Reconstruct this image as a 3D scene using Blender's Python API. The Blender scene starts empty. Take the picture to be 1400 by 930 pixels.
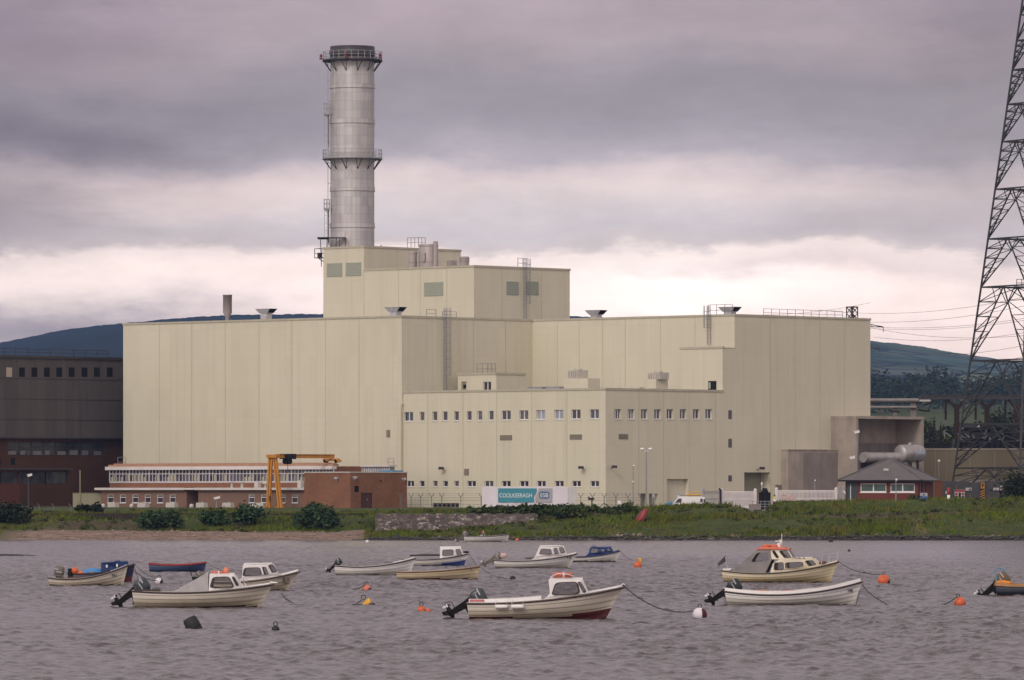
import bpy, bmesh, math, random
import numpy as np
from mathutils import Vector, Matrix, Euler
from mathutils.geometry import tessellate_polygon
random.seed(7); NR = np.random.RandomState(11)
sc = bpy.context.scene
COL = sc.collection
R = math.radians
F, H, HOR = 8200.0, 4.6, 672.0        # lens in photo pixels, eye height (m), horizon row
GZ = 2.4                              # level of the power station site above the water
# ---------------------------------------------------------------- measuring helpers
def zat(py, Y): return H + (HOR - py) / F * Y
def P(px, py, Y): return Vector(((px - 700) / F * Y, Y, zat(py, Y)))
def X(px, Y): return (px - 700) / F * Y
CX, CY = 12.49, 800.0                 # front corner of the office block; frame of the site: a to the right-front, b to the right-back
ANG = math.atan2(-.686, .728); ca, sa = math.cos(ANG), math.sin(ANG)
BF = Matrix.Translation((CX, CY, 0)) @ Matrix.Rotation(ANG, 4, 'Z')
dA = (ca, sa); dB = (-sa, ca)
def a_at(px, b):
    k = (px - 700) / F
    return (k * (CY + dB[1] * b) - CX - dB[0] * b) / (dA[0] - k * dA[1])
def b_at(px, a):
    k = (px - 700) / F
    return (k * (CY + dA[1] * a) - CX - dA[0] * a) / (dB[0] - k * dB[1])
def dep(a, b): return CY + dA[1] * a + dB[1] * b
def zab(py, a, b): return zat(py, dep(a, b))
# ---------------------------------------------------------------- objects
WM = {}
def tag(o, label=None, cat=None, group=None, kind=None):
    if label: o['label'] = label
    if cat: o['category'] = cat
    if group: o['group'] = group
    if kind: o['kind'] = kind
    return o
def thing(name, label, cat, loc, rz=0.0, group=None):
    o = bpy.data.objects.new(name, None); COL.objects.link(o)
    o.location = loc; o.rotation_euler = (0, 0, rz); o.empty_display_size = .3
    WM[o.name] = Matrix.Translation(loc) @ Matrix.Rotation(rz, 4, 'Z')
    return tag(o, label, cat, group)
def wm(o): return WM.get(o.name, Matrix.Identity(4))
def copy_tree(o, parent=None):
    c = o.copy(); COL.objects.link(c); c.parent = parent
    for ch in [q for q in bpy.data.objects if q.parent == o]:
        copy_tree(ch, c)
    return c
class MB:
    def __init__(s, xf=None): s.v = []; s.f = []; s.m = []; s.xf = xf; s.sm = []
    def add(s, vs, fs, m=0, smooth=False):
        n = len(s.v)
        if s.xf is not None: vs = [s.xf @ Vector(p) for p in vs]
        s.v += [tuple(p) for p in vs]
        for f in fs:
            s.f.append([n + i for i in f]); s.m.append(m); s.sm.append(smooth)
        return s
    def quad(s, a, b, c, d, m=0): return s.add([a, b, c, d], [(0, 1, 2, 3)], m)
    def box(s, x0, x1, y0, y1, z0, z1, m=0):
        x0, x1 = sorted((x0, x1)); y0, y1 = sorted((y0, y1)); z0, z1 = sorted((z0, z1))
        return s.add([(x0,y0,z0),(x1,y0,z0),(x1,y1,z0),(x0,y1,z0),(x0,y0,z1),(x1,y0,z1),(x1,y1,z1),(x0,y1,z1)],
                     [(3,2,1,0),(4,5,6,7),(0,1,5,4),(1,2,6,5),(2,3,7,6),(3,0,4,7)], m)
    def tube(s, pts, r, n=6, m=0, caps=True, smooth=True):
        pts = [Vector(p) for p in pts]
        rs = r if isinstance(r, (list, tuple)) else [r] * len(pts)
        vs, fs = [], []
        for i, p in enumerate(pts):
            d = (pts[min(i + 1, len(pts) - 1)] - pts[max(i - 1, 0)])
            if d.length < 1e-9: d = Vector((0, 0, 1))
            d.normalize()
            up = Vector((0, 0, 1)) if abs(d.z) < .9 else Vector((1, 0, 0))
            u = d.cross(up).normalized(); w = u.cross(d)
            for k in range(n):
                t = 2 * math.pi * (k + .5) / n
                vs.append(p + (u * math.cos(t) + w * math.sin(t)) * rs[i])
        for i in range(len(pts) - 1):
            for k in range(n):
                a, b = i * n + k, i * n + (k + 1) % n
                fs.append((a, b, b + n, a + n))
        s.add(vs, fs, m, smooth and n > 4)
        if caps:
            s.add(vs[:n][::-1], [tuple(range(n))], m); s.add(vs[-n:], [tuple(range(n))], m)
        return s
    def bar(s, p, q, w, m=0): return s.tube([p, q], w * .7071, 4, m, True, False)
    def lathe(s, prof, c, n=24, m=0, smooth=True, arc=None):
        vs, fs = [], []
        for (r, z) in prof:
            for k in range(n):
                t = 2 * math.pi * k / n
                vs.append((c[0] + r * math.cos(t), c[1] + r * math.sin(t), c[2] + z))
        for i in range(len(prof) - 1):
            for k in range(n):
                a, b = i * n + k, i * n + (k + 1) % n
                fs.append((a, b, b + n, a + n))
        return s.add(vs, fs, m, smooth)
    def poly(s, outer, to3, holes=(), m=0):
        loops = [[Vector((p[0], p[1], 0)) for p in outer]] + [[Vector((p[0], p[1], 0)) for p in h] for h in holes]
        tris = tessellate_polygon(loops)
        flat = [p for l in loops for p in l]
        return s.add([to3(p.x, p.y) for p in flat], [tuple(t) for t in tris], m)
    def extrude(s, outer, to3, d0, d1, m=0):           # to3(u, v, d)
        s.poly(outer, lambda u, v: to3(u, v, d0), m=m); s.poly(outer, lambda u, v: to3(u, v, d1), m=m)
        n = len(outer)
        for i in range(n):
            p, q = outer[i], outer[(i + 1) % n]
            s.quad(to3(*p, d0), to3(*q, d0), to3(*q, d1), to3(*p, d1), m)
        return s
    def ball(s, c, r, m=0, n=16, k=10, sq=1.0, z0=-1.0):
        rx, ry, rz = r if isinstance(r, (tuple, list)) else (r, r, r)
        vs, fs = [], []
        g = lambda t: math.copysign(abs(t) ** sq, t)
        for i in range(k + 1):
            ph = math.asin(max(z0, -1)) + (math.pi / 2 - math.asin(max(z0, -1))) * i / k
            for j in range(n):
                t = 2 * math.pi * j / n
                vs.append((c[0] + rx * g(math.cos(ph)) * g(math.cos(t)), c[1] + ry * g(math.cos(ph)) * g(math.sin(t)), c[2] + rz * g(math.sin(ph))))
        for i in range(k):
            for j in range(n):
                a, b = i * n + j, i * n + (j + 1) % n
                fs.append((a, b, b + n, a + n))
        return s.add(vs, fs, m, True)
    def build(s, name, mats, parent=None, origin=None, fix=True):
        if not isinstance(mats, (list, tuple)): mats = [mats]
        M = wm(parent) if parent else (Matrix.Translation(origin) if origin is not None else Matrix.Identity(4))
        inv = M.inverted()
        me = bpy.data.meshes.new(name)
        me.from_pydata([tuple(inv @ Vector(p)) for p in s.v], [], s.f)
        for mt in mats: me.materials.append(mt)
        me.polygons.foreach_set('material_index', s.m)
        me.polygons.foreach_set('use_smooth', s.sm)
        if fix:
            bm = bmesh.new(); bm.from_mesh(me)
            bmesh.ops.recalc_face_normals(bm, faces=bm.faces); bm.to_mesh(me); bm.free()
        me.update()
        o = bpy.data.objects.new(name, me); COL.objects.link(o)
        if parent: o.parent = parent
        elif origin is not None: o.location = origin
        WM[o.name] = M
        return o
def npmesh(name, V, faces_q, mats, smooth=True):
    me = bpy.data.meshes.new(name)
    me.vertices.add(len(V)); me.vertices.foreach_set('co', np.asarray(V, np.float32).ravel())
    q = np.asarray(faces_q, np.int32); nf, k = q.shape
    me.loops.add(nf * k); me.loops.foreach_set('vertex_index', q.ravel())
    me.polygons.add(nf); me.polygons.foreach_set('loop_start', np.arange(0, nf * k, k, dtype=np.int32))
    me.polygons.foreach_set('use_smooth', np.full(nf, smooth))
    me.update(calc_edges=True); me.validate()
    for m in mats: me.materials.append(m)
    o = bpy.data.objects.new(name, me); COL.objects.link(o); return o
def gridfaces(nr, nc):
    i = np.arange(nr - 1)[:, None] * nc + np.arange(nc - 1)[None, :]
    return np.stack([i, i + 1, i + 1 + nc, i + nc], -1).reshape(-1, 4)
# ---------------------------------------------------------------- materials
class NT:
    def __init__(s, tree): s.t = tree; s.n = tree.nodes; s.l = tree.links
    def new(s, t, **kw):
        n = s.n.new(t)
        for k, v in kw.items():
            if k == 'i':
                for a, b in v.items(): s.put(n, a, b)
            else: setattr(n, k, v)
        return n
    def put(s, n, k, v):
        so = n.inputs[k]
        if isinstance(v, bpy.types.NodeSocket): s.l.new(v, so)
        elif isinstance(v, bpy.types.Node): s.l.new(v.outputs[0], so)
        else: so.default_value = v
    def math(s, op, a, b=0.0, c=None, clamp=False):
        n = s.new('ShaderNodeMath', operation=op, use_clamp=clamp); s.put(n, 0, a); s.put(n, 1, b)
        if c is not None: s.put(n, 2, c)
        return n.outputs[0]
    def mix(s, f, a, b, bt='MIX'):
        n = s.new('ShaderNodeMix', data_type='RGBA', blend_type=bt)
        s.put(n, 0, f); s.put(n, 6, a); s.put(n, 7, b); return n.outputs[2]
    def noise(s, vec, scale, detail=4, rough=.55):
        n = s.new('ShaderNodeTexNoise', i={'Scale': scale, 'Detail': detail, 'Roughness': rough})
        if vec is not None: s.put(n, 'Vector', vec)
        return n.outputs['Fac']
    def ramp(s, f, stops, interp='LINEAR'):
        n = s.new('ShaderNodeValToRGB'); s.put(n, 0, f); cr = n.color_ramp; cr.interpolation = interp
        while len(cr.elements) < len(stops): cr.elements.new(.5)
        for e, (p, c) in zip(cr.elements, stops):
            e.position = p; e.color = c if len(c) == 4 else (*c, 1)
        return n.outputs[0]
    def scale(s, vec, sx):
        n = s.new('ShaderNodeMapping'); s.put(n, 'Vector', vec); n.inputs['Scale'].default_value = sx; return n.outputs[0]
def c4(c): return (*c, 1)
def newmat(name):
    m = bpy.data.materials.new(name); m.use_nodes = True
    nt = NT(m.node_tree); return m, nt, nt.n['Principled BSDF']
def pm(name, col, rough=.6, metal=0.0, var=.12, vs=1.0, st=(1, 1, 1), bump=0.0, bs=8.0, col2=None, stain=None, ss=.3, sst=(1, 1, 1), samt=.5, spec=.4, grid=None, coat=0):
    m, nt, b = newmat(name)
    tc = nt.new('ShaderNodeTexCoord').outputs['Object']
    f = nt.noise(nt.scale(tc, st), vs, 5)
    lo = tuple(max(0, c * (1 - var)) for c in col); hi = tuple(min(1, c * (1 + var)) for c in (col2 or col))
    c = nt.ramp(f, [(.3, lo), (.7, hi)])
    if stain:
        f2 = nt.noise(nt.scale(tc, sst), ss, 6, .65)
        f3 = nt.math('MULTIPLY', nt.ramp(f2, [(.48, (0, 0, 0)), (.68, (1, 1, 1))]), samt)
        c = nt.mix(f3, c, c4(stain))
    if grid:                                              # fine panel joints every grid metres of height
        z = nt.new('ShaderNodeSeparateXYZ', i={0: tc}).outputs[2]
        fr = nt.math('FRACT', nt.math('DIVIDE', z, grid))
        ln = nt.math('LESS_THAN', fr, .07)
        c = nt.mix(nt.math('MULTIPLY', ln, .16), c, c4(tuple(q * .45 for q in col)))
    nt.put(b, 'Base Color', c); b.inputs['Roughness'].default_value = rough; b.inputs['Metallic'].default_value = metal
    b.inputs['Specular IOR Level'].default_value = spec
    if coat: b.inputs['Coat Weight'].default_value = coat
    if bump:
        bn = nt.new('ShaderNodeBump', i={'Strength': bump, 'Distance': .05, 'Height': nt.noise(tc, bs, 4)})
        nt.put(b, 'Normal', bn)
    return m
def brickmat(name, c1, c2, mortar, sc_=1.0, dark=None):
    m, nt, b = newmat(name)
    tc = nt.new('ShaderNodeTexCoord').outputs['Object']
    xyz = nt.new('ShaderNodeSeparateXYZ', i={0: tc})
    u = nt.math('ADD', xyz.outputs[0], xyz.outputs[1])
    v = nt.new('ShaderNodeCombineXYZ', i={0: u, 1: xyz.outputs[2], 2: 0.0})
    br = nt.new('ShaderNodeTexBrick', i={'Vector': v.outputs[0], 'Color1': c4(c1), 'Color2': c4(c2), 'Mortar': c4(mortar), 'Scale': sc_, 'Mortar Size': .012, 'Brick Width': .45, 'Row Height': .15})
    f2 = nt.noise(tc, .35, 6, .65)
    c = nt.mix(nt.math('MULTIPLY', nt.ramp(f2, [(.42, (0, 0, 0)), (.7, (1, 1, 1))]), .55), br.outputs[0], c4(dark or tuple(x * .55 for x in c1)))
    nt.put(b, 'Base Color', c); b.inputs['Roughness'].default_value = .85; b.inputs['Specular IOR Level'].default_value = .25
    return m
def glassmat(name, tint=(.9, .92, .92), clear=.75):
    m, nt, b = newmat(name)
    tr = nt.new('ShaderNodeBsdfTransparent', i={0: c4(tint)})
    b.inputs['Base Color'].default_value = (.03, .035, .04, 1); b.inputs['Roughness'].default_value = .08
    mx = nt.new('ShaderNodeMixShader', i={0: clear}); nt.l.new(b.outputs[0], mx.inputs[1]); nt.l.new(tr.outputs[0], mx.inputs[2])
    nt.l.new(mx.outputs[0], nt.n['Material Output'].inputs[0]); return m
def cladmat(name, col):                       # profiled sheet: bays of slightly different age, rain streaks, faint sheet joints
    m, nt, b = newmat(name); tc = nt.new('ShaderNodeTexCoord').outputs['Object']; x, y, z = nt.new('ShaderNodeSeparateXYZ', i={0: tc}).outputs
    bay = nt.new('ShaderNodeCombineXYZ', i={0: nt.math('FLOOR', nt.math('DIVIDE', nt.math('ADD', x, y), 1.57)), 1: nt.math('FLOOR', nt.math('DIVIDE', z, 4.2)), 2: 3.0})
    wn = nt.new('ShaderNodeTexWhiteNoise', i={'Vector': bay}).outputs['Value']; big = nt.noise(tc, .09, 4)
    f = nt.math('ADD', nt.math('MULTIPLY', wn, .045), nt.math('ADD', .90, nt.math('MULTIPLY', big, .15)))
    c = nt.mix(1.0, c4(col), nt.new('ShaderNodeCombineColor', i={0: f, 1: f, 2: nt.math('MULTIPLY', f, nt.math('ADD', .97, nt.math('MULTIPLY', big, .06)))}), 'MULTIPLY')
    st1 = nt.noise(nt.scale(tc, (1.3, 1.3, .05)), 1.0, 6, .65); st2 = nt.noise(nt.scale(tc, (.5, .5, .12)), .35, 5, .6)
    k = nt.math('MULTIPLY', nt.ramp(st1, [(.46, (0, 0, 0)), (.72, (1, 1, 1))]), nt.math('ADD', .05, nt.math('MULTIPLY', nt.ramp(st2, [(.4, (0, 0, 0)), (.65, (1, 1, 1))]), .20)))
    c = nt.mix(k, c, c4((.33, .30, .225)))
    ln = nt.math('LESS_THAN', nt.math('FRACT', nt.math('DIVIDE', z, 1.05)), .06); ln2 = nt.math('LESS_THAN', nt.math('FRACT', nt.math('DIVIDE', nt.math('ADD', x, y), 1.57)), .035)
    c = nt.mix(nt.math('MULTIPLY', nt.math('MAXIMUM', ln, ln2), nt.math('ADD', .03, nt.math('MULTIPLY', st2, .10))), c, c4((.25, .23, .165)))
    nt.put(b, 'Base Color', c); b.inputs['Roughness'].default_value = .55; b.inputs['Specular IOR Level'].default_value = .35
    nt.put(b, 'Normal', nt.new('ShaderNodeBump', i={'Strength': .06, 'Distance': .05, 'Height': nt.noise(nt.scale(tc, (1, 1, .4)), 1.1, 3)}))
    return m
def stackmat(name, col):
    m, nt, b = newmat(name); tc = nt.new('ShaderNodeTexCoord').outputs['Object']; x, y, z = nt.new('ShaderNodeSeparateXYZ', i={0: tc}).outputs
    st1 = nt.noise(nt.scale(tc, (1.6, 1.6, .03)), 1.0, 6, .65); st2 = nt.noise(nt.scale(tc, (.7, .7, .16)), 1.0, 6, .7)
    c = nt.mix(nt.math('MULTIPLY', nt.ramp(st1, [(.40, (0, 0, 0)), (.62, (1, 1, 1))]), .45), c4(col), c4(tuple(q * .58 for q in col)))
    c = nt.mix(nt.math('MULTIPLY', nt.ramp(st2, [(.52, (0, 0, 0)), (.66, (1, 1, 1))]), .4), c, c4((.36, .30, .27)))
    row = nt.math('FLOOR', nt.math('DIVIDE', z, 1.27)); ang = nt.math('ARCTAN2', x, y); wn = nt.new('ShaderNodeTexWhiteNoise', i={'Vector': nt.new('ShaderNodeCombineXYZ', i={0: nt.math('FLOOR', nt.math('MULTIPLY', ang, 2.55)), 1: row, 2: 0.0})}).outputs['Value']
    f = nt.math('ADD', .86, nt.math('MULTIPLY', wn, .2)); c = nt.mix(1.0, c, nt.new('ShaderNodeCombineColor', i={0: f, 1: f, 2: f}), 'MULTIPLY')
    ln = nt.math('LESS_THAN', nt.math('FRACT', nt.math('DIVIDE', z, 1.27)), .08); ln2 = nt.math('LESS_THAN', nt.math('FRACT', nt.math('MULTIPLY', ang, 2.55)), .035)
    c = nt.mix(nt.math('MULTIPLY', nt.math('MAXIMUM', ln, ln2), .22), c, (.2, .18, .17, 1))
    nt.put(b, 'Base Color', c); b.inputs['Metallic'].default_value = .4; nt.put(b, 'Roughness', nt.math('ADD', .44, nt.math('MULTIPLY', wn, .16))); return m
M = {}
M['clad'] = cladmat('cream_cladding', (.60, .565, .43))
M['seam'] = pm('cladding_joint', (.47, .45, .325), .6, var=.1)
M['coping'] = pm('roof_coping', (.43, .40, .30), .5, var=.1)
M['louvre'] = pm('grey_green_louvre', (.35, .375, .30), .6, var=.1, st=(1, 1, 14), vs=2)
M['vent'] = pm('wall_vent', (.24, .215, .16), .6, var=.1, st=(1, 1, 10), vs=2)
M['recess'] = pm('door_recess_panel', (.26, .25, .18), .6, var=.1)
M['dark'] = pm('dark_opening', (.010, .009, .009), .8, var=.3, spec=.1)
M['roofing'] = pm('flat_roof_felt', (.2, .19, .17), .9, var=.15)
M['upvc'] = pm('white_window_frame', (.72, .70, .68), .4, var=.04)
M['glass'] = pm('dark_window_glass', (.045, .04, .055), .07, var=.4, vs=.35, spec=.6)
M['glassblue'] = pm('pale_blind_glass', (.30, .32, .36), .12, var=.2, vs=.6)
M['steel'] = stackmat('stainless_cladding', (.56, .54, .53))
M['galv'] = pm('galvanised_steel', (.30, .30, .305), .45, .5, var=.15, vs=2)
M['galvlt'] = pm('bright_sheet_metal', (.58, .59, .61), .35, .55, var=.12, vs=1.5)
M['darksteel'] = pm('dark_grey_steel', (.05, .045, .047), .5, .3, var=.2, vs=2)
M['pylon'] = pm('weathered_pylon_steel', (.04, .04, .04), .55, .3, var=.3, vs=1)
M['lowwall'] = pm('dark_wall', (.035, .026, .02), .9, var=.3)  # very dark base with random mottling
M['fencegrey'] = pm('dull_fence_steel', (.13, .125, .12), .6, .2, var=.15)
M['red'] = pm('red_lamp_glass', (.16, .02, .02), .3, var=.1)
M['brick'] = brickmat('red_brown_brick', (.245, .108, .055), (.19, .086, .046), (.22, .13, .09))
M['brickgrey'] = brickmat('weathered_brick', (.225, .118, .078), (.18, .10, .068), (.22, .16, .12), dark=(.16, .12, .10))
M['brickdark'] = brickmat('dark_brown_brick', (.075, .029, .013), (.058, .023, .011), (.05, .028, .018))  # dark brown base with random darker patches
M['brickred'] = brickmat('guardhouse_brick', (.16, .04, .03), (.13, .035, .027), (.14, .07, .05))
M['darkconc'] = pm('vignetted_stained_panel', (.080, .069, .064), .85, var=.14, vs=.3, st=(1, 1, .2), stain=(.045, .036, .033), ss=.25, sst=(2, 2, .12), samt=.8)  # streaked staining; base colour also darkened for lens vignetting at the left edge
M['conc'] = pm('weathered_concrete', (.34, .29, .24), .9, var=.15, vs=.5, stain=(.22, .18, .155), ss=.35, sst=(1.4, 1.4, .35), samt=.7, bump=.1)
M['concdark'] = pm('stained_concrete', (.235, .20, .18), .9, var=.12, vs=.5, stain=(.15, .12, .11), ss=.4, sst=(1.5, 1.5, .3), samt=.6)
M['concpale'] = pm('pale_concrete', (.50, .47, .43), .9, var=.15, vs=2, stain=(.3, .27, .24), ss=1, samt=.5)
M['white'] = pm('white_paint', (.74, .72, .70), .45, var=.05, vs=2)
M['fascia'] = pm('white_fascia', (.60, .56, .54), .5, var=.08, vs=.5)
M['copper'] = pm('orange_roof_edge', (.38, .22, .145), .6, var=.12)
M['crane'] = pm('yellow_orange_crane_paint', (.50, .215, .03), .5, var=.14, vs=1, stain=(.33, .14, .03), ss=.9, samt=.5)
M['bluepaint'] = pm('sky_blue_paint', (.06, .25, .42), .5, var=.15)
M['slate'] = pm('grey_slate_roof', (.105, .095, .095), .75, var=.15, vs=1, st=(1, 1, 6), stain=(.15, .13, .12), ss=.6, samt=.4)
M['creamwall'] = pm('sand_painted_wall', (.17, .14, .085), .8, var=.1, vs=.2, stain=(.15, .12, .08), ss=.2, samt=.5)  # sand paint, base colour lowered for lens vignetting towards the right edge
M['greypanel'] = pm('dark_grey_hoarding', (.045, .043, .045), .7, var=.15, vs=.7)
M['black'] = pm('black_enamel', (.010, .009, .009), .45, var=.3, vs=1, spec=.2)
M['blackrub'] = pm('black_rubber', (.02, .02, .02), .7, var=.3)
M['rope'] = pm('wet_rope', (.075, .07, .07), .9, var=.3)
M['teal'] = pm('teal_banner_print', (.045, .24, .30), .6, var=.08)
M['bgrey'] = pm('grey_banner_print', (.36, .35, .36), .6, var=.04)
M['bblue'] = pm('blue_badge_print', (.07, .12, .25), .6, var=.05)
M['bwhite'] = pm('white_banner_sheet', (.66, .62, .66), .7, var=.06, vs=.6)
M['bgrey2'] = pm('faded_banner_sheet', (.50, .49, .49), .7, var=.08, vs=.6)
M['yellow'] = pm('yellow_paint', (.62, .33, .03), .5, var=.1)
M['lemon'] = pm('hi_vis_yellow', (.62, .66, .06), .7, var=.08)
M['skin'] = pm('skin', (.42, .25, .18), .6, var=.08)
M['hair'] = pm('dark_hair', (.03, .02, .016), .7, var=.2)
M['navycloth'] = pm('dark_work_trousers', (.025, .028, .045), .9, var=.2)
M['vanblue'] = pm('blue_sheet', (.06, .22, .34), .5, var=.15)
# ================================================================ SETTING: ground, water, hills, sky
def vnoise(x, y, seed=0, octs=4):
    rs = np.random.RandomState(seed); out = np.zeros_like(x, dtype=float); amp = 1.0
    for o in range(octs):
        for _ in range(4):
            th = rs.uniform(0, 2 * np.pi); k = 2.0 ** o * rs.uniform(.7, 1.3); ph = rs.uniform(0, 6.28)
            out += amp * .35 * np.sin(k * (x * np.cos(th) + y * np.sin(th)) + ph)
        amp *= .55
    return out
def sstep(e0, e1, x):
    t = np.clip((x - e0) / (e1 - e0), 0, 1); return t * t * (3 - 2 * t)
CRX = [-400, 0, 500, 620, 830, 890, 950, 1010, 1036, 1062, 1084, 1150, 1260, 1330, 1420, 1900]
CRZ = [2.35, 2.35, 2.4, 2.55, 2.6, 2.85, 3.05, 2.9, 2.3, 2.35, 3.3, 3.55, 3.6, 3.8, 3.75, 3.4]
def ground_z(x, Y):
    x = np.asarray(x, float); Y = np.asarray(Y, float)
    px = 700 + x * F / 580.0
    S = 563 + .5 * vnoise(x * .15, x * 0, 3, 3)
    d = Y - S
    cz = np.interp(px, CRX, CRZ)
    left = .75 * sstep(0, 15, d) + 1.28 * sstep(15, 28, d) + (cz - 2.03) * sstep(29.7, 30.3, d)
    foot = np.interp(px, [500, 600, 735], [.62, .72, 1.7]); wallz = .25 * sstep(0, 2, d) + (foot - .25) * sstep(2, 20, d) + (cz - foot) * sstep(25.5, 26.5, d)
    right = .35 * sstep(0, 1.5, d) + 1.85 * sstep(1.5, 20, d) + .12 * sstep(20, 25, d) + (cz - 2.32) * sstep(25, 34, d)
    w1 = sstep(497, 513, px); w2 = sstep(725, 800, px)
    z = left * (1 - w1) + wallz * w1 * (1 - w2) + right * w2
    back = sstep(42, 60, d)
    z = z * (1 - back) + GZ * back
    bumps = (.09 * vnoise(x * .7, Y * .7, 5, 4) + .20 * vnoise(x * .22, Y * .3, 19, 3)) * sstep(10, 18, d) * (1 - sstep(40, 52, d)) * np.where((px > 500) & (px < 735) & (d > 14) & (d < 30), 0, 1)
    z = z + bumps + .03 * vnoise(x * 1.5, Y * 1.5, 6, 3) * sstep(0, 3, d) * (1 - sstep(40, 52, d))
    z = np.where(d < 0, np.maximum(-3.0, .09 * d), z)
    rise = np.clip((Y - 1250) / 1250, 0, 1.3); z = z + 38 * rise ** 1.3 * (Y > 1250)
    return z
xs = np.concatenate([[-6000, -3000, -1500, -800, -400, -200, -120, -90], np.arange(-74, 74.01, .4), [90, 120, 200, 400, 800, 1500, 3000, 6000]])
ys = np.concatenate([[-250, 0, 300, 520, 545], np.arange(556, 632, .7), [640, 660, 700, 800, 1000, 1250, 1400, 1600, 1900, 2200, 2600, 3000, 7600]])
GX, GY = np.meshgrid(xs, ys); GZv = ground_z(GX, GY)
V = np.stack([GX, GY, GZv], -1).reshape(-1, 3)
# zone attribute: R sand, G bare earth / stones, B paved site
px_ = 700 + GX * F / 580; d_ = GY - 563
nz = vnoise(GX * .35, GY * .35, 9, 4)
sand = (1 - sstep(490, 520, px_)) * sstep(-20, 60, px_) * (1 - sstep(13.5, 17.5, d_ + nz)) * sstep(-60, 0, px_)
edge = (1 - sstep(1.2, 2.6, d_ + .5 * nz)) * (1 - sand)
earth = sstep(.1, .8, nz) * sstep(15, 18, d_) * (1 - sstep(25, 28, d_)) * (1 - sstep(470, 500, px_)) * .8
ledge = sstep(1090, 1170, px_) * sstep(19, 20.5, d_) * (1 - sstep(24, 26.5, d_)) * .85
scarp = sstep(735, 760, px_) * (1 - sstep(930, 960, px_)) * sstep(23, 25, d_) * (1 - sstep(28, 31, d_)) * .9
patch = np.exp(-((px_ - 1250) / 9) ** 2 - ((d_ - 10) / 4) ** 2) + .8 * np.exp(-((px_ - 885) / 14) ** 2 - ((d_ - 17) / 2.5) ** 2) + np.exp(-((px_ - 66) / 12) ** 2 - ((d_ - 12) / 5) ** 2)
earth = np.clip(earth + scarp + ledge, 0, 1); sand = np.clip(sand + patch, 0, 1)
paved = sstep(855, 890, px_) * sstep(50, 64, d_) * (1 - sstep(400, 500, d_))
zone = np.stack([sand, np.clip(earth, 0, 1), paved, edge], -1).reshape(-1, 4)
m, nt, b = newmat('riverbank')
at = nt.new('ShaderNodeAttribute', attribute_name='zone'); sp = nt.new('ShaderNodeSeparateColor', i={0: at.outputs['Color']})
tc = nt.new('ShaderNodeTexCoord').outputs['Object']
n1 = nt.noise(tc, .45, 6, .65); n2 = nt.noise(tc, 2.2, 4)
grass = nt.mix(nt.ramp(n2, [(.35, (0, 0, 0)), (.65, (1, 1, 1))]), nt.ramp(n1, [(.3, (.022, .036, .007)), (.5, (.055, .075, .014)), (.72, (.11, .10, .026))]), (.034, .05, .012, 1))
sandc = nt.ramp(nt.noise(nt.scale(tc, (.45, 1.3, 1)), 1.1, 8, .78), [(.36, (.035, .022, .016)), (.44, (.15, .105, .08)), (.56, (.25, .18, .14)), (.7, (.36, .28, .225))])
earc = nt.ramp(nt.noise(tc, 1.2, 6, .7), [(.3, (.035, .023, .016)), (.7, (.10, .066, .045))])
c = nt.mix(sp.outputs[1], grass, earc); c = nt.mix(sp.outputs[0], c, sandc)
c = nt.mix(sp.outputs[2], c, nt.ramp(n1, [(.3, (.10, .095, .085)), (.7, (.17, .16, .14))]))
c = nt.mix(at.outputs['Alpha'], c, nt.ramp(n2, [(.3, (.014, .012, .012)), (.7, (.045, .038, .034))]))
nt.put(b, 'Base Color', c); b.inputs['Roughness'].default_value = .95; b.inputs['Specular IOR Level'].default_value = .2
nt.put(b, 'Normal', nt.new('ShaderNodeBump', i={'Strength': .7, 'Distance': .25, 'Height': n2}))
g = npmesh('ground', V, gridfaces(len(ys), len(xs)), [m]); tag(g, kind='structure')
ca_ = g.data.color_attributes.new('zone', 'FLOAT_COLOR', 'POINT'); ca_.data.foreach_set('color', zone.astype(np.float32).ravel())
M['bank'] = m
def gz(x, Y): return float(ground_z(np.array([x]), np.array([Y]))[0])
# ---- water: real wave geometry
rows = [10, 30, 60, 90, 115, 130]; y = 138.0
while y < 567: rows.append(y); y += .15 + .27 * (y - 138) / 430
rows = np.array(rows + [568.0])
cols = np.concatenate([[-3, -1.5, -.7, -.3, -.2, -.16], np.arange(-.135, .1351, .00062), [.16, .2, .3, .7, 1.5, 3]])
WX = rows[:, None] * cols[None, :]; WY = np.repeat(rows[:, None], len(cols), 1); WZ = np.zeros_like(WX); DX = np.zeros_like(WX); DY = np.zeros_like(WX)
rs = np.random.RandomState(4)
gust = .8 + .28 * vnoise(WX * .06, WY * .035, 21, 3)
for k in range(72):
    lam = .38 * (6.0) ** rs.beta(1.0, 2.2); th = R(-62) + rs.normal(0, .62)
    kx, ky = np.cos(th), np.sin(th); kk = 2 * np.pi / lam
    a = .0059 * lam * (1.25 if lam < 1.2 else .7)
    ph = kk * (WX * kx + WY * ky) + rs.uniform(0, 6.28)
    WZ += a * np.sin(ph); DX += a * 1.0 * kx * np.cos(ph); DY += a * 1.0 * ky * np.cos(ph)
fade = (np.abs(cols) < .136)[None, :] * sstep(130, 142, WY) * gust * (1 - .55 * sstep(300, 540, WY))
WZ *= fade; WX2 = WX + DX * fade; WY2 = WY + DY * fade
m, nt, b = newmat('river_water')
tc = nt.new('ShaderNodeTexCoord').outputs['Object']
b.inputs['Base Color'].default_value = (.082, .070, .076, 1); b.inputs['Roughness'].default_value = .16; b.inputs['IOR'].default_value = 1.333
nA = nt.noise(nt.scale(tc, (1, .8, 1)), 3.2, 4, .6)
nt.put(b, 'Normal', nt.new('ShaderNodeBump', i={'Strength': .9, 'Distance': .04, 'Height': nA}))
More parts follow.
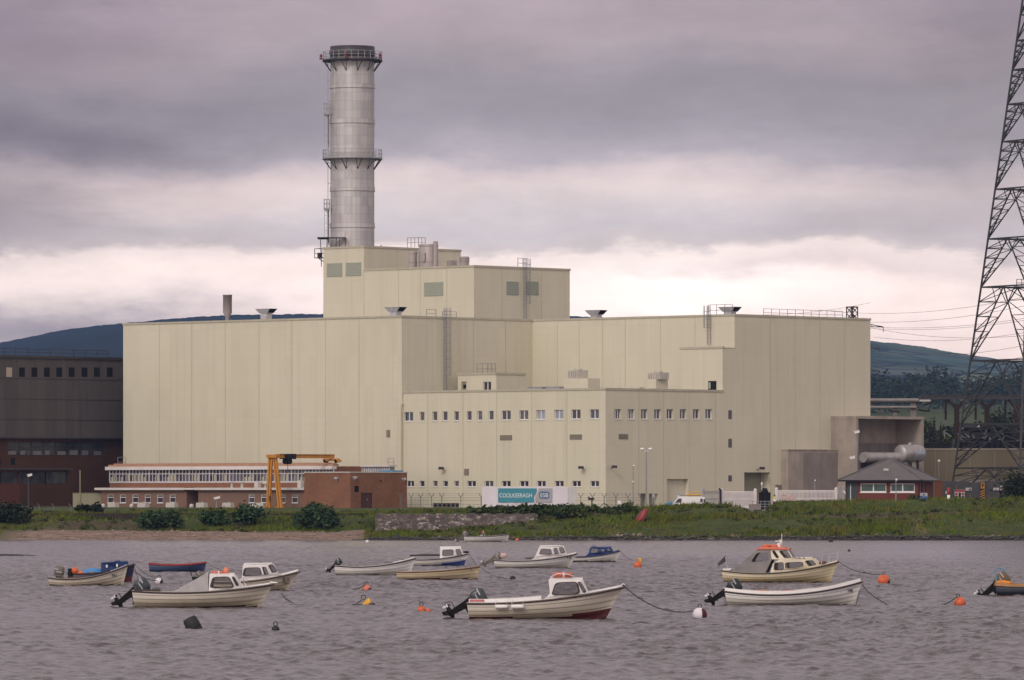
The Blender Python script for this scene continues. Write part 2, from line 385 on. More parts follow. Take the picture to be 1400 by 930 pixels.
# the foam line where the current breaks, far across the river
xy = nt.new('ShaderNodeSeparateXYZ', i={0: tc})
dist = nt.math('ABSOLUTE', nt.math('SUBTRACT', nt.math('ADD', xy.outputs[1], nt.math('MULTIPLY', nt.math('SUBTRACT', nt.noise(tc, .05, 2), .5), 22)), 487))
band = nt.math('SUBTRACT', 1.0, nt.math('DIVIDE', dist, 7.0), clamp=True)
fl = nt.ramp(nt.math('MULTIPLY', nt.noise(nt.scale(tc, (.55, .3, 1)), 1.1, 5, .7), nt.math('ADD', .55, nt.math('MULTIPLY', band, .45))), [(.60, (0, 0, 0)), (.68, (1, 1, 1))])
foam = nt.math('MULTIPLY', nt.math('MULTIPLY', fl, nt.math('GREATER_THAN', band, .02)), .7)
df = nt.new('ShaderNodeBsdfDiffuse', i={0: (.62, .58, .58, 1)})
mx = nt.new('ShaderNodeMixShader', i={0: foam}); nt.l.new(b.outputs[0], mx.inputs[1]); nt.l.new(df.outputs[0], mx.inputs[2])
nt.l.new(mx.outputs[0], nt.n['Material Output'].inputs[0])
w = npmesh('water', np.stack([WX2, WY2, WZ], -1).reshape(-1, 3), gridfaces(len(rows), len(cols)), [m]); tag(w, kind='structure')
# ---- dark spit of mud reaching in from the left
mb = MB(); prof = []
for i in range(25):
    t = i / 24; x = X(-140, 428) + t * (X(53, 428) - X(-140, 428)); hh = .26 * (1 - t) ** .6 * (1 + .25 * math.sin(9 * t)) + .015; wd = 3.2 * (1 - t) ** .5 + .2
    prof.append([(x, 428 - wd, -.2), (x, 428 - wd * .4, hh), (x, 428 + wd * .4, hh * .9), (x, 428 + wd, -.2)])
for i in range(24):
    for k in range(3): mb.quad(prof[i][k], prof[i + 1][k], prof[i + 1][k + 1], prof[i][k + 1])
M['mud'] = pm('wet_mud', (.022, .016, .014), .7, var=.4, vs=1, bump=.4)
tag(mb.build('mud_bank', M['mud']), kind='structure')
# ---- hills behind
hx = [-4000, -1500, -600, 0, 60, 110, 170, 250, 330, 440, 700, 1000, 1190, 1250, 1330, 1400, 1700, 2400, 4500]
hy = [600, 600, 560, 470, 457, 448, 443, 435, 431, 430, 430, 441, 467, 473, 487, 496, 540, 590, 610]
pxs = np.concatenate([np.arange(-4000, -400, 120), np.arange(-400, 1800, 3.0), np.arange(1800, 4600, 120)])
top = np.interp(pxs, hx, hy)
top = np.convolve(np.pad(top, 8, mode='edge'), np.ones(17) / 17, 'valid')
ts = np.concatenate([np.linspace(0, .9, 34), [.93, .96, .98, 1.0, 1.02, 1.1]])
HV = []
for t in ts:
    Yd = 2700 + 4300 * min(t, 1.0) + max(0, t - 1) * 6000
    tt = min(t, 1.0)
    zt = H + (HOR - top) / F * 7000
    zz = 42 * (1 - tt) + zt * (tt ** 1.35) - (max(0, t - 1) * 350)
    if t > .05: zz = zz + (6 + 8 * tt) * vnoise(pxs * .012, np.full_like(pxs, t * 7), 33, 4) * tt * (1 - tt) * 2
    if .97 < t < 1.01: zz = zz + 1.3 * np.convolve(np.random.RandomState(5).rand(len(pxs)), [.5, .5], 'same')      # tree line on the ridge
    HV.append(np.stack([(pxs - 700) / F * 7000 * (Yd / 7000) ** .999, np.full_like(pxs, Yd), zz], -1))
HV = np.stack(HV).reshape(-1, 3)
m, nt, b = newmat('moorland'); tc = nt.new('ShaderNodeTexCoord').outputs['Object']
nA = nt.noise(nt.scale(tc, (1, .35, 3)), .004, 6, .6); nB = nt.noise(tc, .03, 5)
past = nt.new('ShaderNodeMapRange', i={0: nt.new('ShaderNodeSeparateXYZ', i={0: tc}).outputs[0], 1: 200.0, 2: 460.0}).outputs[0]     # heather moor on the left, pasture on the right
moor = nt.ramp(nA, [(.35, (.003, .006, .005)), (.5, (.006, .009, .008)), (.7, (.012, .015, .011))])
fields = nt.ramp(nA, [(.35, (.030, .050, .042)), (.46, (.06, .088, .066)), (.56, (.12, .155, .11)), (.70, (.16, .185, .15))])
c = nt.mix(nt.math('MULTIPLY', nB, .4), nt.mix(past, moor, fields), (.012, .02, .014, 1))
hv = nt.new('ShaderNodeTexVoronoi', feature='DISTANCE_TO_EDGE', i={'Vector': nt.scale(tc, (1, .38, 0)), 'Scale': .0105}).outputs[0]; hc = nt.new('ShaderNodeTexVoronoi', i={'Vector': nt.scale(tc, (1, .38, 0)), 'Scale': .0105}).outputs['Color']
c = nt.mix(nt.math('MULTIPLY', past, .35), c, nt.mix(.5, c, hc, 'OVERLAY')); c = nt.mix(nt.math('MULTIPLY', nt.math('LESS_THAN', hv, .05), .75), c, (.008, .014, .010, 1))   # hedged fields
nt.put(b, 'Base Color', c); b.inputs['Roughness'].default_value = 1; b.inputs['Specular IOR Level'].default_value = 0
tag(npmesh('hills', HV, gridfaces(len(ts), len(pxs)), [m]), kind='structure')
# ---- leaves
def leaves(pts, sizes, rng, flat=.5, up=.35):
    n = len(pts); d1 = rng.normal(size=(n, 3)); d1[:, 2] *= .6; d1 /= np.linalg.norm(d1, axis=1)[:, None]
    d2 = np.cross(d1, rng.normal(size=(n, 3))); d2 /= np.linalg.norm(d2, axis=1)[:, None]
    s = sizes[:, None]
    V = np.stack([pts - d1 * s, pts + d2 * s * flat, pts + d1 * s, pts - d2 * s * flat], 1).reshape(-1, 3)
    return V, np.arange(4 * n).reshape(n, 4)
def leafmat(name, c1, c2, c3, sc1=.8):
    m, nt, b = newmat(name); tc = nt.new('ShaderNodeTexCoord').outputs['Object']
    f = nt.noise(tc, sc1, 5, .7); nt.put(b, 'Base Color', nt.ramp(f, [(.3, c1), (.5, c2), (.72, c3)]))
    b.inputs['Roughness'].default_value = .75; b.inputs['Specular IOR Level'].default_value = .25
    return m
M['leaf'] = leafmat('bush_leaves', (.006, .015, .008), (.022, .052, .020), (.085, .135, .05), 1.3)
M['leafdark'] = leafmat('dark_leaves', (.003, .007, .003), (.009, .017, .006), (.03, .045, .014), 1.0)
M['leafhedge'] = leafmat('bramble_leaves', (.012, .024, .006), (.038, .062, .015), (.10, .125, .035), .8)
M['leafwood'] = leafmat('woodland_leaves', (.003, .008, .005), (.010, .022, .011), (.030, .048, .020), .05)
M['bark'] = pm('bark', (.06, .045, .035), .9, var=.3)
def clump_points(blobs, n, rng, shell=.55):
    w = np.array([b[3] * b[4] * b[5] for b in blobs]) ** .67; w /= w.sum()
    idx = rng.choice(len(blobs), n, p=w); B = np.array(blobs)[idx]
    d = rng.normal(size=(n, 3)); d /= np.linalg.norm(d, axis=1)[:, None]
    r = shell + (1 - shell) * rng.rand(n) ** .6; r *= 1 + .16 * rng.normal(size=n); r = np.where(rng.rand(n) < .14, r * rng.uniform(1.1, 1.7, n), r)
    return B[:, :3] + d * B[:, 3:6] * r[:, None]
def bush(name, label, cat, px, Y, wpx, hpx, mat, n=900, group=None, seed=1, leaf=.21, py=None):
    rng = np.random.RandomState(seed); s = F / Y; w = wpx / s; h = hpx / s
    x0 = X(px, Y); z0 = gz(x0, Y) if py is None else zat(py, Y)
    t = thing(name, label, cat, (x0, Y, z0), 0, group)
    n = int(n * 1.35); k = max(8, int(9 * w / max(h, .1)))
    bl = []
    for i in range(k):
        u = rng.uniform(-.5, .5) * .86; hh = h * (1 - 1.3 * u * u) * rng.uniform(.35, 1.0)
        r = rng.uniform(.26, .42) * h
        bl.append((u * w, rng.uniform(-.35, .35) * min(w, 2.5 * h), max(r * .6, hh - r * .5), r * 1.2, r, r))
    pts = clump_points(bl, n, rng, .4); pts[:, 2] = np.maximum(pts[:, 2], -.1)
    V, q = leaves(pts, rng.uniform(.5, 1.3, n) * leaf, rng)
    o = npmesh('foliage', V, q, [mat], False); o.parent = t
    mb = MB()
    for i in range(5):
        b_ = bl[i % len(bl)]; mb.tube([(0, 0, -.2), (b_[0] * .7, b_[1] * .7, b_[2] * .5), (b_[0], b_[1], b_[2])], [.05, .035, .015], 5)
    o2 = mb.build('stem', M['bark']); o2.parent = t
    return t
G1 = 'bushes along the river bank'
bush('bush', 'rounded dark green bush on the bank below the six-window brick annex wall', 'bush', 219, 584, 52, 26, M['leaf'], 1300, G1, 1)
bush('bush', 'small green bush on the bank, left of the bush under the yellow crane', 'bush', 291, 585, 34, 24, M['leaf'], 900, G1, 2)
bush('bush', 'green bush on the bank just left below the yellow crane legs', 'bush', 340, 584, 40, 26, M['leaf'], 1000, G1, 3)
bush('bush', 'dense dark bush on the bank in front of the brick block, above the sand', 'bush', 430, 583, 54, 31, M['leaf'], 1500, G1, 4)
bush('bush', 'dark bush at the far left edge of the bank below the dark brick', 'bush', 12, 585, 60, 26, M['leafdark'], 1200, G1, 5)
bush('bush', 'small dark bush at the foot of the beige panel left of the annex', 'bush', 115, 606, 18, 14, M['leafdark'], 350, G1, 6)
bush('bush', 'tiny bush against the left end of the brick annex', 'bush', 133, 606, 9, 15, M['leafdark'], 260, G1, 7)
bush('bush', 'dark clump in the hollow of the grassy mound below the gates', 'bush', 1012, 584, 40, 17, M['leafhedge'], 800, G1, 8, py=721)
bush('bush', 'low green clump on the slope left of the red upturned boat', 'bush', 780, 580, 46, 16, M['leafhedge'], 700, G1, 9)
bush('bush', 'green clump on the slope close to the red upturned boat', 'bush', 858, 582, 30, 16, M['leafhedge'], 500, G1, 10)
bush('bush', 'tall dark shrub at the right edge in front of the dark hoarding', 'bush', 1398, 640, 28, 52, M['leafdark'], 1300, G1, 12, py=694)
bush('bush', 'small light shrub beside the blue and white sign at the gatehouse', 'bush', 1252, 660, 12, 18, M['leaf'], 320, G1, 13, py=693)
bush('hedge', 'long low bramble hedge on the bank top in front of the white banner', 'hedge', 757, 590, 268, 14, M['leafhedge'], 6500, None, 14, py=705)
# ---- grass tufts on the bank
rng = np.random.RandomState(3); pts = []
n = 190000
gx = rng.uniform(-70, 70, n); gy = 563 + rng.uniform(1.5, 48, n); zz = ground_z(gx, gy); ppx = 700 + gx * F / 580; dd = gy - 563
keep = np.ones(n, bool)
keep &= ~((ppx < 500) & (ppx > 10) & (dd < 17)); keep &= ~((ppx > 505) & (ppx < 735) & (dd > 20) & (dd < 27))
nzv = vnoise(gx * .35, gy * .35, 9, 4); keep &= ~((ppx < 500) & (nzv > .25) & (rng.rand(n) < .8))
keep &= ~((ppx > 1090) & (dd > 19.5) & (dd < 26) & (rng.rand(n) < .85))
keep &= ~((ppx > 735) & (ppx < 950) & (dd > 24) & (dd < 30) & (rng.rand(n) < .75))
keep &= rng.rand(n) < np.clip(.55 + .4 * vnoise(gx * .5, gy * .5, 12, 3), .12, 1)
keep &= ~((dd < 3) & (rng.rand(n) < .6)); keep &= ~((ppx > 1026) & (ppx < 1066) & (dd > 29))
gx, gy, zz = gx[keep], gy[keep], zz[keep]; n = len(gx)
hgt = rng.uniform(.08, .28, n) * (1 + 1.3 * np.clip(vnoise(gx * .45, gy * .45, 15, 4), -.4, 1.2)); th = rng.uniform(0, 6.28, n); wd = rng.uniform(.03, .085, n)
ln = rng.normal(0, .12, (n, 2))
b0 = np.stack([gx - np.cos(th) * wd, gy - np.sin(th) * wd, zz - .05], -1); b1 = np.stack([gx + np.cos(th) * wd, gy + np.sin(th) * wd, zz - .05], -1)
t0 = np.stack([gx + ln[:, 0] + .05, gy + ln[:, 1], zz + hgt], -1)
V = np.stack([b0, b1, t0], 1).reshape(-1, 3)
M['grass'], nt, b = newmat('bank_grass'); tc = nt.new('ShaderNodeTexCoord').outputs['Object']
lo = nt.ramp(nt.noise(tc, .9, 5, .7), [(.3, (.036, .064, .006)), (.5, (.100, .145, .009)), (.72, (.19, .205, .016))]); hi = nt.ramp(nt.noise(tc, .16, 6, .7), [(.36, (0, 0, 0)), (.46, (.25, .25, .25)), (.6, (.75, .75, .75)), (.7, (1, 1, 1))])
c = nt.mix(hi, nt.mix(.55, lo, (.036, .042, .005, 1)), lo); c = nt.mix(nt.math('MULTIPLY', nt.ramp(nt.noise(nt.scale(tc, (1, 1, 1)), .33, 6, .75), [(.50, (0, 0, 0)), (.62, (1, 1, 1))]), .85), c, (.15, .10, .03, 1))
nt.put(b, 'Base Color', c); b.inputs['Roughness'].default_value = .8; b.inputs['Specular IOR Level'].default_value = .2
o = npmesh('grass', V, np.arange(3 * n).reshape(n, 3), [M['grass']], False); tag(o, kind='stuff')
# ---- weeds and low scrub among the grass
rng = np.random.RandomState(31); bl = []
while len(bl) < 1150:
    x = rng.uniform(-70, 70); Y = 563 + rng.uniform(3, 46); px = 700 + x * F / 580; d1 = Y - 563
    if (10 < px < 500 and d1 < 15.5) or (505 < px < 735 and 20 < d1 < 27): continue
    if vnoise(np.array([x * .28]), np.array([Y * .35]), 41, 3)[0] < rng.uniform(-.6, .7): continue
    r = rng.uniform(.08, .22) * (1.5 if rng.rand() < .12 else 1); bl.append((x, Y, gz(x, Y) + r * .5, r * rng.uniform(1, 2.2), r, r))
pts = clump_points(bl, 33000, rng, .4); V, q = leaves(pts, rng.uniform(.05, .15, len(pts)), rng)
M['weeds'] = leafmat('weed_leaves', (.012, .018, .004), (.04, .055, .012), (.12, .095, .04), .35)
tag(npmesh('weeds', V, q, [M['weeds']], False), kind='stuff')
# ---- stones along the waterline and on the beach
def rocks(name, spots, mat):
    rng = np.random.RandomState(8); Vs, Fs = [], []
    base = np.array([(1,0,0),(-1,0,0),(0,1,0),(0,-1,0),(0,0,1),(0,0,-1)], float)
    fc = np.array([(0,2,4),(2,1,4),(1,3,4),(3,0,4),(2,0,5),(1,2,5),(3,1,5),(0,3,5)])
    for i, (x, y, r) in enumerate(spots):
        v = base * r * rng.uniform(.6, 1.3, (6, 3)) * np.array([1.3, 1, .6]); t = rng.uniform(0, 6.28)
        v = np.stack([v[:, 0] * np.cos(t) - v[:, 1] * np.sin(t), v[:, 0] * np.sin(t) + v[:, 1] * np.cos(t), v[:, 2]], -1)
        v += (x, y, gz(x, y) + r * .15); Vs.append(v); Fs.append(fc + 6 * i)
    return npmesh(name, np.concatenate(Vs), np.concatenate(Fs), [mat], False)
rg = random.Random(5); sp_ = []
for i in range(700):
    px = rg.uniform(480, 1440); Y = 563 + abs(rg.gauss(0, 1.3)) + .2; sp_.append((X(px, Y), Y, rg.uniform(.07, .24) * (1 if rg.random() < .9 else 1.8)))
M['stonedark'] = pm('wet_shore_stone', (.032, .028, .026), .7, var=.5, vs=.5, stain=(.22, .19, .17), ss=.5, samt=.55)
tag(rocks('shore_stones', sp_, M['stonedark']), kind='stuff')
sp_ = []
for i in range(420):
    px = rg.uniform(20, 490); Y = 563 + rg.uniform(.3, 15); sp_.append((X(px, Y), Y, rg.uniform(.06, .2)))
for i in range(60):
    px = rg.choice([rg.uniform(1000, 1080), rg.uniform(1120, 1300), rg.uniform(835, 880)]); Y = 563 + rg.uniform(1.5, 6); sp_.append((X(px, Y), Y, rg.uniform(.08, .26)))
M['stonepale'] = pm('dry_beach_stone', (.20, .155, .13), .9, var=.5, vs=.4)
tag(rocks('beach_stones', sp_, M['stonepale']), kind='stuff')
# ---- stone revetment wall
mb = MB(); nx, nz_ = 190, 22; grid = []
for j in range(nz_ + 1):
    rowv = []
    for i in range(nx + 1):
        px = 513 + 222 * i / nx; Y = 585.6 + 1.2 * (j / nz_); x = X(px, Y)
        zt = 2.42 + .06 * math.sin(i * .35) ; zb = float(np.interp(px, [500, 600, 735], [.5, .6, 1.55]))
        z = zb + (zt - zb) * j / nz_
        rowv.append((x, Y + float(vnoise(np.array([x * 4.0]), np.array([z * 5.0]), 2, 3)[0]) * .09, z))
    grid.append(rowv)
for j in range(nz_):
    for i in range(nx): mb.quad(grid[j][i], grid[j][i + 1], grid[j + 1][i + 1], grid[j + 1][i])
for i in range(nx):
    a, c_ = grid[nz_][i], grid[nz_][i + 1]; mb.quad(a, c_, (c_[0], c_[1] + 1.2, c_[2]), (a[0], a[1] + 1.2, a[2]))
m, nt, b = newmat('rubble_stone'); tc = nt.new('ShaderNodeTexCoord').outputs['Object']
vo = nt.new('ShaderNodeTexVoronoi', i={'Vector': nt.scale(tc, (1, 1, 1.5)), 'Scale': 3.2}); vd = nt.new('ShaderNodeTexVoronoi', feature='DISTANCE_TO_EDGE', i={'Vector': nt.scale(tc, (1, 1, 1.5)), 'Scale': 3.2})
vc = nt.new('ShaderNodeSeparateColor', i={0: vo.outputs['Color']})
col = nt.ramp(vc.outputs[0], [(0, (.055, .042, .038)), (.6, (.12, .098, .088)), (.95, (.30, .26, .235))])
col = nt.mix(nt.ramp(vd.outputs[0], [(0, (1, 1, 1)), (.09, (0, 0, 0))]), col, (.03, .026, .023, 1))
col = nt.mix(nt.math('MULTIPLY', nt.ramp(nt.noise(tc, .5, 5), [(.45, (0, 0, 0)), (.65, (1, 1, 1))]), .75), col, (.075, .058, .05, 1))
nt.put(b, 'Base Color', col); b.inputs['Roughness'].default_value = .95
nt.put(b, 'Normal', nt.new('ShaderNodeBump', i={'Strength': .8, 'Distance': .1, 'Height': vd.outputs[0]}))
tag(mb.build('stone_wall', m, None, origin=(X(620, 586), 586, 1)), 'rough rubble stone retaining wall on the river bank below the fence', 'wall')
# low concrete edge along the top of the bank at the left
mb = MB(); pr = [X(p, 593) for p in range(-60, 516, 12)]
for i in range(len(pr) - 1):
    mb.box(pr[i] + .01, pr[i + 1] - .01, 592.8, 593.2, 1.8, 2.43 + .015 * math.sin(i * 2.1))
tag(mb.build('low_wall', M['lowwall'], None, origin=(X(250, 593), 593, 2)), 'long low dark wall edging the top of the sandy bank', 'wall')
# ---- wood on the far slope, seen as one mass, and trees behind the switchyard
rng = np.random.RandomState(20); bl = []
for i in range(230):
    px = rng.uniform(1020, 1900); Y = rng.uniform(2350, 2620); x = X(px, Y); z = zat(549, 2480) + (Y - 2480) * .02
    hh = rng.uniform(8, 14) * (1 + .18 * math.sin(px * .05)); r = hh * rng.uniform(.25, .5)
    for k in range(3): bl.append((x + rng.normal(0, r * .5), Y + rng.normal(0, 3), z + hh - r * (1.0 + .45 * k), r * 1.1, r, r * .9))
    bl.append((x, Y, z + hh * .25, r * 1.1, r, hh * .32))
pts = clump_points(bl, 42000, rng, .6); V, q = leaves(pts, rng.uniform(.5, 1.25, len(pts)), rng)
tag(npmesh('woodland', V, q, [M['leafwood']], False), kind='stuff')
def tree(label, px, Y, wpx, ytop, ybase, seed, mat=None, n=1800):
    rng = np.random.RandomState(seed); s = F / Y; x0 = X(px, Y); z0 = zat(ybase, Y); h = (ybase - ytop) / s; w = wpx / s
    t = thing('tree', label, 'tree', (x0, Y, z0), 0, 'trees behind the switchyard')
    bl = [(rng.uniform(-.38, .38) * w, rng.uniform(-.3, .3) * w, h * rng.uniform(.38, .82), w * rng.uniform(.16, .26), w * .2, h * rng.uniform(.12, .18)) for i in range(13)]
    pts = clump_points(bl, n, rng); V, q = leaves(pts, rng.uniform(.18, .5, n), rng)
    npmesh('crown', V, q, [mat or M['leafdark']], False).parent = t
    mb = MB(); mb.tube([(0, 0, -.5), (.1, 0, h * .35), (.2, .1, h * .7)], [.28, .2, .06], 7)
    for b_ in bl[:6]: mb.tube([(.08, 0, h * .3), (b_[0] * .6, b_[1] * .6, b_[2] * .75), (b_[0], b_[1], b_[2])], [.12, .07, .02], 5)
    mb.build('trunk', M['bark']).parent = t
M['leafyel'] = leafmat('yellowish_leaves', (.02, .032, .008), (.045, .058, .014), (.085, .09, .022), .5)
tree('yellow green bushy tree right of the open concrete bay', 1278, 985, 50, 572, 640, 1, M['leafyel'])
tree('dark bushy tree behind the black oil tank on the transformer', 1368, 990, 70, 552, 640, 2)
tree('low dark tree behind the switchyard columns, left of the oil tank', 1318, 1010, 60, 570, 640, 3)
tree('dark tree at the far right edge behind the switchyard', 1425, 960, 70, 556, 640, 4)
# ================================================================ THE POWER STATION (site frame: a along the left-front faces, b along the right-front faces)
def wp(kind, pl, u, o, z):            # wall coordinates -> site frame; o is outwards
    return (u, pl - o, z) if kind == 'A' else (pl + o, u, z)
def wbox(mb, kind, pl, u0, u1, o0, o1, z0, z1, m=0):
    p, q = wp(kind, pl, u0, o0, z0), wp(kind, pl, u1, o1, z1)
    return mb.box(p[0], q[0], p[1], q[1], p[2], q[2], m)
def upx(kind, pl, px): return a_at(px, pl) if kind == 'A' else b_at(px, pl)
def zpx(kind, pl, u, py): return zab(py, u, pl) if kind == 'A' else zab(py, pl, u)
def rect(kind, pl, pxc, w, y0, y1):    # photo rectangle -> rectangle on that wall
    u0, u1 = upx(kind, pl, pxc - w / 2), upx(kind, pl, pxc + w / 2); u = (u0 + u1) / 2
    return (u0, u1, zpx(kind, pl, u, y1), zpx(kind, pl, u, y0))
def wall(mb, kind, pl, u0, u1, z0, z1, holes=(), rec=.25, m=0, seams=(), seamm=1, cop=None):
    us = sorted({u0, u1, *[h[0] for h in holes], *[h[1] for h in holes]}); zs = sorted({z0, z1, *[h[2] for h in holes], *[h[3] for h in holes]})
    us = [u for u in us if u0 <= u <= u1]; zs = [z for z in zs if z0 <= z <= z1]
    for i in range(len(us) - 1):
        for j in range(len(zs) - 1):
            uc, zc = (us[i] + us[i + 1]) / 2, (zs[j] + zs[j + 1]) / 2
            if any(h[0] < uc < h[1] and h[2] < zc < h[3] for h in holes): continue
            mb.quad(wp(kind, pl, us[i], 0, zs[j]), wp(kind, pl, us[i + 1], 0, zs[j]), wp(kind, pl, us[i + 1], 0, zs[j + 1]), wp(kind, pl, us[i], 0, zs[j + 1]), m)
    for h in holes:
        c = [(h[0], h[2]), (h[1], h[2]), (h[1], h[3]), (h[0], h[3])]
        for k in range(4):
            p, q = c[k], c[(k + 1) % 4]
            mb.quad(wp(kind, pl, p[0], 0, p[1]), wp(kind, pl, q[0], 0, q[1]), wp(kind, pl, q[0], -rec, q[1]), wp(kind, pl, p[0], -rec, p[1]), m)
    for u in seams:
        zz = [z0, z1]
        for h in holes:
            if h[0] < u < h[1]: zz = [h[3], z1] if h[2] <= z0 + .5 else zz
        wbox(mb, kind, pl, u - .055, u + .055, -.05, .022, zz[0], zz[1] - .02, seamm)
    if cop is not None: wbox(mb, kind, pl, u0 - .1, u1 + .1, -.3, .09, z1 - .12, z1 + .16, cop)
def window(parent, kind, pl, r, rec=.22, double=False, pane=None, sill=True, name='window'):
    mb = MB(BF); u0, u1, z0, z1 = r; fr = .07
    wbox(mb, kind, pl, u0 + .004, u0 + fr, -rec, -rec + .07, z0, z1 - .004); wbox(mb, kind, pl, u1 - fr, u1 - .004, -rec, -rec + .07, z0, z1 - .004)
    wbox(mb, kind, pl, u0 + fr, u1 - fr, -rec, -rec + .07, z1 - fr, z1 - .004); wbox(mb, kind, pl, u0 + fr, u1 - fr, -rec, -rec + .07, z0 + .004, z0 + fr)
    if double:
        for c in ([.5] if double == 1 else [.33, .67]):
            uc = u0 + (u1 - u0) * c; wbox(mb, kind, pl, uc - .07, uc + .07, -rec, -rec + .075, z0 + fr, z1 - fr)
    wbox(mb, kind, pl, u0 + fr, u1 - fr, -rec - .02, -rec + .02, z0 + fr, z1 - fr, 1)
    if sill: wbox(mb, kind, pl, u0 - .05, u1 + .05, -rec, .07, z0 - .09, z0 - .003)
    return mb.build(name, [M['upvc'], pane or M['glass']], parent)
def plate(parent, name, kind, pl, r, mat, o=.05, slats=0):
    mb = MB(BF); wbox(mb, kind, pl, r[0], r[1], .003, o, r[2], r[3])
    for i in range(slats):
        z = r[2] + (r[3] - r[2]) * (i + .5) / slats; wbox(mb, kind, pl, r[0] + .05, r[1] - .05, o, o + .05, z, z + (r[3] - r[2]) / slats * .5)
    return mb.build(name, mat, parent)
def floodlight(parent, kind, pl, px, py, side=1):
    u = upx(kind, pl, px); z = zpx(kind, pl, u, py); mb = MB(BF)
    mb.tube([wp(kind, pl, u - .2 * side, 0, z - .15), wp(kind, pl, u, .5, z)], .05, 5)
    p = wp(kind, pl, u + .05, .75, z + .05); mb.box(p[0] - .3, p[0] + .3, p[1] - .22, p[1] + .22, p[2] - .16, p[2] + .2)
    return mb.build('floodlight', M['darksteel'], parent)
def ladder(parent, kind, pl, px, y0, y1, cage=True, w=.5, cagew=.75, name='ladder', o=.28):
    u = upx(kind, pl, px); zt = zpx(kind, pl, u, y0); zb = zpx(kind, pl, u, y1); mb = MB(BF); q = lambda du, oo, z: wp(kind, pl, u + du, oo, z)
    for s_ in (-w / 2, w / 2): mb.bar(q(s_, o, zb), q(s_, o, zt), .07)
    z = zb
    while z < zt: mb.bar(q(-w / 2, o, z), q(w / 2, o, z), .045); z += .45
    if cage:
        z = zb + 2.3
        while z < zt + .1:
            pts = [q(cagew * .9 * math.sin(t) * .6, o + .95 * (math.cos(t) * .5 + .5), z) for t in np.linspace(-2.4, 2.4, 9)]
            mb.tube(pts, .03, 4, caps=False); z += 1.1
        for t in (-1.7, -.85, 0, .85, 1.7):
            mb.bar(q(cagew * .9 * math.sin(t) * .6, o + .95 * (math.cos(t) * .5 + .5), zb + 2.3), q(cagew * .9 * math.sin(t) * .6, o + .95 * (math.cos(t) * .5 + .5), zt), .035)
    return mb.build(name, M['galv'], parent)
def rail(parent, pts, h=1.1, every=1.5, name='railing', mat=None, w=.06):
    mb = MB(BF)
    for p, q in zip(pts[:-1], pts[1:]):
        p, q = Vector(p), Vector(q)
        for k in (.5, 1.0): mb.bar(p + Vector((0, 0, h * k)), q + Vector((0, 0, h * k)), w)
        n = max(1, int((q - p).length / every))
        for i in range(n + 1): a = p.lerp(q, i / n); mb.bar(a, a + Vector((0, 0, h)), w)
    return mb.build(name, mat or M['galv'], parent)
M['glass2'] = pm('curtained_glass', (.11, .095, .10), .1, var=.4, vs=.9); M['glass3'] = pm('bluish_glass', (.07, .08, .10), .08, var=.5, vs=.5)  # pane tones picked at random per window
AL, BL = -93.9, 26.1; A1 = -37.77; BR = 54.97
ROOF = 28.68; OFF = 18.26
ps = thing('power_station', 'huge cream clad windowless power station hall with stepped boiler house behind the fence', 'power station', tuple(BF @ Vector((-40, 20, GZ))), ANG)
cl = [M['clad'], M['seam'], M['coping'], M['roofing'], M['dark'], M['recess']]
# --- turbine hall (L-shaped round the office block)
mb = MB(BF); hb = -.25; z0 = GZ - .3
wall(mb, 'A', hb, AL, A1 + .02, z0, ROOF, seams=[a_at(p, hb) for p in (218, 262, 308, 354, 399, 445, 491)], cop=2)
wall(mb, 'B', A1, hb, BL, OFF - .5, ROOF, seams=[b_at(p, A1) for p in (647, 691)], cop=2)
wall(mb, 'B', A1 + .02, hb, .2, z0, OFF)
wall(mb, 'A', BL, A1, 0, OFF - .5, ROOF, seams=[a_at(p, BL) for p in (762, 792, 824, 855, 903, 950)], cop=2)
door2 = rect('B', 0, 1035, 35, 646, 700); door2 = (door2[0], door2[1], GZ - .2, door2[3])
wall(mb, 'B', 0, BL - 2.47, BR, z0, 24.2, holes=[door2], rec=1.6, seams=[b_at(p, 0) for p in (1053, 1087, 1120.5, 1154)])
wall(mb, 'B', 0, BL, BR, 24.2, ROOF, seams=[b_at(p, 0) for p in (1053, 1087, 1120.5, 1154)], cop=2)
wbox(mb, 'B', 0, door2[0], door2[1], -1.7, -1.61, door2[2], door2[3], 5)
wall(mb, 'A', BL - 2.47, -7.7, 0, OFF - .5, 24.2, cop=2)                      # the lower stair tower in the notch
doorx = rect('A', BL - 2.47, 974, 11, 521, 533)
mb.quad((-7.7, BL - 2.47, OFF), (-7.7, BL, OFF), (-7.7, BL, 24.2), (-7.7, BL - 2.47, 24.2))
wall(mb, 'B', 0.03, BL - 2.47 + .02, BL, 24.08, 24.21, m=2)
mb.quad((-7.7, BL - 2.4, 24.15), (0, BL - 2.4, 24.15), (0, BL, 24.15), (-7.7, BL, 24.15), 3)
mb.quad((AL, hb, z0), (AL, BR, z0), (AL, BR, ROOF), (AL, hb, ROOF)); mb.quad((AL, BR, z0), (0, BR, z0), (0, BR, ROOF), (AL, BR, ROOF))
mb.quad((AL, hb + .1, ROOF - .05), (A1, hb + .1, ROOF - .05), (A1, BR, ROOF - .05), (AL, BR, ROOF - .05), 3)
mb.quad((A1, BL + .1, ROOF - .05), (0, BL + .1, ROOF - .05), (0, BR, ROOF - .05), (A1, BR, ROOF - .05), 3)
hall = mb.build('turbine_hall', cl, ps)
mb = MB(BF); wbox(mb, 'A', hb, A1 - .1, A1 + .05, .0, .12, GZ, zab(553, A1, hb)); wbox(mb, 'A', hb, A1 - .1, A1 + .35, .0, .12, zab(553, A1, hb), zab(553, A1, hb) + .12)
mb.build('downpipe', M['seam'], hall)
plate(hall, 'vent', 'A', hb, rect('A', hb, 531, 5, 588, 598), M['vent'], slats=5)
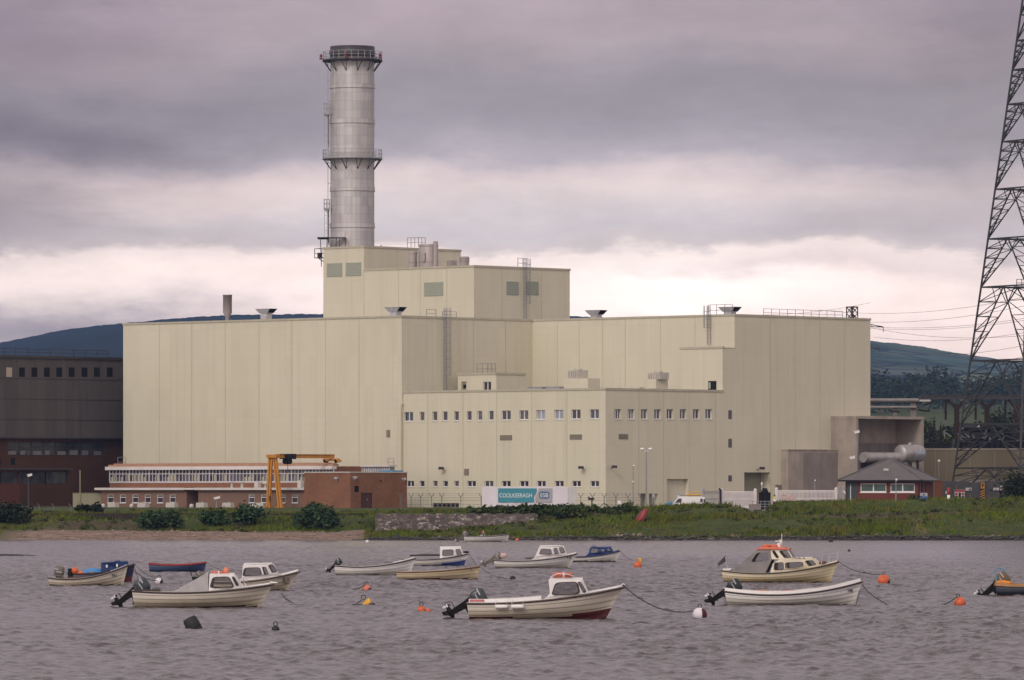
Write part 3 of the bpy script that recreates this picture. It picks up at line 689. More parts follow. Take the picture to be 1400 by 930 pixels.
mb = MB(BF); wbox(mb, 'A', BL - 2.47, doorx[0], doorx[1], .003, .05, doorx[2], doorx[3], 0); wbox(mb, 'A', BL - 2.47, doorx[0] + .1, doorx[0] + .45, .05, .08, doorx[2] + .15, doorx[3] - .2, 1)
mb.build('doorway', [M['black'], M['louvre']], hall)
for (y0, y1) in ((561, 573), (600, 612), (650, 658)):
    plate(hall, 'window', 'B', 0, rect('B', 0, 998, 4.5, y0, y1), M['glass'], .04)
ladder(hall, 'B', A1, 607, 421, 536); ladder(hall, 'A', BL, 971, 418, 471)
floodlight(hall, 'B', 0, 1036, 641)
b603 = b_at(603, A1)
rail(hall, [(A1 - .4, b_at(583, A1 - .4), ROOF), (A1 - .4, b603 - .6, ROOF)]); rail(hall, [(A1 - .4, b603 + .7, ROOF), (A1 - .4, b603 + 3.5, ROOF)], .9)
rail(hall, [(a_at(966, BL), BL + .4, ROOF), (a_at(991, BL + .4), BL + .4, ROOF), (a_at(991, BL + .4), BL + 2, ROOF)], 1.5, 1.0)
rail(hall, [(-.9, b_at(1044, -.9), ROOF), (-.9, b_at(1152, -.9), ROOF)], 1.05, 1.6, mat=M['galvlt'], w=.07)
plate(hall, 'vent', 'B', 0, rect('B', 0, 1066, 12, 663, 670), M['vent'], slats=3)
# small lattice mast on the roof edge
mb = MB(BF); bm_ = b_at(1165, -1.5); 
for (du, dv) in ((-.55, -.55), (.55, -.55), (.55, .55), (-.55, .55)):
    mb.bar((-1.5 + du, bm_ + dv, ROOF), (-1.5 + du, bm_ + dv, ROOF + 1.75), .11)
for i in range(4):
    c = [(-.55, -.55), (.55, -.55), (.55, .55), (-.55, .55)]; p, q = c[i], c[(i + 1) % 4]
    for (za, zb) in ((0, .85), (.85, 0), (.85, 1.7), (1.7, .85)): mb.bar((-1.5 + p[0], bm_ + p[1], ROOF + za), (-1.5 + q[0], bm_ + q[1], ROOF + zb), .07)
    mb.bar((-1.5 + p[0], bm_ + p[1], ROOF + 1.72), (-1.5 + q[0], bm_ + q[1], ROOF + 1.72), .16)
mb.build('lattice_mast', M['darksteel'], hall)
# smoke vents on the roof
def roof_fan(px, py_b, b, sc_=1.0):
    a = a_at(px, b); z = zab(py_b, a, b) - .1; w = MB(BF)
    w.box(a - .62, a + .62, b - .55, b + .55, ROOF - .1, z + .55, 0)
    zz0, zz1 = z + .55, z + 1.22
    lo = [(a - .8, b - .62), (a + .8, b - .62), (a + .8, b + .62), (a - .8, b + .62)]; hi = [(a - 1.5, b - .82), (a + 1.5, b - .82), (a + 1.5, b + .82), (a - 1.5, b + .82)]
    v = [(*p, zz0) for p in lo] + [(*p, zz1) for p in hi]
    w.add(v, [(3, 2, 1, 0), (0, 1, 5, 4), (1, 2, 6, 5), (2, 3, 7, 6), (3, 0, 4, 7)], 0)
    iv = [(a + .82 + .7 * t, b + s * (.52 + .18 * t), zz0 + (zz1 - zz0) * t) for (t, s) in ((.14, -1), (.14, 1), (.9, 1), (.9, -1))]
    w.add([(p[0] + .03, p[1], p[2]) for p in iv], [(0, 1, 2, 3)], 1)
    w.add([(p[0], p[1], p[2] - .05) for p in v[4:]], [(0, 1, 2, 3)], 1)
    return w.build('roof_vent', [M['galvlt'], M['dark']], hall)
for px, pyb, b in ((364, 433, 14), (541, 431, 12), (815, 435, 40), (998, 431, 29.5)): roof_fan(px, pyb, b)
# --- office block
mb = MB(BF); UP = []; LO = []
for (c, w_) in ((558.7, 12.4), (577, 6.5), (594.5, 6.5), (608.5, 6.5), (624, 6.5), (641.5, 6.5), (656, 6.5), (671.5, 6.5), (692, 12.4), (716, 12.4), (739, 12.4), (764, 12.4), (787.5, 12.4), (812.5, 12.4)):
    t = (c - 558) / 255; UP.append((rect('A', 0, c, w_, 563.4 - 3.6 * t, 576 - 3.4 * t), w_ > 8, c))
for (c, w_) in ((561, 10), (577, 6.5), (595, 6.5), (609, 6.5), (624, 6.5), (644.5, 12), (668.5, 12), (692, 12), (716.5, 12), (740, 12), (764.5, 12), (788, 12), (813, 12)):
    LO.append((rect('A', 0, c, w_, 657.6, 665.6), w_ > 8, c))
gr = rect('A', 0, 609.5, 36, 688, 699)
wall(mb, 'A', 0, A1 + .05, 0, z0, OFF, holes=[r for r, _, _ in UP + LO] + [gr], seams=[a_at(p, 0) for p in (585, 633, 679, 727, 775)], cop=2)
for r, d, c in [(gr, 0, 0)]: wbox(mb, 'A', 0, r[0], r[1], -.3, -.255, r[2], r[3], 4)
RB = [(rect('B', 0, c, 9, 559.5, 573), 2 if c < 870 else 1) for c in (844.7, 863, 881, 899, 916, 934, 952, 969)]
d1 = rect('B', 0, 926.5, 29, 655, 700); d1 = (d1[0], d1[1], GZ - .2, d1[3]); d3 = rect('B', 0, 887.5, 24, 675, 700); d3 = (d3[0], d3[1], GZ - .2, d3[3])
wall(mb, 'B', 0, 0, BL - 2.47, z0, OFF, holes=[r for r, _ in RB] + [d1, d3], rec=.6, seams=[b_at(p, 0) for p in (873, 907, 942, 978)], cop=2)
wbox(mb, 'B', 0, d1[0], d1[1], -.66, -.61, d1[2], d1[3], 0); wbox(mb, 'B', 0, d3[0], d3[1], -.66, -.61, d3[2], d3[3], 5)
um = (d3[0] + d3[1]) / 2 - .2; wbox(mb, 'B', 0, um - .16, um + .16, -.55, .0, d3[2], d3[3] - .01, 0)
mb.quad((A1, .1, OFF - .05), (0, .1, OFF - .05), (0, BL, OFF - .05), (A1, BL, OFF - .05), 3)
off = mb.build('office_block', cl, ps)
rw_ = random.Random(9)
for r, d, c in UP: window(off, 'A', 0, r, double=d, pane=M['glassblue'] if c in (739, 764) else M[rw_.choice(['glass', 'glass', 'glass2', 'glass3'])])
for r, d, c in LO: window(off, 'A', 0, r, double=d, pane=M[rw_.choice(['glass', 'glass2', 'glass'])])
for r, d in RB: window(off, 'B', 0, r, rec=.3, double=d, pane=M[rw_.choice(['glass', 'glass2', 'glass3'])])
mb = MB(BF)
for i in range(7):
    u = gr[0] + (gr[1] - gr[0]) * i / 6; wbox(mb, 'A', 0, u - .05, u + .05, -.24, -.1, gr[2], gr[3])
for i in range(3):
    z = gr[2] + (gr[3] - gr[2]) * i / 2; wbox(mb, 'A', 0, gr[0] + .06, gr[1] - .06, -.23, -.11, z - .04, z + .04)
mb.build('window_grille', M['vent'], off)
for k_, c, w_, y0, y1 in (('A', 692, 16.5, 595, 602), ('A', 787.5, 16.5, 594, 601), ('A', 638, 6.5, 641, 650), ('B', 852, 12.5, 593.5, 600.5)):
    plate(off, 'vent', k_, 0, rect(k_, 0, c, w_, y0, y1), M['vent'], slats=4)
floodlight(off, 'A', 0, 608, 641); floodlight(off, 'A', 0, 799, 640); floodlight(off, 'B', 0, 834, 639, -1)
# penthouse on its roof
bp = 9.0; ap0, ap1 = a_at(626, bp), a_at(678.5, bp); zp = zab(511, ap1, bp); bq = b_at(718, ap1)
mb = MB(BF); rw = rect('A', bp, 666, 11, 522, 535); rv = rect('A', bp, 634, 7, 522, 535)
wall(mb, 'A', bp, ap0, ap1, OFF - .3, zp, holes=[rw, rv], rec=.2, cop=2); wall(mb, 'B', ap1, bp, bq, OFF - .3, zp, cop=2)
mb.quad((ap0, bp, OFF), (ap0, bq, OFF), (ap0, bq, zp), (ap0, bp, zp)); mb.quad((ap0, bp + .1, zp - .05), (ap1, bp + .1, zp - .05), (ap1, bq, zp - .05), (ap0, bq, zp - .05), 3)
mb.quad((ap0, bq, OFF), (ap1, bq, OFF), (ap1, bq, zp), (ap0, bq, zp))
wbox(mb, 'A', bp, rv[0], rv[1], -.22, -.19, rv[2], rv[3], 5); wbox(mb, 'A', bp, rv[0] + .25, rv[1] - .1, -.19, -.15, rv[2] + .4, rv[3] - .4, 4)
pent = mb.build('rooftop_cabin', cl, ps); window(pent, 'A', bp, rw, double=1)
rail(pent, [(a_at(652, bp + 2), bp + 2, zp), (a_at(667, bp + 2), bp + 2, zp), (a_at(667, bp + 2), bp + 3.5, zp)], 1.5, .7)
# skylights and air handling units on the office roof
bs_ = 5.0
for (p0, p1) in ((719, 741), (744, 765)):
    mb = MB(BF); a0, a1 = a_at(p0, bs_), a_at(p1, bs_); z = OFF
    mb.box(a0, a1, bs_, bs_ + 2, z - .1, z + .22, 0); mb.box(a0 + .15, a1 - .15, bs_ + .15, bs_ + 1.85, z + .222, z + .5, 1); mb.box(a0 + .3, a1 - .3, bs_ - .02, bs_ + .0, z + .05, z + .16, 1)
    for i in range(5): u = a0 + (a1 - a0) * (i + .5) / 5; mb.box(u - .05, u + .05, bs_ + .1, bs_ + 1.9, z + .5, z + .54, 0)
    mb.build('skylight', [M['darksteel'], M['glassblue']], ps)
M['ahu'] = pm('pale_unit_casing', (.46, .43, .37), .5, var=.1); M['ahuslat'] = pm('unit_slat', (.36, .34, .30), .5, .1)
def ahu(p0, p1, yt, ym, yb, b, pm0, pm1):
    a0, a1 = a_at(p0, b), a_at(p1, b); zt, zm = zab(ym, a0, b), zab(yt, a0, b); mb = MB(BF)
    mb.box(a0, a1, b, b + 2.4, OFF - .1, zt, 0); m0, m1 = a_at(pm0, b), a_at(pm1, b)
    mb.box(m0, m1, b + .2, b + 2.0, zt + .003, zm - .25, 1); mb.lathe([(0, 0), (.55, 0), (.55, .25), (0, .25)], ((m0 + m1) / 2, b + 1.1, zm - .26), 16, 1)
    for i in range(5): u = m0 + (m1 - m0) * (i + .5) / 5; mb.box(u - .06, u + .06, b + .14, b + .2, zt + .1, zm - .4, 2)
    mb.build('air_handling_unit', [M['clad'], M['ahu'], M['ahuslat']], ps)
ahu(771, 804, 504, 518, 531, 6, 775, 790); ahu(881, 897, 507, 519, 534, 12, 884, 901)
mb = MB(BF); mb.box(a_at(812, 13), a_at(842, 13), 13, 14, OFF - .1, OFF + .45); mb.box(a_at(849, 13.5), a_at(874, 13.5), 13.5, 14.5, OFF - .1, OFF + .5)
mb.build('roof_duct', M['clad'], ps)
# --- boiler house on top
ab = -45.0; bb = b_at(648, ab); zl = zab(364, ab, bb); bend = b_at(779, ab); aL = a_at(442, bb); aM = a_at(498, bb); zh = zab(337.5, aM, bb); bH = b_at(630, aM)
mb = MB(BF)
wall(mb, 'A', bb, aM, ab, ROOF - .3, zl, seams=[a_at(p, bb) for p in (545, 575, 611)], cop=2); wall(mb, 'A', bb, aL, aM, ROOF - .3, zh, seams=[aM - .06], cop=2)
wall(mb, 'B', ab, bb, bend, ROOF - .3, zl, seams=[b_at(p, ab) for p in (686, 740)], cop=2); wall(mb, 'B', aM, bb, bH, zl - .4, zh, seams=[b_at(543, aM)], cop=2)
mb.quad((aL, bb, ROOF), (aL, bH, ROOF), (aL, bH, zh), (aL, bb, zh)); mb.quad((aL, bH, ROOF), (aM, bH, ROOF), (aM, bH, zh), (aL, bH, zh)); mb.quad((aM, bend, ROOF), (ab, bend, ROOF), (ab, bend, zl), (aM, bend, zl))
mb.quad((aL, bb, zh - .05), (aM, bb, zh - .05), (aM, bH, zh - .05), (aL, bH, zh - .05), 3); mb.quad((aM, bb, zl - .05), (ab, bb, zl - .05), (ab, bend, zl - .05), (aM, bend, zl - .05), 3)
boil = mb.build('boiler_house', cl, ps)
for c, w_, y0, y1 in ((457.5, 21, 360, 378.5), (483.5, 21, 359, 377.5), (593, 26, 386, 405)): plate(boil, 'louvre', 'A', bb, rect('A', bb, c, w_, y0, y1), M['louvre'], slats=9)
for c, w_ in ((700.5, 17), (727.5, 17)): plate(boil, 'louvre', 'B', ab, rect('B', ab, c, w_, 385, 403.5), M['louvre'], slats=9)
ladder(boil, 'B', ab, 716, 354, 437)
b7 = b_at(712, ab)
rail(boil, [(ab - .3, b7 - .3, zl), (ab - .3, b7 + 1.8, zl)], 1.4, 1.0)
def tank(px, wpx, yt, b, zbase, mat, cage=False):
    a = a_at(px, b); r = wpx / 2 / (F / dep(a, b)); zt = zab(yt, a, b); mb = MB(BF)
    mb.lathe([(0, zt - zbase + .02), (r * .96, zt - zbase), (r, zt - zbase - .1), (r, 0)], (a, b, zbase), 22)
    mb.lathe([(r + .05, zt - zbase - .35), (r + .05, zt - zbase - .15)], (a, b, zbase), 22); mb.lathe([(r + .06, .9), (r + .06, 1.1)], (a, b, zbase), 22)
    o = mb.build('tank', mat, boil); 
    return a, b, r, zt
bt = bb + 2.2
M['tankm'] = pm('pale_tank_steel', (.40, .355, .335), .5, .15, var=.1, vs=.8, st=(1, 1, .3), stain=(.22, .18, .16), ss=.6, sst=(2, 2, .2), samt=.5)
tank(516, 10, 346, bb + 4, zl, M['tankm']); tank(564.5, 11, 344, bb + 1.5, zl, M['tankm'])
aT, bT, rT, zT = tank(586, 26, 334, bb + 2.4, zl, M['tankm'])
tank(635, 13, 351, bb + 4, zl, M['tankm'])
mb = MB(BF); mb.tube([(aT + rT + .3, bT - .3, zl), (aT + rT + .3, bT - .3, zT + .35)], .34, 10); mb.build('pipe', M['tankm'], boil)
mb = MB(BF); mb.tube([(aT + .5, bT - rT - .1, zl + 1), (aT + .5, bT - rT - .1, zl + 2.2)], .2, 8); mb.build('pipe', M['tankm'], boil)
mb = MB(BF); mb.tube([(aT - .8, bT - rT + .1, zl), (aT - .6, bT - rT, zl + 2.5)], .05, 6); mb.build('pipe', M['tankm'], boil)
mb = MB(BF); mb.box(a_at(611, bb + 5), a_at(618, bb + 5), bb + 5, bb + 6, zl, zl + 1.2); mb.build('vent_box', M['tankm'], boil)
rail(boil, [(a_at(557, bb + 1.2), bb + 1.2, zab(340, aM, bb)), (a_at(572, bb + 1.2), bb + 1.2, zab(340, aM, bb)), (a_at(572, bb + 1.2), bb + 2.6, zab(340, aM, bb))], 1.35, .55, name='railing')
for px, t in ((521, 335), (524, 337)): mb = MB(BF); a = a_at(px, bb + 9); mb.tube([(a, bb + 9, zl), (a, bb + 9, zab(t, a, bb + 9))], .07, 6); mb.build('vent_pipe', M['darksteel'], boil)
mb = MB(BF); a = a_at(438.5, bb + 1.5); z = zab(353, a, bb)
mb.box(a - .45, aL, bb + .6, bb + 2.2, z, z + .1)
for s_ in (bb + .65, bb + 2.15):
    for aa in (a - .4, aL - .1): mb.bar((aa, s_, z), (aa, s_, z + 1.4), .07)
    for zz in (.7, 1.4): mb.bar((a - .4, s_, z + zz), (aL, s_, z + zz), .06)
for zz in (.7, 1.4): mb.bar((a - .4, bb + .65, z + zz), (a - .4, bb + 2.15, z + zz), .06)
mb.box(a - .2, a + .25, bb + 1, bb + 1.5, z + .1, z + .8); mb.bar((aL, bb + 1.4, z - 1.2), (a - .3, bb + 1.4, z), .1)
mb.build('side_platform', M['darksteel'], boil)
# --- the flue pipe standing on the left of the roof
b = 18; a = a_at(311, b); s_ = F / dep(a, b); rr = 6.2 / s_; zc = zab(403, a, b); zb = zab(431, a, b)
mb = MB(BF); mb.lathe([(rr * .45, ROOF - 1), (rr * .5, zb - .3), (rr, zb + .35), (rr, zc - .12), (rr * 1.06, zc - .12), (rr * 1.06, zc), (rr * .9, zc), (rr * .88, zb + 1)], (a, b, 0), 20)
t = tag(mb.build('flue_pipe', M['tankm'], None, origin=tuple(BF @ Vector((a, b, ROOF)))), 'short thick grey flue pipe standing alone on the left part of the hall roof', 'flue pipe')
# --- the chimney
as_, bs_ = -80.0, 32.6; cw = BF @ Vector((as_, bs_, 0)); cY = cw.y; sF = F / cY; RAD = 30 / sF; zs = lambda py: zat(py, cY)
st = thing('chimney_stack', 'tall stainless steel chimney with two railed platforms rising behind the boiler house', 'chimney', (cw.x, cw.y, ROOF - .1), R(25))
C0 = (cw.x, cw.y, 0); mb = MB(); ztop = zs(70)
mb.lathe([(RAD, ROOF - .1), (RAD, ztop - .5)], C0, 64); mb.build('shell', M['steel'], st)
for py in (119.5, 167.7, 260, 310): z = zs(py); mb = MB(); mb.lathe([(RAD, z - .2), (RAD + .13, z - .2), (RAD + .13, z - .05), (RAD + .07, z - .05), (RAD + .07, z + .5), (RAD, z + .5)], C0, 64, smooth=False); mb.build('band', M['steel'], st)
mb = MB(); zt = zs(64)
mb.lathe([(RAD * .98, zs(84)), (RAD * 1.02, zs(78)), (RAD * 1.02, zs(76)), (RAD * 1.08, zs(73.5)), (RAD * 1.05, zs(73)), (RAD * 1.05, zs(70)), (RAD * 1.02, zs(69)), (RAD * 1.02, zt), (RAD * .9, zt), (RAD * .88, zs(80))], C0, 64)
mb.build('top_cap', M['darksteel'], st)
def ring(z, name, lights=False):
    mb = MB(); ro = 41 / sF; mb.lathe([(RAD - .05, z), (ro, z), (ro, z - .28), (RAD - .05, z - .28)], C0, 48)
    pf = mb.build(name, M['galv'] if not lights else M['darksteel'], st)
    mb = MB()
    for k in range(28):
        t = 2 * math.pi * k / 28; p = (cw.x + ro * .985 * math.cos(t), cw.y + ro * .985 * math.sin(t)); mb.bar((*p, z), (*p, z + 1.15), .07)
    for hz in (.15, .6, 1.15): mb.tube([(cw.x + ro * .985 * math.cos(t), cw.y + ro * .985 * math.sin(t), z + hz) for t in np.linspace(0, 2 * math.pi, 49)], .04, 4, caps=False)
    mb.build('railing', M['galv'], pf)
    for k in range(12):
        mb = MB(); t = 2 * math.pi * (k + .5) / 12; c, s_ = math.cos(t), math.sin(t)
        for dt in (-.1, .1): mb.bar((cw.x + ro * .97 * math.cos(t + dt), cw.y + ro * .97 * math.sin(t + dt), z - .28), (cw.x + (RAD + .03) * c, cw.y + (RAD + .03) * s_, z - 1.75), .08)
        mb.build('bracket', M['darksteel'], pf)
    if lights:
        for k in range(5):
            t = 2 * math.pi * (k + .62) / 5; c = (cw.x + (ro + .25) * math.cos(t), cw.y + (ro + .25) * math.sin(t), z + .55)
            m2 = MB(); m2.ball(c, (.2, .2, .26), n=10, k=6); m2.box(c[0] - .22, c[0] + .22, c[1] - .22, c[1] + .22, c[2] - .55, c[2] - .3); m2.build('warning_light', M['red'], pf)
ring(zs(82), 'platform', True); ring(zs(216), 'platform')
# ladder and its rest platforms up the left side
mb = MB(); lx = cw.x - RAD - .35; ly = cw.y - .6
for dy in (-.25, .25): mb.bar((lx, ly + dy, zs(340)), (lx, ly + dy, zs(84)), .07)
z = zs(340)
while z < zs(84): mb.bar((lx, ly - .25, z), (lx, ly + .25, z), .045); z += .5
for z in np.arange(zs(335), zs(90), 3.0): mb.bar((lx, ly, z), (lx + .45, ly, z), .07)
mb.build('ladder', M['galv'], st)
def cage(yt, yd, yb, w):
    mb = MB(); x0, x1 = cw.x - RAD - w, cw.x - RAD - .12; zd = zs(yd)
    mb.box(x0, x1, ly - .9, ly + .9, zd - .3, zd)
    for xx in (x0 + .05, (x0 + x1) / 2, x1): 
        for yy in (ly - .85, ly + .85): mb.bar((xx, yy, zd), (xx, yy, zs(yt)), .07)
    for zz in (.5, 1.0): 
        z = zd + (zs(yt) - zd) * zz
        mb.bar((x0, ly - .85, z), (x1, ly - .85, z), .06); mb.bar((x0, ly + .85, z), (x1, ly + .85, z), .06); mb.bar((x0, ly - .85, z), (x0, ly + .85, z), .06)
    for xx in (x0 + .1, x0 + .55): mb.bar((xx, ly - .6, zs(yb)), (xx, ly - .6, zd), .06)
    z = zs(yb)
    while z < zd: mb.bar((x0 + .1, ly - .6, z), (x0 + .55, ly - .6, z), .05); z += 1.1
    mb.bar((x1 - .15, ly, zs(yb) - .8), (x1 - .15, ly, zd), .2); mb.bar((x1, ly, zd - 1.2), (x0 + .2, ly, zd - .2), .09)
    mb.build('rest_platform', M['galv'], st)
cage(142, 155, 195, .95); cage(273, 285, 326, .95)
mb = MB(); z = zs(326); x0 = cw.x - RAD - 1.8
mb.box(x0, cw.x - .9, cw.y - RAD - .9, cw.y - RAD + .1, z - .16, z); mb.box(x0, x0 + 1.6, cw.y - RAD - .9, ly + .9, z - .16, z)
for i, xx in enumerate(np.linspace(x0 + .6, cw.x - 1.0, 6)): mb.bar((xx, cw.y - RAD - .8, zs(338) - 3), (xx + (.15 if i % 2 else -.15), cw.y - RAD - .8, z - .1), .11)
mb.build('base_platform', M['darksteel'], st)
# ================================================================ LOW BUILDINGS IN FRONT
mats_b = [M['brick'], M['fascia'], M['roofing'], M['copper'], M['dark'], M['upvc'], M['glass']]
# --- glazed workshop
wb = -12.0; w0, w1, w2 = a_at(150, wb), a_at(456, wb), a_at(497, wb)
ws = thing('workshop', 'long low brick workshop with a white framed strip of glazing under an orange roof edge', 'workshop', tuple(BF @ Vector(((w0 + w1) / 2, wb, GZ))), ANG)
um = (w0 + w1) / 2; zr = zab(638.2, um, wb); zg1 = zab(642.3, um, wb); zg0 = zab(659, um, wb)
mb = MB(BF)
wall(mb, 'A', wb, w0, w1, GZ - .3, zg0); bE = b_at(497, w1); wall(mb, 'B', w1, wb, bE, GZ - .3, zr); mb.quad((w0, wb, GZ), (w0, bE, GZ), (w0, bE, zr), (w0, wb, zr)); mb.quad((w0, bE, GZ), (w1, bE, GZ), (w1, bE, zr), (w0, bE, zr))
mb.quad((w0, wb, zr), (w1, wb, zr), (w1, bE, zr), (w0, bE, zr), 2)
mb.build('wall', mats_b, ws)
mb = MB(BF); wbox(mb, 'A', wb, w0 - .5, w1 + .1, -.5, .45, zg1, zr + .05, 0); mb.build('fascia', M['fascia'], ws)
mb = MB(BF); wbox(mb, 'A', wb, w0 - .1, w1 + .1, -.9, .2, zr + .052, zr + .32, 0); wbox(mb, 'A', wb, w0 + .5, w1, -.6, -.3, zr + .33, zr + .5, 0); mb.build('crane_rail', M['copper'], ws)
mb = MB(BF); n = 66; rg = random.Random(3)
wbox(mb, 'A', wb, w0, w1, -.06, .04, zg0 - .12, zg0 + .1, 0); wbox(mb, 'A', wb, w0, w1, -.05, .02, zg1 - .62, zg1 - .5, 0)
for i in range(n + 1): u = w0 + (w1 - w0) * i / n; wbox(mb, 'A', wb, u - (.09 if i % 6 == 0 else .05), u + (.09 if i % 6 == 0 else .05), -.06, .035, zg0 + .1, zg1 - .005, 0)
wbox(mb, 'A', wb, w0, w1, -.12, -.075, zg0, zg1 - .01, 1)
for i in range(n):                      # blinds and things standing behind the panes
    if rg.random() < .75:
        u = w0 + (w1 - w0) * (i + rg.uniform(.2, .35)) / n; wbox(mb, 'A', wb, u, u + (w1 - w0) / n * rg.uniform(.4, .75), -.072, -.066, zg0 + .12, zg1 - rg.choice([.5, .6, 1.0]), rg.choice([2, 2, 3]))
M['panel1'] = pm('pale_panel', (.33, .31, .22), .4, var=.1); M['panel2'] = pm('mauve_grey_panel', (.12, .11, .14), .3, var=.2)  # two panel tones picked at random along the glazing
mb.build('window', [pm('dull_white_frame', (.46, .45, .45), .5, var=.1), M['glass'], M['panel1'], M['panel2']], ws)
mb = MB(BF); e0, e1 = a_at(495, wb + 3), a_at(532, wb + 3); eb = b_at(540, e1)
mb.box(e0, e1, wb + 3, eb, GZ, zab(645, e0, wb + 3), 0); mb.box(e0, e1 - .05, wb + 3.05, eb, zab(645, e0, wb + 3) + .01, zab(638.5, e0, wb + 3), 1); mb.box(e0 - .1, e1 + .2, wb + 2.7, eb + .2, zab(638.4, e0, wb + 3), zab(636, e0, wb + 3), 2)
for i in range(13): u = e0 + (e1 - e0) * i / 12; mb.box(u - .05, u + .05, wb + 2.98, wb + 3.05, zab(645, e0, wb + 3), zab(638.5, e0, wb + 3), 2)
mb.build('rooflight', [M['brick'], M['glassblue'], M['fascia']], ws)
rail(ws, [(e1 - .2, wb + 3, zab(637, e1, wb + 3)), (e1 + .9, wb + 3, zab(637, e1, wb + 3))], 1.0, .6); rail(ws, [(w0 + .6, wb + 1, zr), (w0 + 2.2, wb + 1, zr)], 1.4, .8)
# --- annex
nb = -18.0; n0, n1, nr0, nr1 = a_at(138, nb), a_at(418, nb), a_at(255, nb), a_at(271, nb)
an = thing('annex', 'low brick annex with white roof edge and small white framed windows facing the river', 'annex', tuple(BF @ Vector(((n0 + n1) / 2, nb, GZ))), ANG)
um = (n0 + n1) / 2; zt = zab(668.5, um, nb); WN = [rect('A', nb, c, 8, 676.5, 687.5) for c in (151, 168, 185, 202, 219, 236, 344, 361, 386, 403)]
mb = MB(BF); wall(mb, 'A', nb, n0, nr0, GZ - .3, zt - .02, holes=[w for w in WN if w[1] < nr0], rec=.12); wall(mb, 'A', nb, nr1, n1, GZ - .3, zt - .02, holes=[w for w in WN if w[0] > nr1], rec=.12)
wall(mb, 'A', nb + 2.2, nr0, nr1, GZ - .3, zt - .02); wall(mb, 'B', nr0, nb, nb + 2.2, GZ - .3, zt - .02); mb.quad((nr1, nb, GZ), (nr1, nb + 2.2, GZ), (nr1, nb + 2.2, zt - .02), (nr1, nb, zt - .02))
mb.quad((n0, nb, GZ - .3), (n0, wb, GZ - .3), (n0, wb, zt - .02), (n0, nb, zt - .02)); wall(mb, 'B', n1, nb, wb, GZ - .3, zt - .02)
mb.build('wall', M['brickgrey'], an)
mb = MB(BF); mb.box(n0 - .7, n1 + .2, nb - .55, wb - .02, zt, zt + .09); mb.box(n0 - .7, nr0, nb - .6, nb - .55, zt - .16, zt + .16); mb.box(nr1, n1 + .2, nb - .6, nb - .55, zt - .16, zt + .16)
mb.box(nr0 + .003, nr1 - .003, nb - .58, nb - .552, zt - .12, zt + .12); mb.build('roof', M['fascia'], an)
for w in WN:
    o = window(an, 'A', nb, w, rec=.1); 
    mb = MB(BF); zc = w[2] + (w[3] - w[2]) * .68; wbox(mb, 'A', nb, w[0] + .08, w[1] - .08, -.1, -.02, zc - .05, zc + .05); mb.build('transom', M['upvc'], o)
mb = MB(BF)
for px, py in ((317, 660), (331, 660)): a = a_at(px, nb + 2); mb.lathe([(.2, 0), (.2, zab(py, a, nb) - zt), (.26, zab(py, a, nb) - zt), (0, zab(py, a, nb) - zt + .1)], (a, nb + 2, zt + .05), 10)
for px, py in ((350, 659), (409, 657)): a = a_at(px, nb + 4); mb.box(a - .35, a + .35, nb + 4, nb + 4.6, zt, zab(py, a, nb + 4))
a = a_at(363, nb + 3); mb.lathe([(.15, 0), (.15, .6), (.5, .62), (.4, .95), (0, 1.05)], (a, nb + 3, zt + .05), 12)
mb.build('chimney_pot', M['concpale'], an)
mb = MB(BF); a = a_at(347, nb); mb.bar((a, nb - .6, GZ), (a, nb - .6, zab(684, a, nb)), .1)
# --- concrete blocks along its foot
for i, (c, lb) in enumerate(((155, 'pale concrete block below the first two annex windows'), (196, 'pale concrete block below the third and fourth annex windows'), (235, 'pale concrete block below the rightmost window of the left annex row'), (276, 'pale concrete block beside the annex entrance recess'), (312, 'pale concrete block under the camera post at the annex'), (356, 'pale concrete block beside the left crane leg'))):
    b_ = nb - 3.0; a = a_at(c, b_); t = (i * 37 % 11) / 50 - .1; mb = MB(BF @ Matrix.Translation((a, b_, 0)) @ Matrix.Rotation(t, 4, 'Z'))
    mb.add([(-.85, -.4, GZ - .1), (.85, -.4, GZ - .1), (.85, .4, GZ - .1), (-.85, .4, GZ - .1), (-.8, -.36, GZ + .66), (.8, -.36, GZ + .66), (.8, .36, GZ + .66), (-.8, .36, GZ + .66)], [(4, 5, 6, 7), (0, 1, 5, 4), (1, 2, 6, 5), (2, 3, 7, 6), (3, 0, 4, 7)])
    mb.tube([(-.3, 0, GZ + .64), (-.3, 0, GZ + .74), (.3, 0, GZ + .74), (.3, 0, GZ + .64)], .03, 5)
    tag(mb.build('concrete_block', M['concpale'], None, origin=tuple(BF @ Vector((a, b_, GZ)))), lb, 'concrete block', 'concrete blocks along the annex')
for i, (c, lb) in enumerate(((141, 'round white stone at the left end of the annex'), (180, 'round white stone between the first two concrete blocks'), (262, 'round white stone at the entrance recess of the annex'), (345, 'round white stone left of the crane leg block'))):
    b_ = nb - 3.4; a = a_at(c, b_); mb = MB(BF); mb.ball((a, b_, GZ + .12), (.3, .3, .38), n=10, k=7, sq=.8)
    tag(mb.build('marker_stone', M['concpale'], None, origin=tuple(BF @ Vector((a, b_, GZ)))), lb, 'stone', 'white stones along the annex')
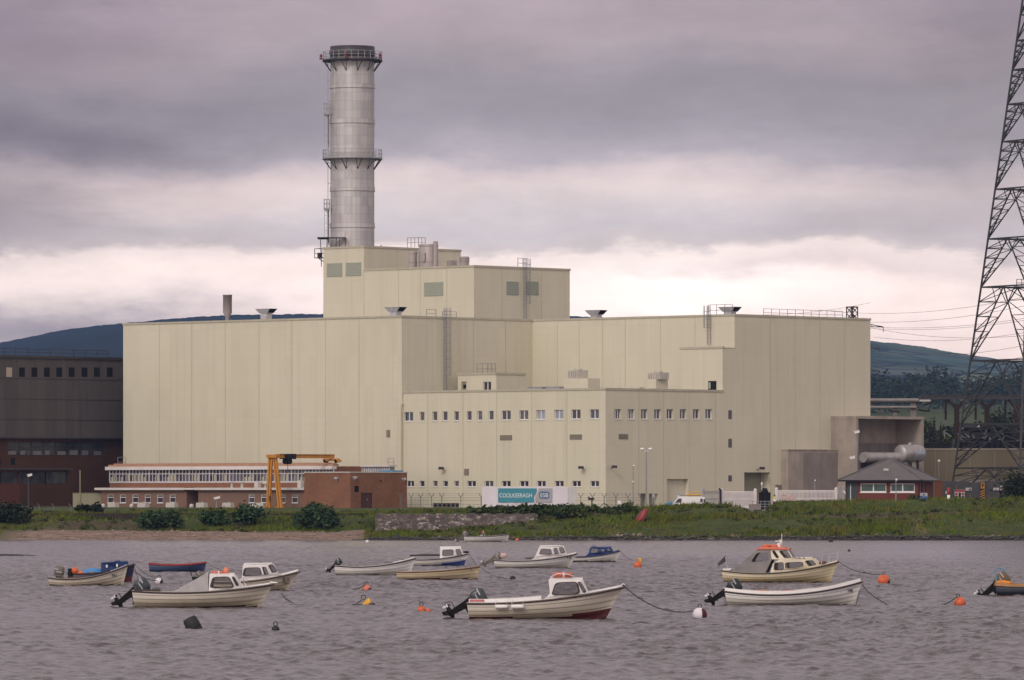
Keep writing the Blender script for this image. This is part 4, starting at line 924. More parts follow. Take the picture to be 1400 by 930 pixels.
# --- camera post in front of the annex
def cam_pole(label, px, Y, ytop, ybase, heads, mat='galv', r=.07, group=None, name='camera_post', base=None):
    x = X(px, Y); z0 = zat(ybase, Y) if base is None else base; z1 = zat(ytop, Y)
    t = thing(name, label, 'pole', (x, Y, z0), 0, group); mb = MB(); mb.tube([(x, Y, z0 - .2), (x, Y, (z0 + z1) / 2), (x, Y, z1)], [r * 1.5, r * 1.2, r], 8); mb.box(x - r * 3, x + r * 3, Y - r * 3, Y + r * 3, z0, z0 + .08); mb.build('post', M[mat], t)
    for (dx, py, w, kind) in heads:
        z = zat(py, Y); mb = MB()
        if kind == 'cam':
            mb.bar((x, Y, z - .1), (x + dx, Y - .2, z), .08); xf = Matrix.Translation((x + dx, Y - .3, z + .1)) @ Matrix.Rotation(-.25, 4, 'Y'); m2 = MB(xf); m2.box(-w, w, -.16, .16, -.12, .14); m2.box(-w - .1, w + .05, -.2, .2, .145, .19); mb.v += m2.v; o_ = len(mb.v) - len(m2.v); mb.f += [[i + o_ for i in f] for f in m2.f]; mb.m += m2.m; mb.sm += m2.sm
        elif kind == 'lamp':
            mb.tube([(x, Y, z - .25), (x + dx * .5, Y, z - .05), (x + dx, Y, z + .1)], .05, 6); mb.ball((x + dx * 1.25, Y - .05, z + .18), (w, .25, .16), n=12, k=6, sq=.8)
        elif kind == 'dome':
            mb.bar((x, Y, z), (x + dx, Y - .1, z + .05), .06); mb.ball((x + dx, Y - .1, z), (w, w, w), n=10, k=6)
        elif kind == 'flood':
            mb.bar((x, Y, z), (x + dx, Y - .15, z), .06); mb.box(x + dx - w, x + dx + w, Y - .45, Y - .1, z - .14, z + .16)
        mb.build({'cam': 'camera', 'lamp': 'lamp', 'dome': 'camera', 'flood': 'lamp'}[kind], M['white'], t)
    return t
YA = dep(a_at(296, nb - 4), nb - 4)
cam_pole('short post with a boxy white camera in front of the annex, left of the crane', 296, YA, 682, 699, [(.1, 682, .4, 'cam')], base=GZ)
# --- brick block
kb = -24.0; k1 = a_at(479, kb); k0 = a_at(416, kb); kB1 = b_at(556.5, k1); zk = zab(646.3, k1, kb)
bk = thing('brick_block', 'windowless flat roofed red brick block with a dark door beside the office block', 'brick building', tuple(BF @ Vector((k1 - 3, kb + 5, GZ))), ANG)
rd = rect('B', k1, 501.5, 16, 674, 705); rd = (rd[0], rd[1], GZ - .3, rd[3]); rvv = rect('B', k1, 487.5, 6, 664.5, 673)
mb = MB(BF); wall(mb, 'A', kb, k0, k1, GZ - .3, zk); wall(mb, 'B', k1, kb, kB1, GZ - .3, zk, holes=[rd, rvv], rec=.2)
mb.quad((k0, kb, GZ - .3), (k0, kB1, GZ - .3), (k0, kB1, zk), (k0, kb, zk)); mb.quad((k0, kB1, GZ), (k1, kB1, GZ), (k1, kB1, zk), (k0, kB1, zk)); mb.quad((k0, kb, zk), (k1, kb, zk), (k1, kB1, zk), (k0, kB1, zk), 1)
mb.build('wall', [M['brick'], M['roofing']], bk)
mb = MB(BF)
for (x0, x1, y0, y1) in ((k0 - .06, k1 + .06, kb - .06, kb + .2), (k1 - .2, k1 + .06, kb + .2, kB1 + .06), (k0 - .06, k0 + .2, kb + .2, kB1), (k0 + .2, k1 - .2, kB1 - .2, kB1 + .06)): mb.box(x0, x1, y0, y1, zk - .02, zk + .13)
mb.build('coping', M['concpale'], bk)
M['door'] = pm('dark_red_door', (.06, .022, .018), .5, var=.1)
mb = MB(BF); wbox(mb, 'B', k1, rd[0] + .01, rd[1] - .01, -.19, -.12, rd[2], rd[3] - .01); um = (rd[0] + rd[1]) / 2; wbox(mb, 'B', k1, um - .03, um + .03, -.12, -.10, rd[2], rd[3] - .05); dr = mb.build('door', M['door'], bk)
mb = MB(BF); wbox(mb, 'B', k1, um + .12, um + .2, -.12, -.06, GZ + 1, GZ + 1.25); mb.build('handle', M['galv'], dr)
plate(bk, 'vent', 'B', k1, (rvv[0] + .02, rvv[1] - .02, rvv[2] + .02, rvv[3] - .02), M['dark'], -.1)
for (kk, pl, px, py) in (('A', kb, 461, 654), ('B', k1, 551, 655), ('B', k1, 484, 653)):
    u = upx(kk, pl, px); z = zpx(kk, pl, u, py); mb = MB(BF); wbox(mb, kk, pl, u - .25, u + .25, .0, .35, z - .12, z + .16); wbox(mb, kk, pl, u - .05, u + .05, 0, .2, z - .35, z - .12); mb.build('wall_lamp', M['galvlt'], bk)
u = upx('B', k1, 520); plate(bk, 'vent', 'B', k1, rect('B', k1, 520.5, 2, 656.5, 659), M['dark'], .03)
mb = MB(BF); mb.box(a_at(530, kB1 - 1), k1 - .3, kB1 - 2.5, kB1 - .4, zk + .14, zk + .32); mb.build('roof_sheet', M['bluepaint'], bk)
# ================================================================ YELLOW CRANE
cb = -22.5; cA = a_at(376, cb); cE = wb + .45; ab_ = cA
cr = thing('gantry_crane', 'yellow orange semi gantry crane standing on splayed legs over the brick annex', 'crane', tuple(BF @ Vector((cA, cb, GZ))), ANG)
zt = zab(621.5, cA, cb); zb_ = zab(626, cA, cb)
def cleg(p0, w0, w1):
    mb = MB(BF); a0 = a_at(p0[0], cb); a1 = a_at(p0[1], cb); mb.tube([(a1, cb, GZ - .1), (a0, cb, zb_)], [w0, w1], 4, smooth=False); mb.box(a1 - .45, a1 + .45, cb - .3, cb + .3, GZ - .05, GZ + .12)
    return mb.build('leg', M['crane'], cr)
cleg((368.5, 365.6), .21, .2); cleg((371.8, 368.2), .19, .18); cleg((374.3, 381.8), .19, .18); cleg((377.2, 385.4), .21, .2)
mb = MB(BF); aa0, aa1 = a_at(366.5, cb), a_at(380, cb); mb.box(aa0, aa1, cb - .35, cb + .35, zb_, zt - .01); mb.box(cA - .24, cA + .24, cb + .35, cE + .2, zt - .48, zt); mb.box(cA - .36, cA + .36, cb + .35, cE + .2, zt + .003, zt + .06); mb.build('beam', M['crane'], cr)
zrail = zr + .5
mb = MB(BF); mb.box(cA - .28, cA + .28, cE - .1, cE + .35, zrail + .55, zt - .552); mb.box(cA - 1.7, cA + 1.1, cE - .15, cE + .4, zrail + .2, zrail + .55); mb.box(cA + 1.1, cA + 1.45, cE - .1, cE + .3, zrail + .05, zrail + .35); mb.build('end_carriage', M['crane'], cr)
for dx in (-1.35, .75):
    mb = MB(BF); mb.tube([(cA + dx, cE - .2, zrail + .22), (cA + dx, cE + .45, zrail + .22)], .22, 14); mb.build('wheel', M['black'], cr)
mb = MB(BF); hb_ = cb + 2.4; mb.box(cA - .75, cA + .75, hb_ - .8, hb_ + .9, zt - .62, zt + .1); mb.tube([(cA - .6, hb_, zt - .9), (cA + .5, hb_, zt - .9)], .42, 12); mb.tube([(cA, hb_, zt - .9), (cA, hb_, zt - 2)], .03, 4); mb.tube([(cA, hb_, zt - 2), (cA + .16, hb_, zt - 2.2), (cA, hb_, zt - 2.4), (cA - .12, hb_, zt - 2.28)], .05, 6); mb.build('hoist', M['black'], cr)
mb = MB(BF); mb.box(a_at(370, cb), a_at(371.2, cb), cb - .3, cb - .2, GZ + .8, GZ + 1.6); mb.build('control_box', M['darksteel'], cr)
# ================================================================ OLD STATION AT THE LEFT
oa = -100.0; o0, o1 = b_at(-260, oa), 46.0
od = thing('old_station', 'dark stained old power station with small top windows over dark brick at left', 'old power station', tuple(BF @ Vector((oa - 10, 0, GZ))), ANG)
ub = b_at(90, oa); ztop = zab(488.5, oa, ub); zcb = zab(600, oa, ub)
TW = [rect('B', oa, c, 8, 502.5, 515.5) for c in (12.5, 30, 47, 64, 81, 98, 115.5, 132.5, 150, -5, -22, -39)]
SWr = rect('B', oa, 81, 134, 604.5, 623)
SW = [(SWr[0], SWr[1], SWr[2], SWr[3])]
sm_ = [rect('B', oa, 21, 6, 626, 636), rect('B', oa, 0, 8, 626, 638)]
mb = MB(BF); wall(mb, 'B', oa, o0, o1, zcb, ztop, holes=TW, rec=.35); wall(mb, 'B', oa - .5, o0, o1, GZ - .3, zcb, holes=SW + sm_, rec=.4, m=1)
mb.quad((oa, o0, zcb), (oa, o1, zcb), (oa - .5, o1, zcb), (oa - .5, o0, zcb))
mb.quad((oa - 40, o0, GZ), (oa - .5, o0, GZ), (oa, o0, ztop), (oa - 40, o0, ztop)); mb.quad((oa - 40, o0, ztop - .1), (oa, o0, ztop - .1), (oa, o1, ztop - .1), (oa - 40, o1, ztop - .1), 2); mb.quad((oa - 40, o1, GZ), (oa, o1, GZ), (oa, o1, ztop), (oa - 40, o1, ztop)); mb.quad((oa - 40, o0, GZ), (oa - 40, o1, GZ), (oa - 40, o1, ztop), (oa - 40, o0, ztop))
for k in (.25, .5, .75): z = zcb + (ztop - zcb) * (k - .02); wbox(mb, 'B', oa, o0, o1, -.05, .03, z - .05, z + .05, 3)
wbox(mb, 'B', oa, o0, o1, -.3, .15, zcb - .02, zcb + .2, 3)
wbox(mb, 'B', oa, o0 - .1, o1 + .1, -.4, .2, ztop - .25, ztop + .12, 3)
mb.build('wall', [M['darkconc'], M['brickdark'], M['roofing'], M['darksteel'], M['seam']], od)
M['oldglass'] = pm('grimy_glass', (.028, .03, .036), .15, var=.5, vs=.6, col2=(.05, .05, .055))
for i, r in enumerate(TW): plate(od, 'window', 'B', oa, r, M['conc'] if i == 0 else M['dark'], -.3)
nS = 8
for i in range(nS):
    u0 = SWr[0] + (SWr[1] - SWr[0]) * i / nS; u1 = SWr[0] + (SWr[1] - SWr[0]) * (i + 1) / nS; mb = MB(BF); pl = oa - .5
    wbox(mb, 'B', pl, u0 + .06, u1 - .06, -.4, -.33, SWr[2] + .05, SWr[3] - .05, 1)
    wbox(mb, 'B', pl, u0, u0 + .06, -.4, -.26, SWr[2], SWr[3] - .01, 0); wbox(mb, 'B', pl, u1 - .06, u1, -.4, -.26, SWr[2], SWr[3] - .01, 0); zc = (SWr[2] + SWr[3]) / 2; wbox(mb, 'B', pl, u0 + .06, u1 - .06, -.33, -.28, zc - .05, zc + .05, 0)
    wbox(mb, 'B', pl, u0 + .3, u0 + (u1 - u0) * rg.uniform(.4, .85), -.325, -.31, SWr[2] + .1, SWr[2] + (SWr[3] - SWr[2]) * rg.uniform(.3, .55), 2)
    mb.build('window', [M['darksteel'], M['oldglass'], pm('dim_blind', (.16, .15, .15), .6) if i == 0 else bpy.data.materials['dim_blind']], od)
for r in sm_: plate(od, 'window', 'B', oa - .5, r, M['dark'], -.35)
rail(od, [(oa - .3, o0, ztop + .1), (oa - .3, b_at(150, oa), ztop + .1)], .95, 2.2, mat=M['darksteel'], w=.08)
# its low front wing
fa = -93.0; f0, f1 = b_at(-200, fa), b_at(97, fa); zf = zab(641.5, fa, (f1 + b_at(0, fa)) / 2)
fw = thing('front_wing', 'low dark brick wing with a wide strip of dark windows at the far left', 'building wing', tuple(BF @ Vector((fa, f1 - 8, GZ))), ANG)
br = rect('B', fa, 5, 176, 645, 661.5); rr_ = b_at(27, fa)
mb = MB(BF); wall(mb, 'B', fa, f0, rr_, GZ - .3, zf, holes=[(f0 + .01, rr_ - .005, br[2], br[3])], rec=.4, m=1); wall(mb, 'B', fa, rr_, f1, GZ - .3, zf, holes=[(rr_ + .005, br[1], br[2], br[3])], rec=.4, m=0)
mb.quad((oa - .5, f1, GZ - .3), (fa, f1, GZ - .3), (fa, f1, zf), (oa - .5, f1, zf)); mb.quad((oa - .5, f0, zf - .05), (fa, f0, zf - .05), (fa, f1, zf - .05), (oa - .5, f1, zf - .05), 2)
wbox(mb, 'B', fa, f0, f1 + .1, -.3, .35, zf - .12, zf + .15, 3)
M['brickleft'] = brickmat('plain_red_brick', (.12, .035, .022), (.10, .032, .02), (.07, .03, .02))
mb.build('wall', [M['brickdark'], M['brickleft'], M['roofing'], M['darksteel']], fw)
for (p0, p1) in ((-83, -45), (-43, 1), (3.5, 26), (28, 63), (65, 93)):
    u0, u1 = b_at(p0, fa), b_at(p1, fa); mb = MB(BF); wbox(mb, 'B', fa, u0 + .03, u1 - .03, -.4, -.33, br[2] + .02, br[3] - .02, 0); wbox(mb, 'B', fa, u1 - .1, u1, -.33, -.26, br[2] + .02, br[3] - .02, 1); wbox(mb, 'B', fa, u0 + .1, u1 - .1, -.33, -.27, br[2] + .02, br[2] + .1, 1)
    mb.build('window', [M['oldglass'], M['darksteel']], fw)
# beige site panel between them
pY = 842.0; mb = MB(); mb.box(X(99.5, pY), X(138, pY), pY, pY + .4, GZ - .2, zat(675, pY)); mb.box(X(99, pY), X(138.5, pY), pY - .06, pY + .46, zat(674.8, pY), zat(674, pY))
mb.bar((X(109.5, pY), pY - .12, GZ - .2), (X(109.5, pY), pY - .12, zat(643, pY)), .13)
M['beige'] = pm('beige_panel', (.26, .235, .15), .7, var=.1, stain=(.2, .18, .12), ss=.3)
tag(mb.build('panel_wall', M['beige'], None, origin=(X(119, pY), pY, GZ)), 'plain beige panel wall with a dark post between the dark brick and the annex', 'wall')
cam_pole('thin lamp post with a white head in front of the dark front wing windows', 39, 790, 650, 697, [(.2, 651, .3, 'cam')], 'darksteel', .09, base=GZ, name='lamp_post')
# ================================================================ RIGHT: CONCRETE BAYS
c0, c1 = b_at(1077.5, 1.2), 47.5
cbk = thing('concrete_bay', 'tall open fronted stained concrete transformer bay attached to the right end of the hall', 'concrete bay', tuple(BF @ Vector((3, 50, GZ))), ANG)
al = 4.6; cz = zab(616, 1.2, 44); mb = MB(BF); bS = b_at(1143.5, 1.0)
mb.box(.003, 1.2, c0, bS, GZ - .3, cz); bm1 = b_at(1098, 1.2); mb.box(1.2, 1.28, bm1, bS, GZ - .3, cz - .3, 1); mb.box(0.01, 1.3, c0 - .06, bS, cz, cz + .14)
mb.build('low_wall', [M['conc'], M['concdark']], cbk)
bW = bS; ak = a_at(1170, bW); bT = b_at(1263, ak); zt = zab(572.5, ak, bW); th = .55
mb = MB(BF)
mb.box(.01, ak, bW, bW + th, GZ - .3, zt); mb.box(.01, ak, bT - th, bT, GZ - .3, zt); mb.box(-.4, .009, bW, bT, GZ - .3, zt); mb.box(-.45, ak + .06, bW - .06, bT + .06, zt + .002, zt + .38)
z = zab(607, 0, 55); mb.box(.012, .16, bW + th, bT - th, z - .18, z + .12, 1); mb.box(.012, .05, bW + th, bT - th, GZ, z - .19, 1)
mb.build('shell', [M['conc'], M['concdark']], cbk)
# silver vessel and duct in the bay
a_t = ak + 2.2; v0, v1 = b_at(1229, a_t), b_at(1259, a_t); vz = zab(620, a_t, v0); vr = 12.0 / (F / dep(a_t, v0))
vs_ = thing('silver_vessel', 'shiny silver clad cylindrical vessel on legs in front of the open concrete bay', 'vessel', tuple(BF @ Vector((a_t, (v0 + v1) / 2, GZ))), ANG)
M['silver'] = pm('dented_silver_foil', (.42, .40, .39), .45, .5, var=.25, vs=1.6, bump=.25, bs=2.5, stain=(.2, .17, .16), ss=.8, samt=.6)
mb = MB(BF); prof = [(0, 0), (.45, .04), (.8, .2), (.97, .5), (1, .9)]; pts, rs_ = [], []
for r_, d_2 in prof: pts.append((a_t, v0 + d_2 * .6, vz)); rs_.append(max(.01, r_ * vr))
for r_, d_2 in prof[::-1]: pts.append((a_t, v1 - d_2 * .6, vz)); rs_.append(max(.01, r_ * vr))
mb.tube(pts, rs_, 24); mb.tube([(a_t, v0 + 1.2, vz), (a_t, v0 + 1.35, vz)], vr * 1.04, 24); mb.tube([(a_t, v1 - 1.5, vz), (a_t, v1 - 1.35, vz)], vr * 1.04, 24); mb.tube([(a_t, (v0 + v1) / 2, vz + vr), (a_t, (v0 + v1) / 2, vz + vr + .3)], .35, 12); mb.build('drum', M['silver'], vs_)
mb = MB(BF); mb.box(a_t + vr * .97, a_t + vr * .97 + .06, v0 + 2.6, v0 + 4.2, vz - .1, vz + .25); mb.build('label_plate', pm('pale_blue_plate', (.30, .40, .55), .5), vs_)
for vv in (v0 + 1.4, v1 - 1.5):
    for s_ in (-.8, .8): mb = MB(BF); mb.bar((a_t + s_, vv, GZ - .1), (a_t + s_ * .8, vv, vz - vr * .55), .3); mb.build('leg', M['darksteel'], vs_)
mb = MB(BF); u0, u1 = b_at(1180, ak + .8), b_at(1226, ak + .8); dz = zab(625.5, ak + .8, u0); mb.tube([(ak + .8, u0, dz), (ak + .8, u0 + 2.0, dz), (a_t - .1, u1, dz + .1)], [.72, .72, .62], 18); mb.tube([(ak + .8, u0 + .6, dz), (ak + .8, u0 + .75, dz)], .78, 18)
d_o = mb.build('duct', M['silver'], vs_); mb = MB(BF); mb.box(ak + .1, ak + 1.4, u0 + .3, u0 + 2.6, dz - 1.5, dz - .75); mb.box(ak + .3, ak + 1.2, u0 + .8, u0 + 1.6, GZ, dz - 1.5); mb.build('support', M['dark'], vs_)
# --- sand wall of the transformer compound
tY = 866.0; tx0, tx1 = X(1240, tY), X(1660, tY); tz = zat(615, tY)
cw_ = thing('compound_wall', 'long sand coloured wall below the black transformers at the right', 'wall', (X(1340, tY), tY, GZ)); mb = MB(); mb.box(tx0, tx1, tY, tY + .5, zat(656, tY), tz); mb.build('panel', M['creamwall'], cw_)
mb = MB(); mb.box(tx0, tx1, tY - .02, tY + .6, GZ - .3, zat(656, tY) - .003); mb.build('base', M['concdark'], cw_); mb = MB(); mb.box(tx0, tx1, tY - .08, tY + .58, tz + .003, tz + .2); mb.build('coping', M['conc'], cw_)
for p in (1279, 1294, 1326, 1360, 1392): mb = MB(); mb.box(X(p, tY) - .06, X(p, tY) + .06, tY - .03, tY - .003, zat(656, tY), tz - .1); mb.build('joint', M['concdark'], cw_)
# --- transformers
def bead(mb, x, Y, z0, z1, r0, r1, n, m=0):
    prof = [(.001, 0)]
    for i in range(n):
        a, b_ = i / n, (i + .5) / n; rr = r0 + (r1 - r0) * a; prof += [(rr * .55, (z1 - z0) * a), (rr, (z1 - z0) * (a + .3 / n)), (rr * .55, (z1 - z0) * b_)]
    prof.append((.001, z1 - z0)); mb.lathe(prof, (x, Y, z0), 12, m)
TY = 884.0; gT = 3.0
t1 = thing('bushing_transformer', 'black transformer with three upright ribbed bushings just right of the concrete bay', 'transformer', (X(1281, TY), TY, gT)); mb = MB()
mb.box(X(1263, TY), X(1301, TY), TY, TY + 4, gT - .6, zat(607, TY)); mb.box(X(1262, TY), X(1302, TY), TY - .1, TY + 4.1, zat(607, TY), zat(605.5, TY)); mb.build('tank_body', M['black'], t1)
for i in range(7): mb = MB(); x = X(1265 + i * 5.5, TY); mb.box(x, x + .25, TY - .5, TY - .003, gT, zat(609, TY)); mb.build('radiator_fin', M['black'], t1)
for px, py in ((1271.5, 581), (1278, 573), (1287, 581)): mb = MB(); bead(mb, X(px, TY), TY + 1.2, zat(607, TY), zat(py, TY), .42, .22, 8); mb.tube([(X(px, TY), TY + 1.2, zat(py, TY)), (X(px, TY), TY + 1.2, zat(py - 3, TY))], .07, 6); mb.build('bushing', M['black'], t1)
mb = MB(); mb.tube([(X(1292, TY), TY, zat(600, TY)), (X(1290, TY), TY - .3, zat(590, TY)), (X(1294.5, TY), TY, zat(586.5, TY))], .06, 6); mb.tube([(X(1290, TY), TY - .3, zat(590, TY)), (X(1301, TY), TY, zat(597, TY))], .06, 6); mb.build('pipe', M['galv'], t1)
rail(t1, [(X(1262, TY), TY - .8, zat(613, TY)), (X(1293, TY), TY - .8, zat(613, TY))], 1.1, 1.0, mat=M['darksteel'])
t2 = thing('oil_tank_transformer', 'large black transformer carrying a long horizontal oil tank behind the sand wall', 'transformer', (X(1360, TY), TY, gT)); mb = MB()
mb.box(X(1306, TY), X(1420, TY), TY + .4, TY + 5, gT - .6, zat(600, TY)); mb.box(X(1314, TY), X(1398, TY), TY + .2, TY + 4, zat(600, TY), zat(596, TY)); mb.build('tank_body', M['black'], t2)
mb = MB(); z = zat(585, TY); r = 6.6 / (F / TY); mb.tube([(X(1318.5, TY), TY + 1, z), (X(1320, TY), TY + 1, z), (X(1353, TY), TY + 1, z), (X(1354.5, TY), TY + 1, z)], [r * .8, r, r, r * .8], 20); ot = mb.build('oil_tank', M['black'], t2)
mb = MB()
for px in (1324, 1349): mb.box(X(px, TY) - .15, X(px, TY) + .15, TY + .6, TY + 1.4, zat(598, TY), z - r * .9)
mb.build('bracket', M['darksteel'], t2); mb = MB(); mb.box(X(1336, TY), X(1339.5, TY), TY + 1 - r - .04, TY + 1 - r + .05, z, z + .35); mb.build('plate', M['galvlt'], ot)
for i in range(14): mb = MB(); x = X(1309 + i * 7.6, TY); mb.box(x, x + .35, TY - .3, TY + .39, gT, zat(602 + (i % 3), TY)); mb.build('radiator_fin', M['black'], t2)
rg = random.Random(12); mb = MB()
for i in range(22):
    px, py = rg.uniform(1312, 1398), rg.uniform(594, 604); q = Vector((X(px, TY), TY - .5, zat(py, TY))); mb.tube([q, q + Vector((rg.uniform(-1, 1), 0, rg.uniform(-.3, .7)))], .035, 5); 
    if i % 4 == 0: mb.ball(q, .12, n=8, k=5)
mb.build('pipework', M['galv'], t2)
# --- busbar gantry
gY = 912.0; gt = thing('busbar_gantry', 'dark switchyard gantry of brown Y shaped columns under a long heavy beam', 'gantry', (X(1340, gY), gY, GZ)); mb = MB()
mb.box(X(1258, gY), X(1480, gY), gY - .5, gY + .5, zat(546, gY), zat(541.5, gY)); mb.box(X(1258, gY), X(1480, gY), gY - .6, gY + .6, zat(541.4, gY), zat(540.4, gY)); mb.build('beam', M['darksteel'], gt)
M['brownconc'] = pm('brown_concrete_column', (.032, .023, .018), .95, var=.2, spec=.1)
for px in (1308, 1349.5, 1390, 1435):
    x = X(px, gY); mb = MB(); mb.box(x - .38, x + .38, gY - .4, gY + .4, 2, zat(553, gY)); mb.build('column', M['brownconc'], gt)
    for s_ in (-1, 1): mb = MB(); mb.tube([(x + s_ * .25, gY, zat(556, gY)), (x + s_ * 1.3, gY, zat(547, gY))], [.42, .25], 4, smooth=False); mb.build('strut', M['brownconc'], gt)
for px in (1293, 1334, 1374.5, 1416): mb = MB(); bead(mb, X(px, gY), gY, zat(574, gY), zat(546.5, gY), .26, .26, 12); mb.build('insulator', M['black'], gt)
# --- pale pipe bridge to its left
pY = 902.0; pb = thing('pipe_bridge', 'pale pipes carried on short posts between the hall and the busbar gantry', 'pipe bridge', (X(1220, pY), pY, GZ)); M['palepipe'] = pm('pale_pipe', (.20, .18, .165), .5, .1, var=.15)
for (p0, p1, py, r) in ((1160, 1256, 547.5, .30), (1160, 1253, 557, .22)): mb = MB(); mb.tube([(X(p0, pY), pY, zat(py, pY)), (X(p1, pY), pY, zat(py, pY))], r, 10); mb.build('pipe', M['palepipe'], pb)
for px, w in ((1224, .3), (1249, .42)): mb = MB(); mb.box(X(px, pY) - w, X(px, pY) + w, pY + .3, pY + .9, 2, zat(548 if w > .4 else 559, pY)); mb.build('post', M['palepipe'], pb)
for pts in (((1214, 560), (1219, 563), (1229, 563)), ((1255, 560), (1262, 562), (1271, 562)), ((1262, 554), (1272, 551), (1277, 547))): mb = MB(); mb.tube([(X(a, pY), pY - .8, zat(b_, pY)) for a, b_ in pts], .13, 8); mb.build('connector', M['black'], pb)
mb = MB(); mb.box(X(1257, pY), X(1272, pY), pY - .4, pY + .2, zat(549, pY), zat(546.5, pY)); mb.build('light_strip', M['concpale'], pb)
# ================================================================ GATEHOUSE
gY0 = 716.0; gx = X(1217, gY0); hs = 4.4; gz0 = GZ; ez = zat(656.5, gY0); apz = zat(628, gY0); GR = R(-16)
gh = thing('gatehouse', 'small red brick gatehouse with a grey hipped slate roof and white framed windows', 'gatehouse', (gx, gY0 + 1, gz0), GR); GM = Matrix.Translation((gx, gY0 + 1, 0)) @ Matrix.Rotation(GR, 4, 'Z')
sG = F / (gY0 - 3.5)
def gwin(mb, face, u0, u1, z0, z1, o, m):
    if face == 'F': mb.box(u0, u1, -hs - o, -hs + .02, z0, z1, m)
    else: mb.box(hs - .02, hs + o, u0, u1, z0, z1, m)
FW = [(-2.6, .55), (1.05, 4.0)]; wz0, wz1 = zat(673, gY0 - 4), zat(661, gY0 - 4)
mb = MB(GM)
def holewall(mb, u0, u1, z0, z1, holes, f, dep_):
    us = sorted({u0, u1, *[h[0] for h in holes], *[h[1] for h in holes]}); zs_ = sorted({z0, z1, *[h[2] for h in holes], *[h[3] for h in holes]})
    for i in range(len(us) - 1):
        for j in range(len(zs_) - 1):
            uc, zc = (us[i] + us[i + 1]) / 2, (zs_[j] + zs_[j + 1]) / 2
            if any(h[0] < uc < h[1] and h[2] < zc < h[3] for h in holes): continue
            mb.quad(f(us[i], 0, zs_[j]), f(us[i + 1], 0, zs_[j]), f(us[i + 1], 0, zs_[j + 1]), f(us[i], 0, zs_[j + 1]))
    for h in holes:
        c = [(h[0], h[2]), (h[1], h[2]), (h[1], h[3]), (h[0], h[3])]
        for k in range(4): p, q = c[k], c[(k + 1) % 4]; mb.quad(f(p[0], 0, p[1]), f(q[0], 0, q[1]), f(q[0], dep_, q[1]), f(p[0], dep_, p[1]))
HF = [(u0, u1, wz0, wz1) for u0, u1 in FW]; HD = (-4.35, -3.0, gz0 - .2, wz1 + .1)
holewall(mb, -hs, hs, gz0 - .3, ez + .15, HF + [HD], lambda u, d, z: (u, -hs + d, z), .22)
HR = [(-3.2, -2.2, gz0 + .8, wz1), (-1.0, -.1, gz0 + .8, wz1)]
holewall(mb, -hs, hs, gz0 - .3, ez + .15, HR, lambda u, d, z: (hs - d, u, z), .22)
mb.quad((-hs, -hs, gz0), (-hs, hs, gz0), (-hs, hs, ez + .15), (-hs, -hs, ez + .15)); mb.quad((-hs, hs, gz0), (hs, hs, gz0), (hs, hs, ez + .15), (-hs, hs, ez + .15))
mb.build('wall', M['brickred'], gh)
for u0, u1 in FW:
    mb = MB(GM); y = -hs + .12; um = (u0 + u1) / 2
    for (a, b_) in ((u0, u0 + .1), (um - .07, um + .07), (u1 - .1, u1)): mb.box(a, b_, y, y + .08, wz0, wz1)
    for (a, b_) in ((wz0, wz0 + .12), (wz1 - .1, wz1)): mb.box(u0 + .1, um - .07, y, y + .08, a, b_); mb.box(um + .07, u1 - .1, y, y + .08, a, b_)
    mb.box(u0 + .1, u1 - .1, y + .05, y + .07, wz0 + .12, wz1 - .1, 1); mb.box(u0 - .06, u1 + .06, y - .18, y - .001, wz0 - .1, wz0 + .005); mb.build('window', [M['upvc'], pm('green_tinted_glass', (.03, .07, .06), .1, var=.5, vs=.8) if 'green_tinted_glass' not in bpy.data.materials else bpy.data.materials['green_tinted_glass']], gh)
for h in HR:
    mb = MB(GM); xx = hs - .14
    for (a, b_) in ((h[0], h[0] + .1), (h[1] - .1, h[1])): mb.box(xx - .08, xx, a, b_, h[2], h[3])
    mb.box(xx - .08, xx, h[0] + .1, h[1] - .1, h[2], h[2] + .1); mb.box(xx - .08, xx, h[0] + .1, h[1] - .1, h[3] - .1, h[3]); mb.box(xx - .06, xx - .02, h[0] + .1, h[1] - .1, h[2] + .1, h[3] - .1, 1); mb.build('window', [M['upvc'], M['glass']], gh)
mb = MB(GM); mb.box(HD[0] + .01, HD[1] - .01, -hs + .15, -hs + .21, HD[2], HD[3] - .01, 0); mb.box(HD[0] + .5, HD[0] + .58, -hs + .1, -hs + .149, HD[2] + .2, HD[3] - .2, 1); mb.build('door', [pm('dark_green_door', (.03, .045, .05), .4), M['white']], gh)
mb = MB(GM); e = hs + .75; v = [(-e, -e, ez), (e, -e, ez), (e, e, ez), (-e, e, ez), (-.35, 0, apz), (.35, 0, apz)]
mb.add(v, [(0, 1, 5, 4), (1, 2, 5), (2, 3, 4, 5), (3, 0, 4)], 0); mb.add([(p[0], p[1], ez - .18) for p in v[:4]], [(3, 2, 1, 0)], 1)
for i in range(4): p, q = v[i], v[(i + 1) % 4]; mb.quad((p[0], p[1], ez - .18), (q[0], q[1], ez - .18), (q[0], q[1], ez - .002), (p[0], p[1], ez - .002), 1)
rf = mb.build('roof', [M['slate'], M['black']], gh)
mb = MB(GM)
for p in v[:4]: q = v[4] if p[0] < 0 else v[5]; mb.tube([(p[0], p[1], p[2] + .03), (q[0], q[1], q[2] + .05)], .09, 5)
mb.build('ridge_tile', M['slate'], rf)
mb = MB(GM); mb.box(-.1, .5, -2.9, -2.3, ez + (apz - ez) * .45, ez + (apz - ez) * .55); mb.build('roof_vent', M['concpale'], rf)
pr_ = MB(); pY = 700; pr_.box(X(1278, pY), X(1289, pY), pY, pY + .6, GZ - .2, zat(658, pY)); pr_.box(X(1277.5, pY), X(1289.5, pY), pY - .05, pY + .65, zat(658, pY), zat(657, pY))
